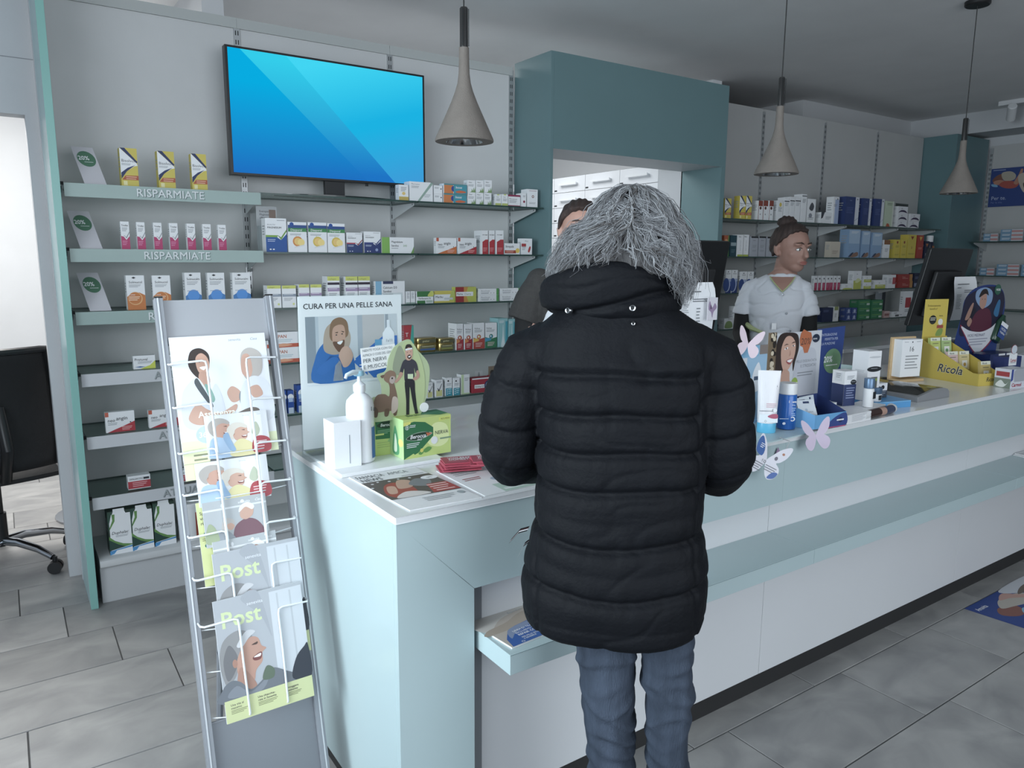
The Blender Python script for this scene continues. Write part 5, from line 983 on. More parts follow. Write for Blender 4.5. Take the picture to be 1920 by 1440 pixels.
def hang_paper(x, y, z, w_, h, lab, rz=0):
    e = MB(); n = 8
    for i in range(n):
        z0, z1 = -h*i/n, -h*(i+1)/n; y0, y1 = .012*math.sin(i/n*3.1), .012*math.sin((i+1)/n*3.1)
        k0, k1 = w_/2*(1+.04*math.sin(i*.8)), w_/2*(1+.04*math.sin((i+1)*.8))
        if i == 0: k0 *= .94
        e.add([(-k0, -y0, z0), (-k1, -y1, z1), (k1, -y1, z1), (k0, -y0, z0)], [(0,1,2,3)], PAPER)
    Face((-w_/2, -.0135, -h), (w_, 0, 0), (0, 0, h)).draw(e, [('l', .08, .82, .6, .05, 1, '#5c6064'), ('l', .08, .74, .25, .05, 1, G1), ('l', .4, .68, .8, .04, 2, '#6d7175'), ('l', .08, .58, .3, .035, 10, '#9a9ea2'), ('l', .5, .50, .6, .06, 6, G1)])
    o = e.build('paper_sheet'); o.location = (x, y, z); o.rotation_euler = (0, 0, R(rz)); tag(o, lab, 'paper'); return o
hang_paper(4.18, 1.925, 1.383, .235, .225, 'white form hanging on the back of the second monitor')
hang_paper(2.168, 1.958, 1.377, .21, .20, 'white form hanging on the back of the first monitor beside the customer')
b = MB(); b.box(-.028, 0, 0, .028, .0015, .085, mat('#d9d6de', .5)); Face((-.028,0,0),(.056,0,0),(0,0,.085)).draw(b, [('b',[(.1,.5),(.2,.85),(.45,.55),(.7,.75),(.9,.55),(.6,.35),(.5,.1),(.35,.35)],'#9c86a6'),('b',[(.25,.5),(.3,.7),(.45,.52)],'#6d5878')])
o = b.build('butterfly_card'); o.location = (2.235, 1.925, 1.235); tag(o, 'small white card with lilac butterfly stuck to the first monitor paper', 'card')
# folding carton display: clear of the customer: blue cream display, left part
e = empty('counter_display', (2.02, 1.56, Z), label='blue and white cream display card behind the tube and bottle', cat='display')
b = MB(); b.box(-.13, .02, 0, .10, .022, .262, mat('#9cc3de', .5)); F = Face((-.13, .02, 0), (.23, 0, 0), (0, 0, .262))
F.draw(b, [('r',0,0,.55,.85,'#d5dae0'),('e',.15,.62,.2,.16,'#3a78bc'),('p',[(.1,0),(.45,0),(.5,.5),(.35,.7),(.1,.4)],'#dfe3e8'),('r',.42,.86,.8,1,'#86bfe0'),('r',.82,.88,1,1,'#8a7f78'),('e',.78,.52,.12,.11,'#c6dcea'),('b',[(.66,.5),(.7,.66),(.8,.78),(.86,.7),(.9,.56),(.84,.42),(.7,.4)],'#e3e9ee'),('r',.72,.55,.84,.6,'#4a5f7a'),('l',.1,.3,.4,.05,4,'#9aa5b0'),('r',.5,.2,.62,.42,'#3b2f48')])
b.build('back_card', e)
b = MB(); b.box(-.13,.0,0,.10,.02,.012, mat('#86b9dc', .5)); b.build('display_foot', e)
def butterfly(x, y, z, s, rz, ry_, m, lab, prims=None, tilt=-12):
    e = empty('paper_butterfly', (x, y, z), label=lab, cat='decoration')
    pts = [(0,.12),(.1,.35),(.35,.75),(.62,.98),(.72,.9),(.66,.55),(.5,.28),(.38,.18),(.55,.05),(.62,-.15),(.52,-.42),(.34,-.52),(.18,-.4),(.06,-.15)]
    for sgn in (-1, 1):
        q = smooth_loop([(sgn*a*s, c_*s) for a, c_ in pts], 4)
        b = MB(Matrix.Rotation(R(ry_), 4, 'Y') @ Matrix.Rotation(R(sgn*tilt), 4, 'Z')); b.prism(q, 0, -.0008, m, 'xz')
        if prims: Face((0, -.0009, 0), (s, 0, 0), (0, 0, s)).draw(b, prims[0 if sgn < 0 else 1])
        b.build('wing', e)
    e.rotation_euler = (R(-8), 0, R(rz)); return e
PK = mat('#c9b9cf', .6)
butterfly(1.975, 1.55, 1.185, .062, -25, 15, mat('#d3bfc9', .6), 'pink paper butterfly on top of the blue cream display')
butterfly(2.065, 1.340, .912, .066, -30, -8, PK, 'lilac paper butterfly on the worktop edge below the blue tray')
wp = ([('b',[(-.6,.9),(-.72,.7),(-.62,.3),(-.3,.2),(-.3,.5)],'#2f5fa5'),('l',-.55,.62,-.35,.07,3,W),('l',-.5,-.1,-.05,.09,4,'#7d7f88'),('t','1 CHF',-.2,.0,.12,K,.3,.01)],
      [('e',.48,.62,.05,.05,'#b57a5c'),('e',.3,.35,.06,.08,'#6d6a78'),('b',[(.3,-.48),(.52,-.4),(.6,-.15),(.4,-.2)],'#4a6cae'),('l',.05,-.05,.5,.09,3,'#7d7f88')])
butterfly(1.815, 1.338, .872, .076, -30, 28, mat('#dcdbe4', .5), 'white and blue printed butterfly voucher hanging from the worktop edge', wp)
b = MB(); b.tube([(1.93, 1.375, .927), (1.945, 1.35, .918), (1.935, 1.352, .895)], .0015, RAIL, 6); b.prism([(1.905,.845),(1.93,.895),(1.948,.87),(1.94,.845)], 1.378, 1.379, mat('#9a7f9f', .6), 'xz')
o = b.build('paper_butterfly'); tag(o, 'small mauve butterfly wing on a wire clip between the two larger ones', 'decoration')
# frosted mat under tube and bottle
b = MB(); b.prism([(1.70,1.40),(1.86,1.365),(2.06,1.372),(2.14,1.40),(2.12,1.60),(1.80,1.62)], Z, Z+.004, mat('#b9d0d4', .35), 'xy'); o = b.build('display_mat', None, bevel=.001); tag(o, 'thin pale blue display mat under the cream tube', 'mat')
ZM = Z+.0042
# cream tube standing on its cap
def tube_cream(x, y, rz, lab):
    e = empty('cream_tube', (x, y, ZM), label=lab, cat='tube'); e.rotation_euler = (0, 0, R(rz))
    b = MB().lathe([(.0275, 0), (.029, .003), (.029, .03), (.028, .033)], (0,0,0), mat('#4fb6dd', .3), 28, sy=.72); b.build('cap', e, smooth=True)
    b = MB(); n = 28; vs = []; Hh = .165
    lv = [0, .02, .06, .1, .14, .155, .165]
    for t in lv:
        k = t/Hh; dep = .0225*(1-k**1.6)+.0008; wd = .0285+.0065*k
        for i in range(n):
            a = 2*math.pi*i/n; vs.append((wd*math.cos(a), dep*math.sin(a), .032+t))
    fs = [(k*n+i, k*n+(i+1) % n, (k+1)*n+(i+1) % n, (k+1)*n+i) for k in range(len(lv)-1) for i in range(n)]+[tuple((len(lv)-1)*n+i for i in range(n))]
    b.add(vs, fs, mat('#e6e6ea', .3))
    # print follows the front of the tube
    def yy(zz): return -(.0225*(1-((zz-.032)/Hh)**1.6)+.0012)
    for (z0, z1, c_) in ((.058,.066,'#c9e2ee'),(.079,.0805,K)):
        pass
    prims = [(.150,'t','Bepanthen',.012,.052), (.139,'t','DERMA',.007,.03)]
    F = Face((-.024, yy(.13), .10), (.05, 0, 0), (0, yy(.17)-yy(.10), .07)); F.d = .0012
    F.draw(b, [('t','Bepanthen',.12,.66,.16,'#26303c',.85,.015),('r',.12,.58,.95,.6,K),('t','DERMA',.3,.42,.09,G1,.45),('l',.3,.3,.75,.07,2,'#c98f9c')])
    F = Face((-.027, yy(.04)-.0002, .036), (.054, 0, 0), (0, yy(.10)-yy(.036), .064)); F.d = .0016
    F.draw(b, [('r',-.02,.0,1.02,.40,'#dfe9ef'),('r',-.02,.55,1.02,.57,'#2e3a4c'),('e',.85,.6,.09,.09,W),('b',[(.45,.3),(.75,.42),(1.0,.4),(1.0,.22),(.7,.2)],'#b0506c'),('e',.35,.06,.05,.05,'#6d7a88'),('e',.35,.06,.035,.035,'#dfe9ef'),('l',.35,.9,.95,.08,3,'#d2a9b4')])
    b.build('tube_body', e, smooth=False); return e
tube_cream(1.965, 1.452, -42, 'white cream tube standing on its blue cap at the worktop edge')
e = tube_cream(1.880, 1.52, -42, 'second white cream tube half hidden by the customer sleeve')
# blue lotion bottle
e = empty('lotion_bottle', (2.062, 1.450, ZM), label='blue lotion bottle with white cap next to the cream tube', cat='bottle'); e.rotation_euler = (0, 0, R(-45))
bl = mat('#1763b8', .2); b = MB().lathe([(.024, 0), (.0285, .003), (.029, .008), (.029, .11), (.027, .114)], (0,0,0), bl, 32)
F = Face((-.002, -.0292, .02), (.027, .006, 0), (0, 0, .085)); F.d = .0004
F.draw(b, [('t','Bepant',.05,.82,.09,W,.9,.02),('t','DERMA',.25,.70,.06,'#c6dbf2',.6),('l',.15,.6,.9,.07,6,'#a9c6e6'),('r',-.9,.2,.5,.22,'#c9dcf0'),('e',.6,.2,.1,.09,W),('e',.6,.2,.06,.055,bl),('e',-.35,.03,.06,.05,'#dfe9f5')])
b.build('bottle_body', e, smooth=True)
MB().lathe([(.0265, .114), (.0285, .116), (.0285, .146), (.027, .150)], (0,0,0), WHITE, 32).build('bottle_cap', e, smooth=True)
# blue tray display with sachets
e = empty('display_tray', (0, 0, 0), label='open blue cardboard tray holding white packets at the worktop edge', cat='tray')
TB = mat('#62a8da', .5); TI = mat('#2c3f78', .5)
b = MB(); zt = Z+.0044
P_ = [(2.08,1.50),(2.125,1.388),(2.275,1.374),(2.30,1.50)]
def wallq(b, p, q, h0, h1, m, t=.0015):
    b.add([(p[0],p[1],zt),(q[0],q[1],zt),(q[0],q[1],zt+h1),(p[0],p[1],zt+h0)], [(0,1,2,3)], m)
    b.add([(p[0]+.001,p[1]+.002,zt),(q[0]+.001,q[1]+.002,zt),(q[0]+.001,q[1]+.002,zt+h1),(p[0]+.001,p[1]+.002,zt+h0)], [(3,2,1,0)], TI)
wallq(b, P_[0], P_[1], .085, .046, TB); wallq(b, P_[1], P_[2], .046, .046, TB)
wallq(b, P_[3], P_[0], .085, .085, TI); wallq(b, P_[2], P_[3], .046, .085, TI)
b.add([(p[0],p[1],zt+.001) for p in P_], [(0,1,2,3)], TI)
Face((P_[1][0],P_[1][1],zt), (P_[2][0]-P_[1][0],P_[2][1]-P_[1][1],0), (0,0,.046)).draw(b, [('b',[(.32,0),(.5,.45),(.75,.82),(1,.9),(1,0)],'#35498c'),('e',.82,.45,.22,.2,NAVY),('r',.7,.4,.93,.5,W),('r',.3,-.06,1,.02,'#b54a72')])
b.build('tray_body', e)
for i, (x, y, rz, rx) in enumerate(((2.155, 1.43, -18, -28), (2.165, 1.455, -10, -20), (2.215, 1.47, 5, -12))):
    b = MB(); b.box(-.034, -.006, 0, .034, .008, .07, mat('#d9e3ea', .4)); Face((-.034,-.006,0),(.068,0,0),(0,0,.07)).draw(b, [('r',.35,.82,.7,.92,'#2d3f66'),('t','SENSIDERM',.1,.35,.1,'#8fa0b0',.8),('e',.45,.5,.07,.07,'#b0c4d6'),('r',.2,.12,.6,.22,'#c8a070')])
    o = b.build('sample_packet'); o.location = (x, y, zt+.018); o.rotation_euler = (R(rx), 0, R(rz)); tag(o, ('front','middle','rear')[i]+' white sample packet in the open blue tray', 'packet', 'sample packets')
# clear riser with folded leaflet behind tray
b = MB(); b.box(2.24,1.50,Z,2.42,1.62,Z+.045, mat('#d8dde0', .4)); Face((2.24,1.5,Z),(.18,0,0),(0,0,.045)).draw(b, [('p',[(.75,.3),(.85,.3),(.8,.7)],K),('e',.2,.3,.04,.06,K)])
o = b.build('carton_riser', None, bevel=.001); tag(o, 'low white carton with a black triangle behind the blue tray', 'box')
# woman portrait sign and blue side panel
e = empty('counter_sign', (0, 0, 0), label='double sign with smiling brown haired woman and dark blue 20% panel', cat='sign')
b = MB(); b.box(2.255, 1.648, Z, 2.525, 1.652, 1.205, mat('#d5d8dc', .5)); F = Face((2.255, 1.648, Z), (.27, 0, 0), (0, 0, .285))
F.draw(b, [('r',0,0,1,1,'#ccd0d6'), ('b', [(.02,.5),(-.0,.8),(.08,.98),(.3,1.0),(.46,.96),(.5,.8),(.44,.62),(.4,.5),(.34,.72),(.2,.5),(.1,.42)], '#33241f'),
 ('b', [(.14,.62),(.12,.8),(.2,.94),(.32,.95),(.42,.86),(.42,.72),(.36,.60),(.28,.52),(.2,.52)], '#d0a48e'), ('b', [(.0,.18),(.04,.36),(.14,.46),(.2,.54),(.32,.5),(.34,.4),(.38,.3),(.44,.1),(.2,.02),(0,.0)], '#c69a84'), ('b', [(.24,.645),(.38,.67),(.34,.60),(.28,.60)], '#a24f50'), ('b', [(.255,.642),(.37,.66),(.33,.618)], '#f2f0ef'),
 ('b', [(.19,.80),(.25,.82),(.26,.80),(.2,.785)], '#f0ebe8'), ('e', .225,.802,.012,.012,'#3a2a22'), ('b', [(.34,.825),(.40,.84),(.40,.82)], '#f0ebe8'), ('e', .372,.828,.011,.011,'#3a2a22'), ('b', [(.17,.835),(.22,.86),(.27,.85),(.22,.848)], '#3f2c25'), ('b', [(.33,.86),(.38,.88),(.42,.87),(.37,.865)], '#3f2c25'), ('b', [(.29,.70),(.33,.72),(.31,.78),(.30,.74)], '#bd8f7a'),
 ('r', -.01, 0, .06, .2, '#2c4480'), ('b', [(.36,0),(.40,.4),(.5,.72),(.66,.78),(.88,.74),(.92,.4),(.86,0)], '#bfc3cc'), ('t','PELLE DISIDRATATA',.46,.60,.035,'#6d737c',.46),('t','E STRESSATA?',.56,.535,.04,'#6d737c',.38),('l',.5,.46,.85,.035,2,'#8a9098'),('e',.45,.33,.07,.085,'#8faf3c'),('l',.38,.34,.52,.03,1,'#dfe8c0'),
 ('e',.87,.90,.08,.055,'#1f2d44'),('t','sanea',.80,.885,.03,W,.16,.01), ('p', [(.52,.98),(.58,1.03),(.66,1.0),(.75,.98),(.78,.9),(.74,.8),(.7,.72),(.62,.72),(.58,.8),(.52,.82),(.5,.9)], '#bf6a3c'), ('t','20%',.53,.83,.09,'#4a3a34',.22,0,.1)])
b.build('portrait_panel', e)
b = MB(); b.prism([(2.53,Z),(2.70,Z),(2.72,1.21),(2.545,1.205)], 1.675, 1.679, mat('#2c4688', .5), 'xz'); F = Face((2.53, 1.6745, Z), (.19, 0, 0), (.0, 0, .285))
F.draw(b, [('t',"L'INTEGRAZIONE",.15,.9,.035,'#b5c2e0',.75,.01),('t','PERFETTA PER',.3,.84,.035,'#b5c2e0',.6,.01),('t','LA PUNZIONE',.2,.78,.035,'#b5c2e0',.55,.01),('e',.62,.55,.20,.17,'#6f9a72'),('t','20%',.32,.54,.085,W,.6,.03),('l',.4,.49,.8,.03,1,W)])
b.build('discount_panel', e)
# leopard patterned slim box, standing left of the sign
b = MB(); b.box(2.212,1.646,1.045,2.256,1.649,1.21, mat('#7d6a50', .5)); rr = random.Random(2)
Face((2.212,1.646,1.045),(.044,0,0),(0,0,.165)).draw(b, [('e',rr.random()*.7+.15,rr.random()*.9+.05,.05,.05,'#d6c9ae' if i % 2 else '#2a221c') for i in range(22)])
b.build('spotted_side_strip', e)
# boxed skin care range
def pack(name, x, y, z, w_, d, h, body, fp, sp, lab, rz=0, grp=None):
    b = MB(); b.box(0, 0, 0, w_, d, h, mat(body, .4))
    Face((0,0,0),(w_,0,0),(0,0,h)).draw(b, fp); Face((0,d,0),(0,-d,0),(0,0,h)).draw(b, sp)
    o = b.build(name); o.location = (x, y, z); o.rotation_euler = (0, 0, R(rz)); tag(o, lab, 'box', grp); return o
OV = lambda u, v, k=1: [('e', u, v, .12*k, .08*k, '#22262b'), ('l', u-.18*k, v+.01, u+.18*k, .03, 1, '#b9bdc2')]
pack('skincare_box', 2.44, 1.49, Z+.03, .056, .056, .125, W, [('r',0,0,1,.62,'#2a3a68'),('l',.2,.85,.8,.04,3,G1),('l',.2,.5,.9,.07,5,'#8894b8')]+OV(.75,.68,.9), [('r',0,0,1,.62,'#2a3a68'),('r',.2,.7,.8,.95,'#d9dce0'),('l',.3,.9,.7,.05,3,G1)], 'white and navy serum box beside the tall white box', -12)
pack('skincare_box', 2.60, 1.50, Z+.03, .065, .07, .185, W, [('e',.5,.64,.2,.055,'#22262b'),('l',.25,.65,.75,.02,1,'#b9bdc2'),('r',.3,.16,.8,.48,'#5c5f5c'),('r',.3,.4,.8,.45,'#7f9a3c'),('e',.5,.88,.16,.02,'#c4c8cc')], [('l',.2,.6,.8,.03,2,'#c4c8cc')], 'tallest white skincare box with dark oval logo', -10)
e = empty('roll_on_bottle', (2.505, 1.435, Z+.0315), label='small white roll-on bottle with steel blue cap', cat='bottle')
MB().lathe([(.017,0),(.018,.002),(.018,.062),(.016,.066)], (0,0,0), WHITE, 24).box(-.002,-.0186,.03,.015,-.0176,.055,'#22262b').build('bottle_body', e, smooth=True)
MB().lathe([(.0155,.066),(.0175,.068),(.0175,.10),(.0165,.102)], (0,0,0), mat('#5f7d9c', .3, .4), 24).build('bottle_cap', e, smooth=True)
pack('skincare_box', 2.30, 1.385, Z, .145, .10, .031, W, [('l',.2,.85,.8,.13,6,'#b9bec4')], [], 'white carton lying at the worktop edge right of the blue tray', 0)
pack('skincare_box', 2.45, 1.405, Z, .16, .09, .030, W, [('l',.1,.8,.5,.2,3,'#b9bec4'),('l',.6,.8,.9,.2,2,'#b9bec4')], [], 'white carton lying under the roll-on bottle', 8)
pack('skincare_box', 2.71, 1.525, Z+.026, .06, .07, .056, W, [('r',0,0,1,.5,'#39424f'),('e',.6,.72,.16,.14,'#22262b'),('l',.1,.4,.9,.12,3,'#8a94a4')], [('r',0,0,1,.5,'#39424f')], 'small white and slate cream box on the blue carton', -10)
e = empty('cream_jar', (2.66, 1.50, Z+.0265), label='cream jar with steel blue lid in front of the slate cream box', cat='jar')
MB().lathe([(.022,0),(.024,.003),(.024,.028)], (0,0,0), WHITE, 24).box(-.012,-.0248,.006,.004,-.0238,.024,'#22262b').build('jar_body', e, smooth=True)
MB().lathe([(.024,.028),(.025,.03),(.025,.05),(.023,.052)], (0,0,0), mat('#54708f', .3, .4), 24).build('jar_lid', e, smooth=True)
pack('skincare_box', 2.63, 1.475, Z, .17, .15, .0255, '#4a9ad3', [('r',0,0,1,1,'#4a9ad3'),('r',0,.85,1,1,'#6fb3e0')], [], 'flat bright blue carton under the jar', -14)
pack('lime_box', 2.72, 1.60, Z, .03, .03, .155, '#b8a04c', [('r',.4,0,1,1,'#9cae4a')], [], 'narrow golden and green box behind the tallest white box', 0)
# lipstick shade rolls at the worktop edge
for i, (x, c_) in enumerate(((2.455, '#4a2e28'), (2.545, '#c09a86'), (2.60, '#3a4560'))):
    pass
e = empty('shade_sampler', (2.44, 1.398, Z+.016), label='rolled shade sampler with brown and blue fields lying at the worktop edge', cat='sampler'); e.rotation_euler = (0, 0, R(3))
MB().tube([(-.03,0,0),(0,0,0)], .0155, WHITE, 20).build('white_end', e, smooth=True)
for i, (a, c_, m) in enumerate(((0,.08,'#3a2420'),(.08,.115,'#b8927f'),(.115,.175,'#3a4560'))): MB().tube([(a,0,0),(c_,0,0)], .015, mat(m, .3), 20).build('shade_field', e, smooth=True)
MB().tube([(.175,0,0),(.19,.004,0),(.2,.015,0)], .0155, WHITE, 20).build('white_end', e, smooth=True)
# grey change dish / tray with curved top
e = empty('change_dish', (2.90, 1.462, Z), label='grey curved money dish with glossy photo inlay', cat='dish'); e.rotation_euler = (0, 0, R(-1.5))
q = [(0,0),(.26,0),(.255,.035),(.24,.05),(.21,.058),(.17,.060),(.12,.056),(.07,.044),(.02,.034),(0,.03)]
MB().prism([(a*.9, c_*.72) for a, c_ in q], 0, .20, mat('#86888b', .35), 'xz').build('dish_body', e, smooth=True, bevel=.001)
q2 = [(a*.9, c_*.72+.0008) for a, c_ in ((.255,.035),(.24,.05),(.21,.058),(.17,.060),(.12,.056),(.07,.044),(.02,.034))]
b = MB(); vs = [(a, .012, c_) for a, c_ in q2]+[(a, .19, c_) for a, c_ in q2]; n = len(q2); b.add(vs, [(i, i+1, n+i+1, n+i) for i in range(n-1)], mat('#33332f', .08, var=.5, scale=18)); b.build('glossy_inlay', e, smooth=True)
# papers behind
for i, (x, y, a, c_) in enumerate(((2.95,1.80,10,'#d3d5d6'),(3.05,1.86,-14,'#c6c8c9'),(3.22,1.74,20,'#5a5348'),(2.86,1.90,30,'#b5b8ba'))):
    ca, sa = math.cos(R(a)), math.sin(R(a)); z_ = Z+.0003+i*.0013
    o = flat_sheet('paper_sheet', ((x,y,z_),(x+.21*ca,y+.21*sa,z_),(x-.15*sa,y+.15*ca,z_)), .001, [('l',.1,.85,.9,.09,7,'#8f9396')] if i != 2 else [('b',[(.2,.2),(.4,.8),(.9,.6),(.7,.3)],'#b39a3c'),('b',[(.5,.1),(.7,.5),(.95,.3)],'#2f2b26')], c_); tag(o, ('striped paper on the counter nearest the money dish','grey paper lying skewed behind the money dish','dark photo leaflet with a yellow shape behind the money dish','grey paper at the back edge of the counter')[i], 'paper')
# day calendar
e = empty('desk_calendar', (3.40, 1.80, Z), label='tear-off desk calendar showing 16 on a wooden back', cat='calendar'); e.rotation_euler = (0, 0, R(-12))
WD = mat('#c7a878', .55, var=.08, scale=6, stretch=(1,1,8), bump=.05)
MB().box(-.075,.0,0,.075,.012,.20, WD).box(-.075,-.06,0,.075,0,.012, WD).build('wooden_stand', e, bevel=.002)
b = MB(); b.box(-.062,-.045,.022,.062,0,.192, PAPER); Face((-.062,-.045,.022),(.124,0,0),(0,0,.17)).draw(b, [('t','16',.34,.68,.14,'#3a3d40',.42,.0),('l',.2,.54,.85,.08,5,'#9a9ea2'),('r',.1,.93,.3,.94,G1),('r',.7,.93,.9,.94,G1),('e',.5,.93,.02,.02,K)])
b.build('page_block', e)
# herb drop display
e = empty('candy_display', (3.585, 1.50, Z), label='yellow herb drop counter display with back card', cat='display'); e.rotation_euler = (0, 0, R(-14))
YL = mat('#c9b13a', .5); YI = mat('#d2ba48', .5)
wY, dY = .15, .30
b = MB(); side_ = [(0,0),(dY,0),(dY,.175),(.03,.055),(0,.055)]
for x in (-wY/2, wY/2): b.prism([(a, c_) for a, c_ in side_], x-.001, x+.001, YL, 'yz')
b.box(-wY/2,-.001,0,wY/2,.001,.055, YL); b.box(-wY/2,dY-.001,0,wY/2,dY+.001,.19, YL); b.box(-wY/2,0,0,wY/2,dY,.002, YI)
Face((-wY/2-.001,dY,0),(0,-dY,0),(0,0,.175)).draw(b, [('t','Ricola',.30,.22,.22,'#e8e4c8',.5,.05,.25),('t','Ricola',.30,.22,.22,'#2b2f3a',.5,.02,.25)])
Face((-wY/2,-.001,0),(wY,0,0),(0,0,.055)).draw(b, [('t','Ricola',.3,.35,.36,'#2b2f3a',.4,.02,.25)])
b.build('display_box', e)
b = MB(); b.box(-wY/2-.005,dY+.001,.15,wY/2-.01,dY+.004,.365, mat('#cdb63c', .5)); F = Face((-wY/2-.005,dY+.001,.15),(wY-.005,0,0),(0,0,.215))
F.draw(b, [('t','Deliziosamente',.1,.84,.045,'#5c5228',.6),('t','benefico!',.2,.77,.045,'#5c5228',.45),('e',.38,.55,.105,.10,'#2b2f2c'),('l',.27,.58,.5,.04,2,'#d9d6c0'),('e',.72,.5,.07,.07,'#dfe0d8'),('r',.58,.36,.86,.43,'#a5483c'),('b',[(.55,.2),(.65,.34),(.85,.34),(.8,.2)],'#7f9a48'),('b',[(.35,.12),(.5,.18),(.6,.1),(.48,.06)],'#2f2b26'),('t','Ricola',.65,.62,.03,'#2b2f3a',.2)])
b.build('back_card', e)
bags = ((-.045,.255,.10,'#c3cf6a','#dfe3a0'),(.025,.255,.10,'#a9c47f','#6fa06a'),(-.035,.165,.045,'#d5b8b4','#b5606c'),(.03,.16,.045,'#d3c48c','#c09a3c'),(.03,.05,.012,'#cfb96c','#8a5a2c'))
labs = ('lime herb drop bag, back row left','green herb drop bag, back row right','pink herb drop bag, middle row left','cream herb drop bag, middle row right','golden herb drop bag in the front of the yellow display')
Mx = Matrix.Translation(e.location) @ Matrix.Rotation(R(-14), 4, 'Z')
for (x, y, z, c1, c2), lb in zip(bags, labs):
    b = MB(); b.prism([(-.03,0),(.03,0),(.031,.04),(.03,.085),(-.03,.085),(-.031,.04)], -.006, .008, mat(c1, .3), 'xz'); Face((-.03,-.006,0),(.06,0,0),(0,0,.085)).draw(b, [('r',0,.82,1,1,'#dfe2d0'),('t','Ricola',.15,.85,.1,'#2b2f3a',.7,.02,.2),('r',.25,.1,.8,.5,'#e6e6e0'),('e',.52,.28,.1,.1,c2),('l',.2,.66,.8,.09,1,'#6d6a50')])
    o = b.build('candy_bag'); o.location = Mx @ Vector((x, y, z+.003)); o.rotation_euler = (R(-8), 0, R(-14)); tag(o, lb, 'sweets', 'herb drop bags')
# small drops box and dispenser at the right edge
e = empty('dispenser_box', (3.62, 1.405, Z), label='white and blue balm box with red lettering at the right edge', cat='box'); e.rotation_euler = (0, 0, R(-8))
b = MB(); b.box(-.055,0,0,.065,.07,.083, mat('#d2d6de', .4)); Face((-.055,0,0),(.12,0,0),(0,0,.083)).draw(b, [('p',[(0,.35),(.12,.45),(.12,1),(0,1)],'#3a4f9c'),('p',[(.88,.45),(1,.35),(1,1),(.88,1)],'#3a4f9c'),('b',[(.2,.95),(.2,.4),(.3,.34),(.7,.34),(.8,.4),(.8,.95)],'#a9adb5'),('t','Carmol',.08,.08,.2,'#b03048',.84,.03)])
Face((-.055,.07,0),(0,-.07,0),(0,0,.083)).draw(b, [('r',0,0,1,.5,'#7d8a7c'),('r',.1,.6,.9,.85,'#a8383c'),('b',[(.1,.1),(.4,.4),(.7,.2),(.9,.4),(.6,.05)],'#dfe3df')])
b.build('carton', e)
e = empty('balm_box', (3.79, 1.50, Z), label='balm carton with red sign card in front of the blue medicine display', cat='box'); e.rotation_euler = (0, 0, R(-8))
b = MB(); b.box(-.07,0,0,.06,.05,.115, mat('#27356b', .4)); Face((-.07,0,0),(.13,0,0),(0,0,.115)).draw(b, [('r',.02,.05,.7,.2,W),('l',.1,.14,.6,.05,1,G1)]); b.build('carton', e)
b = MB(); b.box(-.035,-.002,.075,.02,0,.13, PAPER); Face((-.035,-.002,.075),(.055,0,0),(0,0,.055)).draw(b, [('t','Carmol',.1,.3,.28,'#b03048',.8,.03),('l',.15,.2,.85,.12,1,G1)])
d = MB(Matrix.Translation((-.006,-.001,.148)) @ Matrix.Rotation(R(90), 4, 'X')); d.lathe([(.022,0),(.022,.001)], (0,0,0), mat('#a03c48', .5), 28); d.lathe([(.020,.0012),(.020,.0015)], (0,0,0), mat('#cdd6de', .5), 28); b.build('sign_card', e); d.build('round_emblem', e)
# big blue cold medicine display
e = empty('medicine_display', (3.985, 1.735, Z), label='tall dark blue cold medicine display with arched top and bottle figure', cat='display'); e.rotation_euler = (0, 0, R(-6))
q = smooth_loop([(-.16,0),(-.185,.02),(-.17,.15),(-.14,.28),(-.13,.35),(-.08,.40),(0,.42),(.08,.415),(.13,.38),(.15,.30),(.13,.2),(.12,.1),(.12,.02),(.1,0)], 5)
q = [(a*1.22, max(c_, 0)*1.02) for a, c_ in q]
b = MB(); b.prism(q, 0, .003, mat('#1f3878', .4), 'xz'); F = Face((-.244, -.0004, 0), (.488,0,0), (0,0,.4386))
F.draw(b, [('b',[(.13,.45),(.16,.78),(.24,.88),(.5,.955),(.72,.94),(.84,.84),(.84,.66),(.78,.48),(.5,.40),(.3,.42)],'#25233c'), ('b',[(.34,.84),(.36,.92),(.5,.95),(.62,.9),(.62,.78),(.5,.72),(.4,.76)],'#7f9cc0'), ('b',[(.2,.6),(.26,.72),(.36,.72),(.38,.6),(.3,.52)],'#1d1c2c'), ('b',[(.3,.5),(.36,.66),(.5,.72),(.62,.68),(.66,.5),(.5,.44)],'#5a2238'), ('b',[(.42,.76),(.43,.86),(.48,.9),(.53,.86),(.53,.76),(.48,.71)],'#b08674'), ('b',[(.40,.84),(.44,.92),(.52,.93),(.56,.86),(.5,.88)],'#2a201e'), ('e',.46,.82,.006,.006,K),('e',.505,.82,.006,.006,K), ('b',[(.2,.6),(.24,.7),(.3,.78),(.32,.76),(.27,.62)],'#a37c6c'), ('b',[(.68,.66),(.74,.8),(.78,.78),(.76,.62)],'#2f6f9c'), ('b',[(.24,.56),(.28,.62),(.32,.58),(.28,.52)],'#a37c6c'),
 ('b',[(.13,.55),(.3,.46),(.5,.44),(.68,.48),(.8,.58),(.72,.38),(.6,.26),(.46,.2),(.34,.28),(.22,.42)],'#8f2c4c'), ('b',[(.15,.53),(.3,.475),(.5,.455),(.66,.495),(.77,.555),(.7,.38),(.58,.27),(.46,.22),(.35,.29),(.24,.42)],'#d5d7de'), ('t','VICKS MEDINAIT',.27,.405,.032,'#3a3f66',.42,.008,.1), ('l',.3,.37,.62,.03,3,'#9a9eb0')])
b.build('back_card', e)
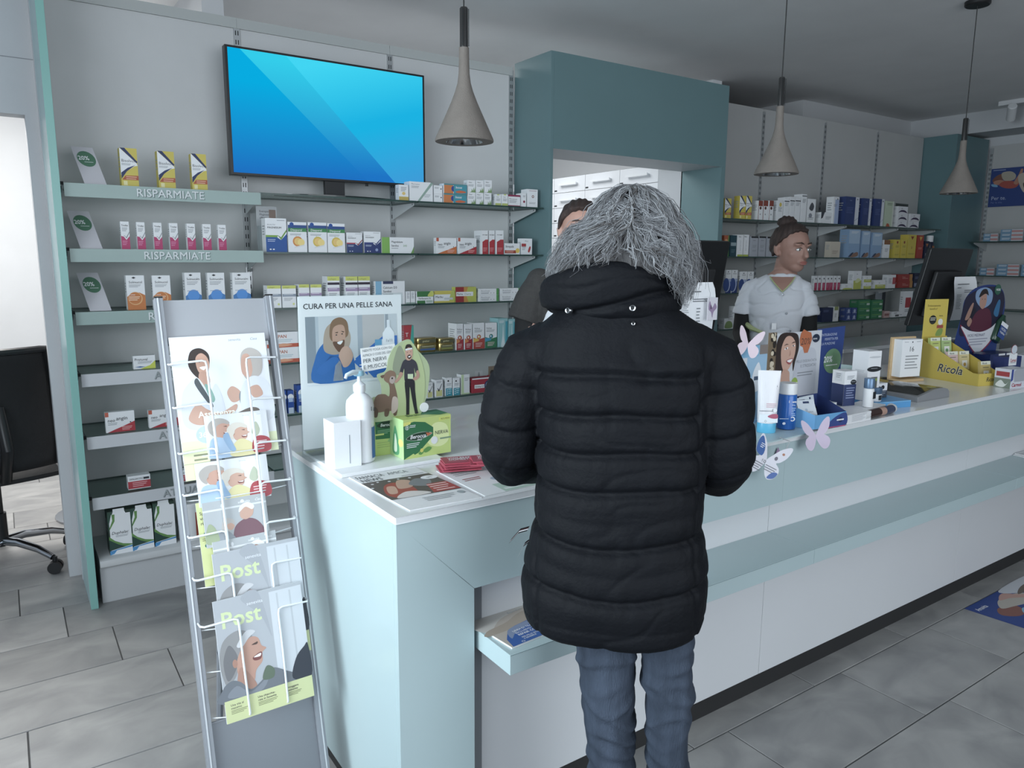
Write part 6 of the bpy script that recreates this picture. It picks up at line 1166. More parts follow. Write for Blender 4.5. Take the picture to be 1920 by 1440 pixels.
b = MB(); b.box(-.06,-.09,0,.14,-.003,.10, mat('#1d2f66', .4)); Face((-.06,-.09,0),(.2,0,0),(0,0,.10)).draw(b, [('p',[(.35,1),(.35,.7),(.5,.55),(.62,.7),(.62,1)],W),('p',[(.68,1),(.68,.7),(.82,.55),(.96,.7),(.96,1)],W),('e',.82,.8,.08,.1,'#2f6a4c'),('e',.48,.8,.08,.1,'#2f6a4c'),('t','VICKS',.68,.35,.1,W,.28,.02),('t','MediNait',.68,.22,.1,W,.28,.02)]); b.build('medicine_box', e)
b = MB(); b.box(-.10,-.10,.10,.10,-.003,.104, ACRYL); b.box(-.10,-.10,.10,-.097,-.003,.13, ACRYL); b.build('clear_tray', e)
b = MB(Matrix.Translation((.14,-.01,.22)) @ Matrix.Rotation(R(24), 4, 'Y')); b.lathe([(.030,-.08),(.033,-.075),(.033,.02),(.016,.05),(.014,.06)], (0,0,0), mat('#1d3f30', .2), 20, sy=.6); b.box(-.03,-.0215,-.06,.03,-.0195,.0, mat('#2c4a8c', .4)); b.box(-.03,-.0215,-.0,.03,-.0195,.02, PAPER)
Face((-.028,-.0216,-.05),(.056,0,0),(0,0,.05)).draw(b, [('t','VICKS',.1,.6,.25,W,.8,.02),('t','MediNait',.1,.25,.22,W,.8,.02)])
b.build('bottle_figure', e, smooth=True)
b = MB(Matrix.Translation((.10,-.002,.405)) @ Matrix.Rotation(R(90), 4, 'X')); b.lathe([(.026,0),(.026,.002)], (0,0,0), mat('#2a5f4a', .4), 6+18); b.M = Matrix.Identity(4); Face((.078,-.0045,.396),(.044,0,0),(0,0,.018)).draw(b, [('t','VICKS',.1,.2,.6,W,.8,.03)]); b.build('round_badge', e)
# stack of small boxes at the right rear, grey bin
for i in range(3):
    o = MB().box(-.06,-.03,0,.06,.03,.028, mat('#c9cbd0', .5)).build('medicine_carton'); o.location = (4.22, 1.62, Z+i*.0285); tag(o, ('lowest','middle','top')[i]+' white carton in the stack behind the medicine display', 'box', 'white cartons right of the display')
b = MB(); b.lathe([(.065,0),(.068,.15)], (0,0,0), mat('#9b9d9f', .5), 28, sy=.7); o = b.build('paper_bin', None, smooth=True); o.location = (3.92, 1.86, Z); tag(o, 'grey oval bin between the yellow and blue displays', 'bin')
# telephone-like dark shapes and glass dish on the desk behind
e = empty('desk_mouse', (3.55, 2.28, .7855), label='black computer mouse on the desk behind the calendar', cat='mouse'); MB().ball((0,0,.012),(.05,.03,.016),BLK,16,8).build('mouse_body', e, smooth=True)
e = empty('keyboard', (4.15, 2.28, .7855), label='black keyboard on the desk behind the calendar', cat='keyboard'); b = MB(); b.box(-.2,-.07,0,.2,.07,.015,DK)
for r_ in range(4):
    for c2 in range(12): b.box(-.19+c2*.032,-.06+r_*.032,.015,-.19+c2*.032+.027,-.06+r_*.032+.027,.019,BLK)
b.build('keyboard_body', e)
e = empty('card_terminal', (3.02, 2.03, Z), label='white card reader with black display behind the counter sign', cat='card reader')
MB().prism([(0,0),(.16,0),(.16,.035),(.03,.06),(0,.05)], -.045, .045, mat('#d3d6d8', .35), 'yz').build('terminal_body', e, bevel=.003); e.rotation_euler = (0,0,R(30))
b = MB(Matrix.Rotation(R(0),4,'X')); b.box(-.03,.05,.052,.03,.1,.056,BLK); b.build('terminal_display', e)
e = empty('glass_dish', (3.28, 2.03, Z), label='shallow pale glass dish behind the calendar', cat='dish')
b = MB().lathe([(.03,0),(.055,.02),(.075,.045),(.072,.045),(.052,.022),(.028,.004)], (0,0,0), mat('#a9c0bf', .1, coat=.5), 28); b.build('bowl', e, smooth=True)

# blue printed floor mat at the right
fm = MB(); o = flat_sheet('floor_sticker', ((3.30,1.155,.0006),(3.98,1.155,.0006),(3.279,1.372,.0006)), .0012, [('r',0,0,1,1,'#26448c'),('t','Amavita',.03,.78,.10,W,.12,.01),('b',[(.45,1),(.55,.7),(.75,.75),(1,.6),(1,1)],'#c9ccd2'),
 ('b',[(.08,.45),(.14,.62),(.24,.62),(.3,.5),(.26,.3),(.16,.25)],'#8a5648'),('b',[(.18,.6),(.3,.8),(.5,.75),(.6,.5),(.45,.4),(.28,.5)],'#b7b0a4'),('b',[(.3,.3),(.4,.45),(.6,.5),(.8,.45),(.85,.25),(.6,.12),(.4,.15)],'#b05a50'),('b',[(.22,.25),(.3,.38),(.36,.2),(.3,.12)],'#7fb4d0'),('b',[(.5,.7),(.7,.66),(.9,.5),(1,.3),(1,.7),(.7,.85)],'#6f6256'),('b',[(.3,.78),(.42,.9),(.5,.7),(.62,.5),(.52,.5),(.4,.7)],'#c4988a')], '#26448c'); tag(o, 'blue printed floor sticker with a couple by the counter', 'floor sticker')

# ================================================================ office through the left doorway
e = empty('office_chair', (-.10, 4.16, 0), label='black mesh office chair on chrome castors in the left doorway', cat='chair'); e.rotation_euler = (0,0,R(12))
CH = mat('#a9adb2', .15, 1.0); MESHB = mat('#121316', .6, bump=.3, bscale=400)
star = MB()
for k in range(5):
    a = R(90+72*k-8); dx, dy = math.cos(a), math.sin(a)
    b = MB(); b.tube([(0,0,.12),(dx*.1,dy*.1,.125),(dx*.22,dy*.22,.105),(dx*.30,dy*.30,.075)], [.022,.02,.017,.014], CH, 12); lg = b.build('base_arm', e, smooth=True)
    b = MB(Matrix.Translation((dx*.31, dy*.31, .03)) @ Matrix.Rotation(a+.6, 4, 'Z'))
    for s in (-.016, .016): b.tube([(0, s-.009, 0), (0, s+.009, 0)], .029, BLK, 18)
    b.tube([(0,0,0),(0,0,.05)], .011, BLK, 10); b.build('castor', lg, smooth=True)
MB().tube([(0,0,.10),(0,0,.26),(0,0,.261),(0,0,.42)], [.03,.03,.02,.02], BLK, 16).build('gas_column', e, smooth=True)
def cushion(w_, d, h, m, n=14):
    b = MB(); vs = []; 
    for j in range(n+1):
        for i in range(n+1):
            u_, v_ = i/n*2-1, j/n*2-1
            k = (1-abs(u_)**4)*(1-abs(v_)**4)
            vs.append((u_*w_/2*(1-.12*v_*v_), v_*d/2*(1-.1*u_*u_), h*k**.35))
    fs = [(j*(n+1)+i, j*(n+1)+i+1, (j+1)*(n+1)+i+1, (j+1)*(n+1)+i) for j in range(n) for i in range(n)]
    b.add(vs, fs, m); b.add([(x, y, -h*.4) for x, y, z in vs], [tuple(reversed(f)) for f in fs], m); 
    edge = [i for i in range(n+1)]+[(j+1)*(n+1)-1 for j in range(1, n+1)]+[n*(n+1)+i for i in range(n-1, -1, -1)]+[j*(n+1) for j in range(n-1, 0, -1)]
    N = (n+1)**2; E_ = len(edge); base = len(b.v)-N; b.f += [(base-N+edge[i], base-N+edge[(i+1) % E_], base+edge[(i+1) % E_], base+edge[i]) for i in range(E_)]; b.m += [0]*E_; return b
s = cushion(.50, .48, .05, MESHB).build('seat', e, smooth=True); s.location = (0, .03, .46)
b = MB(); n = 14
vs = []; 
for j in range(n+1):
    for i in range(n+1):
        u_, v_ = i/n*2-1, j/n
        wd = .24*(1-.18*abs(v_-.35)**1.5*2)
        vs.append((u_*wd, -.22+.05*u_*u_*1.0-.02-.07*v_+.05*math.sin(v_*3.1), .50+.55*v_))
b.add(vs, [(j*(n+1)+i, j*(n+1)+i+1, (j+1)*(n+1)+i+1, (j+1)*(n+1)+i) for j in range(n) for i in range(n)], MESHB)
bk = b.build('backrest_mesh', e, smooth=True); bk.modifiers.new('t', 'SOLIDIFY').thickness = .012
rim = [vs[i] for i in [j*(n+1) for j in range(n+1)]+[n*(n+1)+i for i in range(1, n+1)]+[j*(n+1)+n for j in range(n-1, -1, -1)]]
MB().tube([rim[i] for i in range(len(rim))], .016, BLK, 8).build('backrest_frame', e, smooth=True)
MB().tube([(0,-.24,.80),(0,-.31,.62),(0,-.22,.47),(0,-.05,.43)], [.02,.024,.024,.02], BLK, 10).build('back_support', e, smooth=True)
for s_ in (-1, 1): MB().tube([(s_*.27,.0,.46),(s_*.29,-.02,.62),(s_*.29,.0,.68)], .015, BLK, 10).build('armrest_post', e, smooth=True); MB().box(s_*.29-.035,-.12,.68,s_*.29+.035,.14,.70,BLK).build('armrest', e, bevel=.01)
e = empty('wall_clock', (-.385, 6.49, 1.98), label='round wall clock at the left picture edge in the office', cat='clock')
MB(Matrix.Rotation(R(90),4,'X')).lathe([(.15,0),(.155,.01),(.155,.03),(.14,.035)], (0,0,0), mat('#a9adb1', .3, .5), 36).build('clock_case', e, smooth=True)
MB(Matrix.Rotation(R(90),4,'X')).lathe([(.138,.0352),(.138,.0358)], (0,0,0), PAPER, 36).build('dial', e)
MB().box(-.004,-.04,0,.004,-.038,.09,BLK).box(0,-.04,-.004,.06,-.038,.004,BLK).build('hands', e)
# ================================================================ people
def fuse(mb, name, parent, m, voxel=.006, fn=None, smooth_it=2, M=None):
    """join overlapping closed shapes into one continuous skin, then displace it with fn(co, n) -> co"""
    me = mb.mesh('tmp'); bm = bmesh.new(); bm.from_mesh(me); bmesh.ops.recalc_face_normals(bm, faces=bm.faces); bm.to_mesh(me); bm.free()
    o = bpy.data.objects.new('tmp', me); COL.objects.link(o)
    r = o.modifiers.new('r', 'REMESH'); r.mode = 'VOXEL'; r.voxel_size = voxel
    s = o.modifiers.new('s', 'SMOOTH'); s.factor = .6; s.iterations = smooth_it
    bpy.context.view_layer.update(); dg = bpy.context.evaluated_depsgraph_get()
    out = bpy.data.meshes.new_from_object(o.evaluated_get(dg)); bpy.data.objects.remove(o)
    if fn:
        N = [v.normal.copy() for v in out.vertices]
        for v, n_ in zip(out.vertices, N): v.co = fn(v.co, n_)
    out.materials.clear(); out.materials.append(m); out.name = name
    out.polygons.foreach_set('use_smooth', [True]*len(out.polygons))
    ob = bpy.data.objects.new(name, out); COL.objects.link(ob); ob.parent = parent
    return ob
def rings(b, rs, m, n=28, p=2.3):
    """rs: list of (z, cx, cy, rx, ry) super-ellipse rings"""
    vs = []
    for z, cx, cy, rx, ry_ in rs:
        for i in range(n):
            a = 2*math.pi*i/n; ca, sa = math.cos(a), math.sin(a)
            vs.append((cx+rx*math.copysign(abs(ca)**(2/p), ca), cy+ry_*math.copysign(abs(sa)**(2/p), sa), z))
    fs = [(k*n+i, k*n+(i+1) % n, (k+1)*n+(i+1) % n, (k+1)*n+i) for k in range(len(rs)-1) for i in range(n)]
    fs += [tuple(range(n-1, -1, -1)), tuple((len(rs)-1)*n+i for i in range(n))]
    return b.add(vs, fs, m)
def hand(b, wrist, d, side_v, m, s=1.0, curl=.5):
    """palm and five bent fingers; d = pointing direction, side_v = thumb side"""
    d = Vector(d).normalized(); t = Vector(side_v).normalized(); n = d.cross(t).normalized(); t = n.cross(d).normalized(); w_ = Vector(wrist)
    dn = -n if n.z > 0 else n
    b.tube([w_-d*.03, w_, w_+d*.03*s, w_+d*.075*s, w_+d*.088*s], [(.022*s,.019*s),(.024*s,.018*s),(.034*s,.015*s),(.040*s,.014*s),(.036*s,.011*s)] if abs(t.z) < .7 else .027*s, m, 14)
    for k, (off, L) in enumerate(((.028,.070),(.010,.078),(-.009,.073),(-.027,.058))):
        p0 = w_+d*.078*s+t*off*s; a = curl
        p1 = p0+(d*math.cos(a*.5)+dn*math.sin(a*.5))*L*.42*s; p2 = p1+(d*math.cos(a*1.3)+dn*math.sin(a*1.3))*L*.33*s; p3 = p2+(d*math.cos(a*2)+dn*math.sin(a*2))*L*.25*s
        b.tube([p0-d*.01, p0, p1, p2, p3], [.009*s,.0092*s,.0088*s,.008*s,.006*s], m, 8)
    p0 = w_+d*.02*s+t*.026*s; p1 = p0+(d*.6+t*.75).normalized()*.035*s; p2 = p1+(d*.85+t*.35+dn*.2).normalized()*.030*s
    b.tube([w_+t*.01*s, p0, p1, p2], [.012*s,.0125*s,.0105*s,.007*s], m, 8)
SKIN = mat('#b98d7b', .55, var=.03, scale=20); SKIN2 = mat('#9c7566', .55, var=.03, scale=20)

# ---------------------------------------------------------------- the customer
A = R(42.47)
cu = empty('person', (.965, 1.055, 0), -A, label='customer seen from behind in a black quilted coat and jeans with grey hair', cat='person')
# local frame: +x to her right, +y forward (towards the counter)
BK = mat('#0b0e14', .7, var=.06, scale=25, bump=.18, bscale=140, spec=.2)
b = MB()
rings(b, [(.30,.010,.0,.036,.04),(.50,.004,.0,.038,.044),(.60,-.0,.0,.042,.048),(.72,-.008,.0,.048,.056),(.80,-.0,0,.05,.06)], SKIN)
rings(b, [(.30,.124,.0,.032,.038),(.50,.124,.0,.033,.040),(.62,.118,.0,.037,.046),(.80,.085,.0,.05,.06)], SKIN)
for cx in (.014, .126):
    rings(b, [(.05,cx,-.01,.028,.032),(.15,cx,-.01,.034,.038),(.32,cx,0,.042,.048)], SKIN)
    b.tube([(cx,-.05,.04),(cx,.0,.045),(cx,.08,.03),(cx,.15,.025)], [.03,.035,.034,.02], SKIN, 12)
rings(b, [(.76,.04,0,.09,.07),(.85,.03,0,.11,.085),(1.0,.012,.0,.10,.08),(1.15,.01,.0,.115,.085),(1.27,.005,0,.125,.08),(1.32,.005,.0,.08,.065),(1.36,.01,.01,.05,.05),(1.44,.012,.02,.045,.048)], SKIN)
b.ball((.015,.03,1.49),(.075,.092,.105), SKIN, 24, 16); b.ball((.015,.10,1.435),(.045,.03,.04), SKIN); b.ball((.015,.125,1.475),(.013,.02,.018), SKIN)
for s in (-1, 1):
    b.tube([(s*.12,0,1.27),(s*.185,.0,1.18),(s*.203,.02,1.085),(s*.185,.10,1.032),(s*.135,.22,1.003),(s*.125,.26,.995)], [.036,.034,.03,.028,.024,.022], SKIN, 12)
    hand(b, (s*.122,.27,.993), (-s*.25,1,-.12), (-s,0,0), SKIN, .95, .35); b.ball((.015+s*.078,.03,1.48),(.012,.018,.03), SKIN)
body = fuse(b, 'body', cu, SKIN, .0055)
# eyes and mouth on the far side of the head
for s in (-1, 1): MB().ball((.015+s*.03,.118,1.50),(.011,.008,.009), mat('#e9e9e6', .3)).ball((.015+s*.03,.125,1.50),(.005,.003,.005), mat('#3a3028', .2)).build('eye', cu, smooth=True)
MB().ball((.015,.131,1.437),(.022,.005,.006), mat('#9a5a54', .5)).build('mouth', cu, smooth=True)
# jeans
def jeans_fn(co, n_):
    z = co.z; k = .0028*math.sin(z*150+co.x*60+6*noise.noise(co*9))*max(0, noise.noise(Vector((co.x*8+5, co.y*8, z*5))))*2
    for zz, amp, wd in ((.665,.006,.010),(.615,.009,.012),(.585,.005,.008),(.545,.006,.010),(.51,.005,.010),(.465,.006,.012),(.43,.005,.009),(.39,.005,.010)):
        zz2 = zz+.018*math.sin(co.x*35+zz*40)+.01*math.sin(co.y*50+zz*90)
        k += amp*math.exp(-((z-zz2)/wd)**2)*(.5+.5*math.sin(co.y*30+zz*70+(3 if co.x > .06 else 0)))
    q = noise.noise(Vector((co.x*14, co.y*14, z*7)))*.004
    return co+n_*(k+q)
def denim():
    m = mat('#3d4756', .9, var=.38, scale=14, bump=.5, bscale=260, stretch=(1.6, 1.6, .22), spec=.15); return m
b = MB()
rings(b, [(.05,.018,-.005,.046,.052),(.2,.018,0,.048,.054),(.35,.014,.0,.048,.055),(.42,.012,.0,.0475,.055),(.50,.004,.0,.050,.058),(.58,-.0,.0,.0545,.062),(.66,-.008,.0,.0575,.068),(.76,-.014,.0,.066,.078),(.82,-.01,0,.08,.09)], SKIN)
rings(b, [(.05,.128,-.005,.042,.05),(.2,.128,0,.044,.052),(.35,.126,.0,.041,.05),(.42,.126,.0,.0415,.05),(.50,.123,.0,.043,.052),(.60,.122,.0,.047,.056),(.68,.116,.0,.052,.064),(.76,.106,.0,.062,.076),(.82,.09,0,.08,.09)], SKIN)
rings(b, [(.78,.04,0,.135,.095),(.95,.03,0,.135,.10)], SKIN)
fuse(b, 'jeans', cu, denim(), .005, jeans_fn, 1)
for cx in (.018, .128):
    b = MB(); b.tube([(cx,-.075,.035),(cx,-.04,.045),(cx,.04,.045),(cx,.12,.035),(cx,.17,.028)], [.03,.04,.042,.036,.02], BLK, 14)
    b.box(cx-.036,-.10,0,cx+.036,.185,.014, mat('#2b2b2d', .7)); fuse(b, 'shoe', cu, BLK, .006)
# coat
SE = [1.257, 1.185, 1.116, 1.047, .949, .852]
def coat_fn(co, n_):
    x, y, z = co; out = 0
    arm = abs(x) > .150+.02*max(0, (1.15-z)) and z > .96 or (y > .15 and z < 1.2)
    if not arm:
        zz = z-.010*(1-(x/.17)**2)*(-1 if z < 1.0 else -.3)+.004*math.sin(x*22+z*9)
        ds = sorted((abs(zz-s_), s_) for s_ in SE)
        d, s_ = ds[0]
        out += -.0088*math.exp(-(d/.0065)**2)+.004*math.exp(-((d-.028)/.022)**2)
        # short pinches running off the seams
        out += -.0028*math.exp(-(d/.022)**2)*max(0, noise.noise(Vector((x*46, 3.1*s_*9, y*30))))*2
        if s_ == SE[0] and y < 0: out += -.003*math.exp(-((zz-1.266)/.003)**2)
        for sx in (-.148, .150): out += -.0035*math.exp(-((x-sx-.06*max(0, .95-z))/.004)**2)*max(0, min(1, (1.28-z)/.05))
        if z < .775: out += .002
    else:
        t = z*1.0+abs(y)*.4-.15*abs(x)+.02
        ph = (t % .088)/.088; d = min(ph, 1-ph)*.088
        out += -.0042*math.exp(-(d/.006)**2)+.0022*math.exp(-((d-.03)/.02)**2)-.0022*math.exp(-(d/.018)**2)*max(0, noise.noise(Vector((x*40, z*12, y*40))))*2
    out *= max(.1, min(1, (1.31-z)/.06))
    q = noise.noise(Vector((x*7+3, y*7, z*8)))*.0065+noise.noise(Vector((x*18, y*18, z*24)))*.0022
    w_ = abs(noise.noise(Vector((x*6+z*9, y*5, z*13-x*7))))
    q -= .0028*max(0, 1-w_*9)*(.5+.5*math.sin(x*20+1))
    return co+n_*(out+q*(.6 if z > 1.31 else 1))
b = MB()
rings(b, [(.738,.005,.0,.158,.124),(.752,.002,.0,.174,.135),(.79,.001,.0,.182,.142),(.86,.005,.0,.180,.142),(.95,.008,.0,.166,.135),(1.03,.008,.0,.160,.130),(1.12,.010,.0,.160,.130),(1.20,.010,.0,.165,.128),(1.27,.006,.0,.175,.122),(1.305,.004,.0,.172,.112),(1.335,.002,.0,.155,.105),(1.355,.0,.0,.128,.098),(1.372,-.002,.0,.108,.092),(1.385,-.002,.0,.09,.08)], BK, 36, 2.5)
for s, ex in ((-1, -.212), (1, .203)):
    e_ = Vector((ex, .015, 1.085))
    b.tube([(s*.125,.0,1.288),(s*.165,.0,1.268),(s*.187,.0,1.22),(ex*.98,.0,1.15),e_,(ex*.99,.05,1.052),(ex*.86,.13,1.030),(ex*.68,.22,1.005),(ex*.62,.25,1.0)], [(.055,.06),(.060,.066),(.057,.066),(.057,.063),(.060,.062),(.056,.058),(.050,.052),(.043,.045),(.038,.04)], BK, 20)
    b.ball((s*.135,.0,1.286),(.066,.075,.055), BK, 18, 12)
coat = fuse(b, 'quilted_coat', cu, BK, .0045, coat_fn, 3)
# shoulder yoke stitching is part of the relief; folded hood and stand collar
def hood_fn(co, n_):
    x, y, z = co
    q = noise.noise(Vector((x*9, y*9+5, z*9)))*.008
    w_ = abs(noise.noise(Vector((x*5+z*12, y*5, z*18-x*5)))); q -= .003*max(0, 1-w_*7)
    q -= .010*math.exp(-((z-1.383-.10*x-.012*math.sin(x*18))/.007)**2)*(1 if y < .02 else 0)
    return co+n_*q
b = MB(); n = 40; vs = []
prof = [(0,.0),(1,.0)]
loopN = 14
for i in range(n):
    a = 2*math.pi*i/n; ca, sa = math.cos(a), math.sin(a)
    cx, cy = .0+(-.012), .0
    rx, ry_ = (.098 if ca > 0 else .102), .088
    back = max(0, -sa)
    ztop = 1.405+.052*back**.6*(1 if ca < .3 else (1-.35*(ca-.3)/.7))-.012*max(0, sa)
    zbot = 1.352-.0*back
    if ca < 0: zbot -= .0
    thick = .030+.010*max(0, -ca)*back**.3
    for k in range(loopN):
        t = 2*math.pi*k/loopN; ct, st = math.cos(t), math.sin(t)
        zc, hz = (ztop+zbot)/2, (ztop-zbot)/2
        flare = 1.0+(.13*st if st > 0 else .0)
        vs.append((cx+(rx*flare+thick*ct)*ca, cy+(ry_*flare+thick*ct)*sa, zc+hz*st))
fs = [(i*loopN+k, i*loopN+(k+1) % loopN, ((i+1) % n)*loopN+(k+1) % loopN, ((i+1) % n)*loopN+k) for i in range(n) for k in range(loopN)]
b.add(vs, fs, BK); fuse(b, 'folded_hood', cu, BK, .0045, hood_fn, 2)
b = MB(); rings(b, [(1.325,.0,.0,.112,.097),(1.345,.0,.0,.104,.093),(1.372,.0,.0,.100,.092),(1.378,.0,.0,.092,.085)], BK, 40, 2.2); fuse(b, 'stand_collar', cu, BK, .004, lambda c_, n_: c_+n_*noise.noise(c_*14)*.004, 2)
CR = mat('#c9cdd0', .2, 1.0)
def snap(x, y, z, r, rz, k):
    b = MB(Matrix.Translation((x, y, z)) @ Matrix.Rotation(R(rz), 4, 'Z') @ Matrix.Rotation(R(90), 4, 'X')); b.lathe([(r*.45, .001),(r*.55,.0035),(r*.85,.004),(r,.002),(r,-.004)], (0,0,0), CR, 20, cap0=False, cap1=True); b.lathe([(r*.46,.0008),(r*.46,.001)], (0,0,0), BLK, 16)
    return b.build('snap_button', cu, smooth=True)
snap(.022, -.117, 1.378, .0062, 0, 0); snap(.024, -.103, 1.350, .0038, 4, 1); snap(-.090, -.088, 1.370, .0062, -38, 2); snap(-.082, -.066, 1.348, .0038, -42, 3)
# black and white ribbon end peeping out at her left hip
for i, (a, c_) in enumerate((((-.170,-.02,.925),(-.205,-.03,.900)), ((-.165,-.03,.905),(-.187,-.045,.875)))):
    b = MB(); p, q = Vector(a), Vector(c_); d = (q-p); s_ = Vector((0,0,1)).cross(d).normalized(); up = Vector((.45,0,.9)).normalized()*.0055; mid = (p+q)/2+Vector((0,0,.008))
    for j, mm in enumerate((BLK, mat('#d9dadc', .6), mat('#4a2a2e', .6), BLK)):
        o_ = up*(j*.55); w2 = up*.55
        b.add([p+o_, mid+o_, q+o_, q+o_+w2, mid+o_+w2, p+o_+w2], [(0,1,4,5),(1,2,3,4)], mm)
    b.build('striped_ribbon', cu)
# hair: a solid base shape and many wavy strands over it
HB = mat('#4c4b4c', .6, var=.35, scale=14, bump=.8, bscale=60, stretch=(3.2, 3.2, .5))
def hair_fn(co, n_):
    a = math.atan2(co.y-.02, co.x-.012); q = .0035*math.sin(a*26+co.z*30+3*math.sin(co.z*34))+.004*noise.noise(Vector((a*5, co.z*9, 1)))
    return co+n_*q
b = MB()
b.ball((.018,.0,1.508),(.078,.094,.080), HB, 28, 18); b.ball((-.035,-.005,1.472),(.070,.082,.050), HB, 20, 12); b.ball((.062,-.008,1.478),(.055,.078,.062), HB, 20, 12)
b.ball((-.080,-.004,1.438),(.036,.055,.032), HB, 16, 10); b.ball((.086,-.01,1.440),(.034,.055,.045), HB, 16, 10); b.ball((.094,-.005,1.400),(.019,.034,.034), HB, 14, 10); b.ball((.03,-.042,1.458),(.082,.060,.045), HB, 20, 12); b.ball((.0,-.06,1.44),(.07,.045,.03), HB, 20, 12)
hair = fuse(b, 'hair', cu, HB, .005, hair_fn, 2)
rh = random.Random(11)
from mathutils.bvhtree import BVHTree
cols = [mat('#94979b', .5), mat('#717275', .5), mat('#b4b7ba', .45), mat('#575350', .55), mat('#828487', .5)]
bvh = BVHTree.FromPolygons([v.co.copy() for v in hair.data.vertices], [tuple(p.vertices) for p in hair.data.polygons])
crown = Vector((.020, -.012, 1.592)); hc0 = Vector((.018, 0, 1.49))
cv = bpy.data.curves.new('hair_strands', 'CURVE'); cv.dimensions = '3D'; cv.bevel_depth = .00046; cv.bevel_resolution = 0; cv.resolution_u = 2; cv.use_fill_caps = False
for m_ in cols: cv.materials.append(m_)
K_ = 18
def lock_path(phi, zend, amp, fr_, ph, drift, flick):
    pts = []
    ca0 = math.cos(phi)
    for k in range(K_):
        t = k/(K_-1)
        z = crown.z-(crown.z-zend)*(t**1.25)
        a = phi+drift*t*t+amp*math.sin(t*fr_*math.pi*2+ph)*t
        rx = .080+.064*max(0, min(1, (1.56-z)/.11)) if math.cos(a) < 0 else .082+.050*max(0, min(1, (1.56-z)/.11))
        k2 = math.sin(min(1, t*2.2)*math.pi/2)**.8
        pts.append(Vector((.018+rx*1.02*k2*math.cos(a)+flick*max(0, t-.75)*4*.02*(1 if ca0 > 0 else -1), -.004+.125*k2*math.sin(a), z+(.010*math.sin((t-.75)*4*math.pi) if t > .75 and flick > .5 else 0))))
    return pts
for li in range(270):
    phi = rh.uniform(-math.pi, math.pi)
    ca, sa = math.cos(phi), math.sin(phi)
    if sa > .45 and rh.random() < .7: continue
    if ca > .35: zend = rh.uniform(1.362, 1.43)
    elif ca < -.5: zend = rh.uniform(1.418, 1.455)
    else: zend = rh.uniform(1.425, 1.475)
    if rh.random() < .25: zend += rh.uniform(.02, .06)
    g = lock_path(phi, zend, rh.uniform(.10, .30), rh.uniform(.8, 1.5), rh.uniform(0, 6.28), rh.gauss(.0, .12)+.45*(1 if ca > -.15 else -1)*max(0, -sa)*rh.uniform(.3, 1.0), rh.random())
    base_c = rh.random()
    for si in range(17):
        o1 = Vector((rh.gauss(0, .0050), rh.gauss(0, .0050), rh.gauss(0, .004))); lift = .0008+abs(rh.gauss(0, .0028)); k0 = rh.choice((0, 0, 0, 1, 2, 3)); kn = K_-rh.choice((0, 0, 0, 1, 2))
        fly = rh.random() < .05
        sp = cv.splines.new('POLY'); sp.points.add(kn-k0-1)
        for k in range(k0, kn):
            t = k/(K_-1); p = g[k]+o1*(.35+1.1*t)+Vector((math.sin(t*9+si)*.0015, math.cos(t*8+si)*.0015, 0))
            loc, nor, idx, dist = bvh.find_nearest(p)
            d = (p-loc).dot(nor)
            want = lift*(1+(5*t if fly else 1.2*t))
            p = loc+nor*(want if t < .8 else max(want, min(d, want+.012)))
            q = sp.points[k-k0]; q.co = (*p, 1); q.radius = 1.15-.75*t**3
        r_ = rh.random()*.42+base_c*.58
        sp.material_index = 3 if r_ < .24 else (1 if r_ < .42 else (4 if r_ < .58 else (0 if r_ < .78 else 2)))
so = bpy.data.objects.new('hair_strands', cv); COL.objects.link(so); so.parent = cu; so['kind'] = 'stuff'

# ---------------------------------------------------------------- the assistant hidden behind the customer
A1 = R(39.28)
p1 = empty('person', (1.868, 2.60, 0), R(180)-A1, label='assistant behind the counter in white waistcoat and grey sweater, face half hidden by the customer', cat='person')
p1.location = Vector((1.8676+math.sin(A1)*.0, 2.2835+.0, 0))
# local frame: -y faces the customer after the half turn, so build facing +y
def head(b, c, s, m, turn=0.0, tilt=0.0):
    M0 = b.M; b.M = M0 @ Matrix.Translation(c) @ Matrix.Rotation(turn, 4, 'Z') @ Matrix.Rotation(tilt, 4, 'X')
    b.ball((0,-.012*s,.03*s),(.072*s,.090*s,.082*s), m, 24, 16); b.ball((0,.012*s,-.015*s),(.062*s,.072*s,.085*s), m, 24, 16)
    b.ball((0,.045*s,-.07*s),(.036*s,.034*s,.030*s), m, 16, 10)
    b.tube([(0,.078*s,.022*s),(0,.092*s,.0),(0,.101*s,-.018*s),(0,.084*s,-.026*s)], [.008*s,.010*s,.014*s,.010*s], m, 10)
    b.ball((0,.078*s,-.050*s),(.024*s,.013*s,.013*s), m); 
    for q in (-1, 1):
        b.ball((q*.030*s,.066*s,.032*s),(.020*s,.016*s,.008*s), m); b.ball((q*.034*s,.046*s,-.016*s),(.024*s,.022*s,.024*s), m)
        b.tube([(q*.068*s,-.012*s,.018*s),(q*.078*s,-.020*s,.012*s),(q*.076*s,-.018*s,-.012*s),(q*.068*s,-.008*s,-.03*s)], [.008*s,.014*s,.012*s,.007*s], m, 10)
    b.tube([(0,-.02*s,-.05*s),(0,-.03*s,-.10*s),(0,-.035*s,-.17*s)], [.050*s,.047*s,.052*s], m, 16)
    b.M = M0
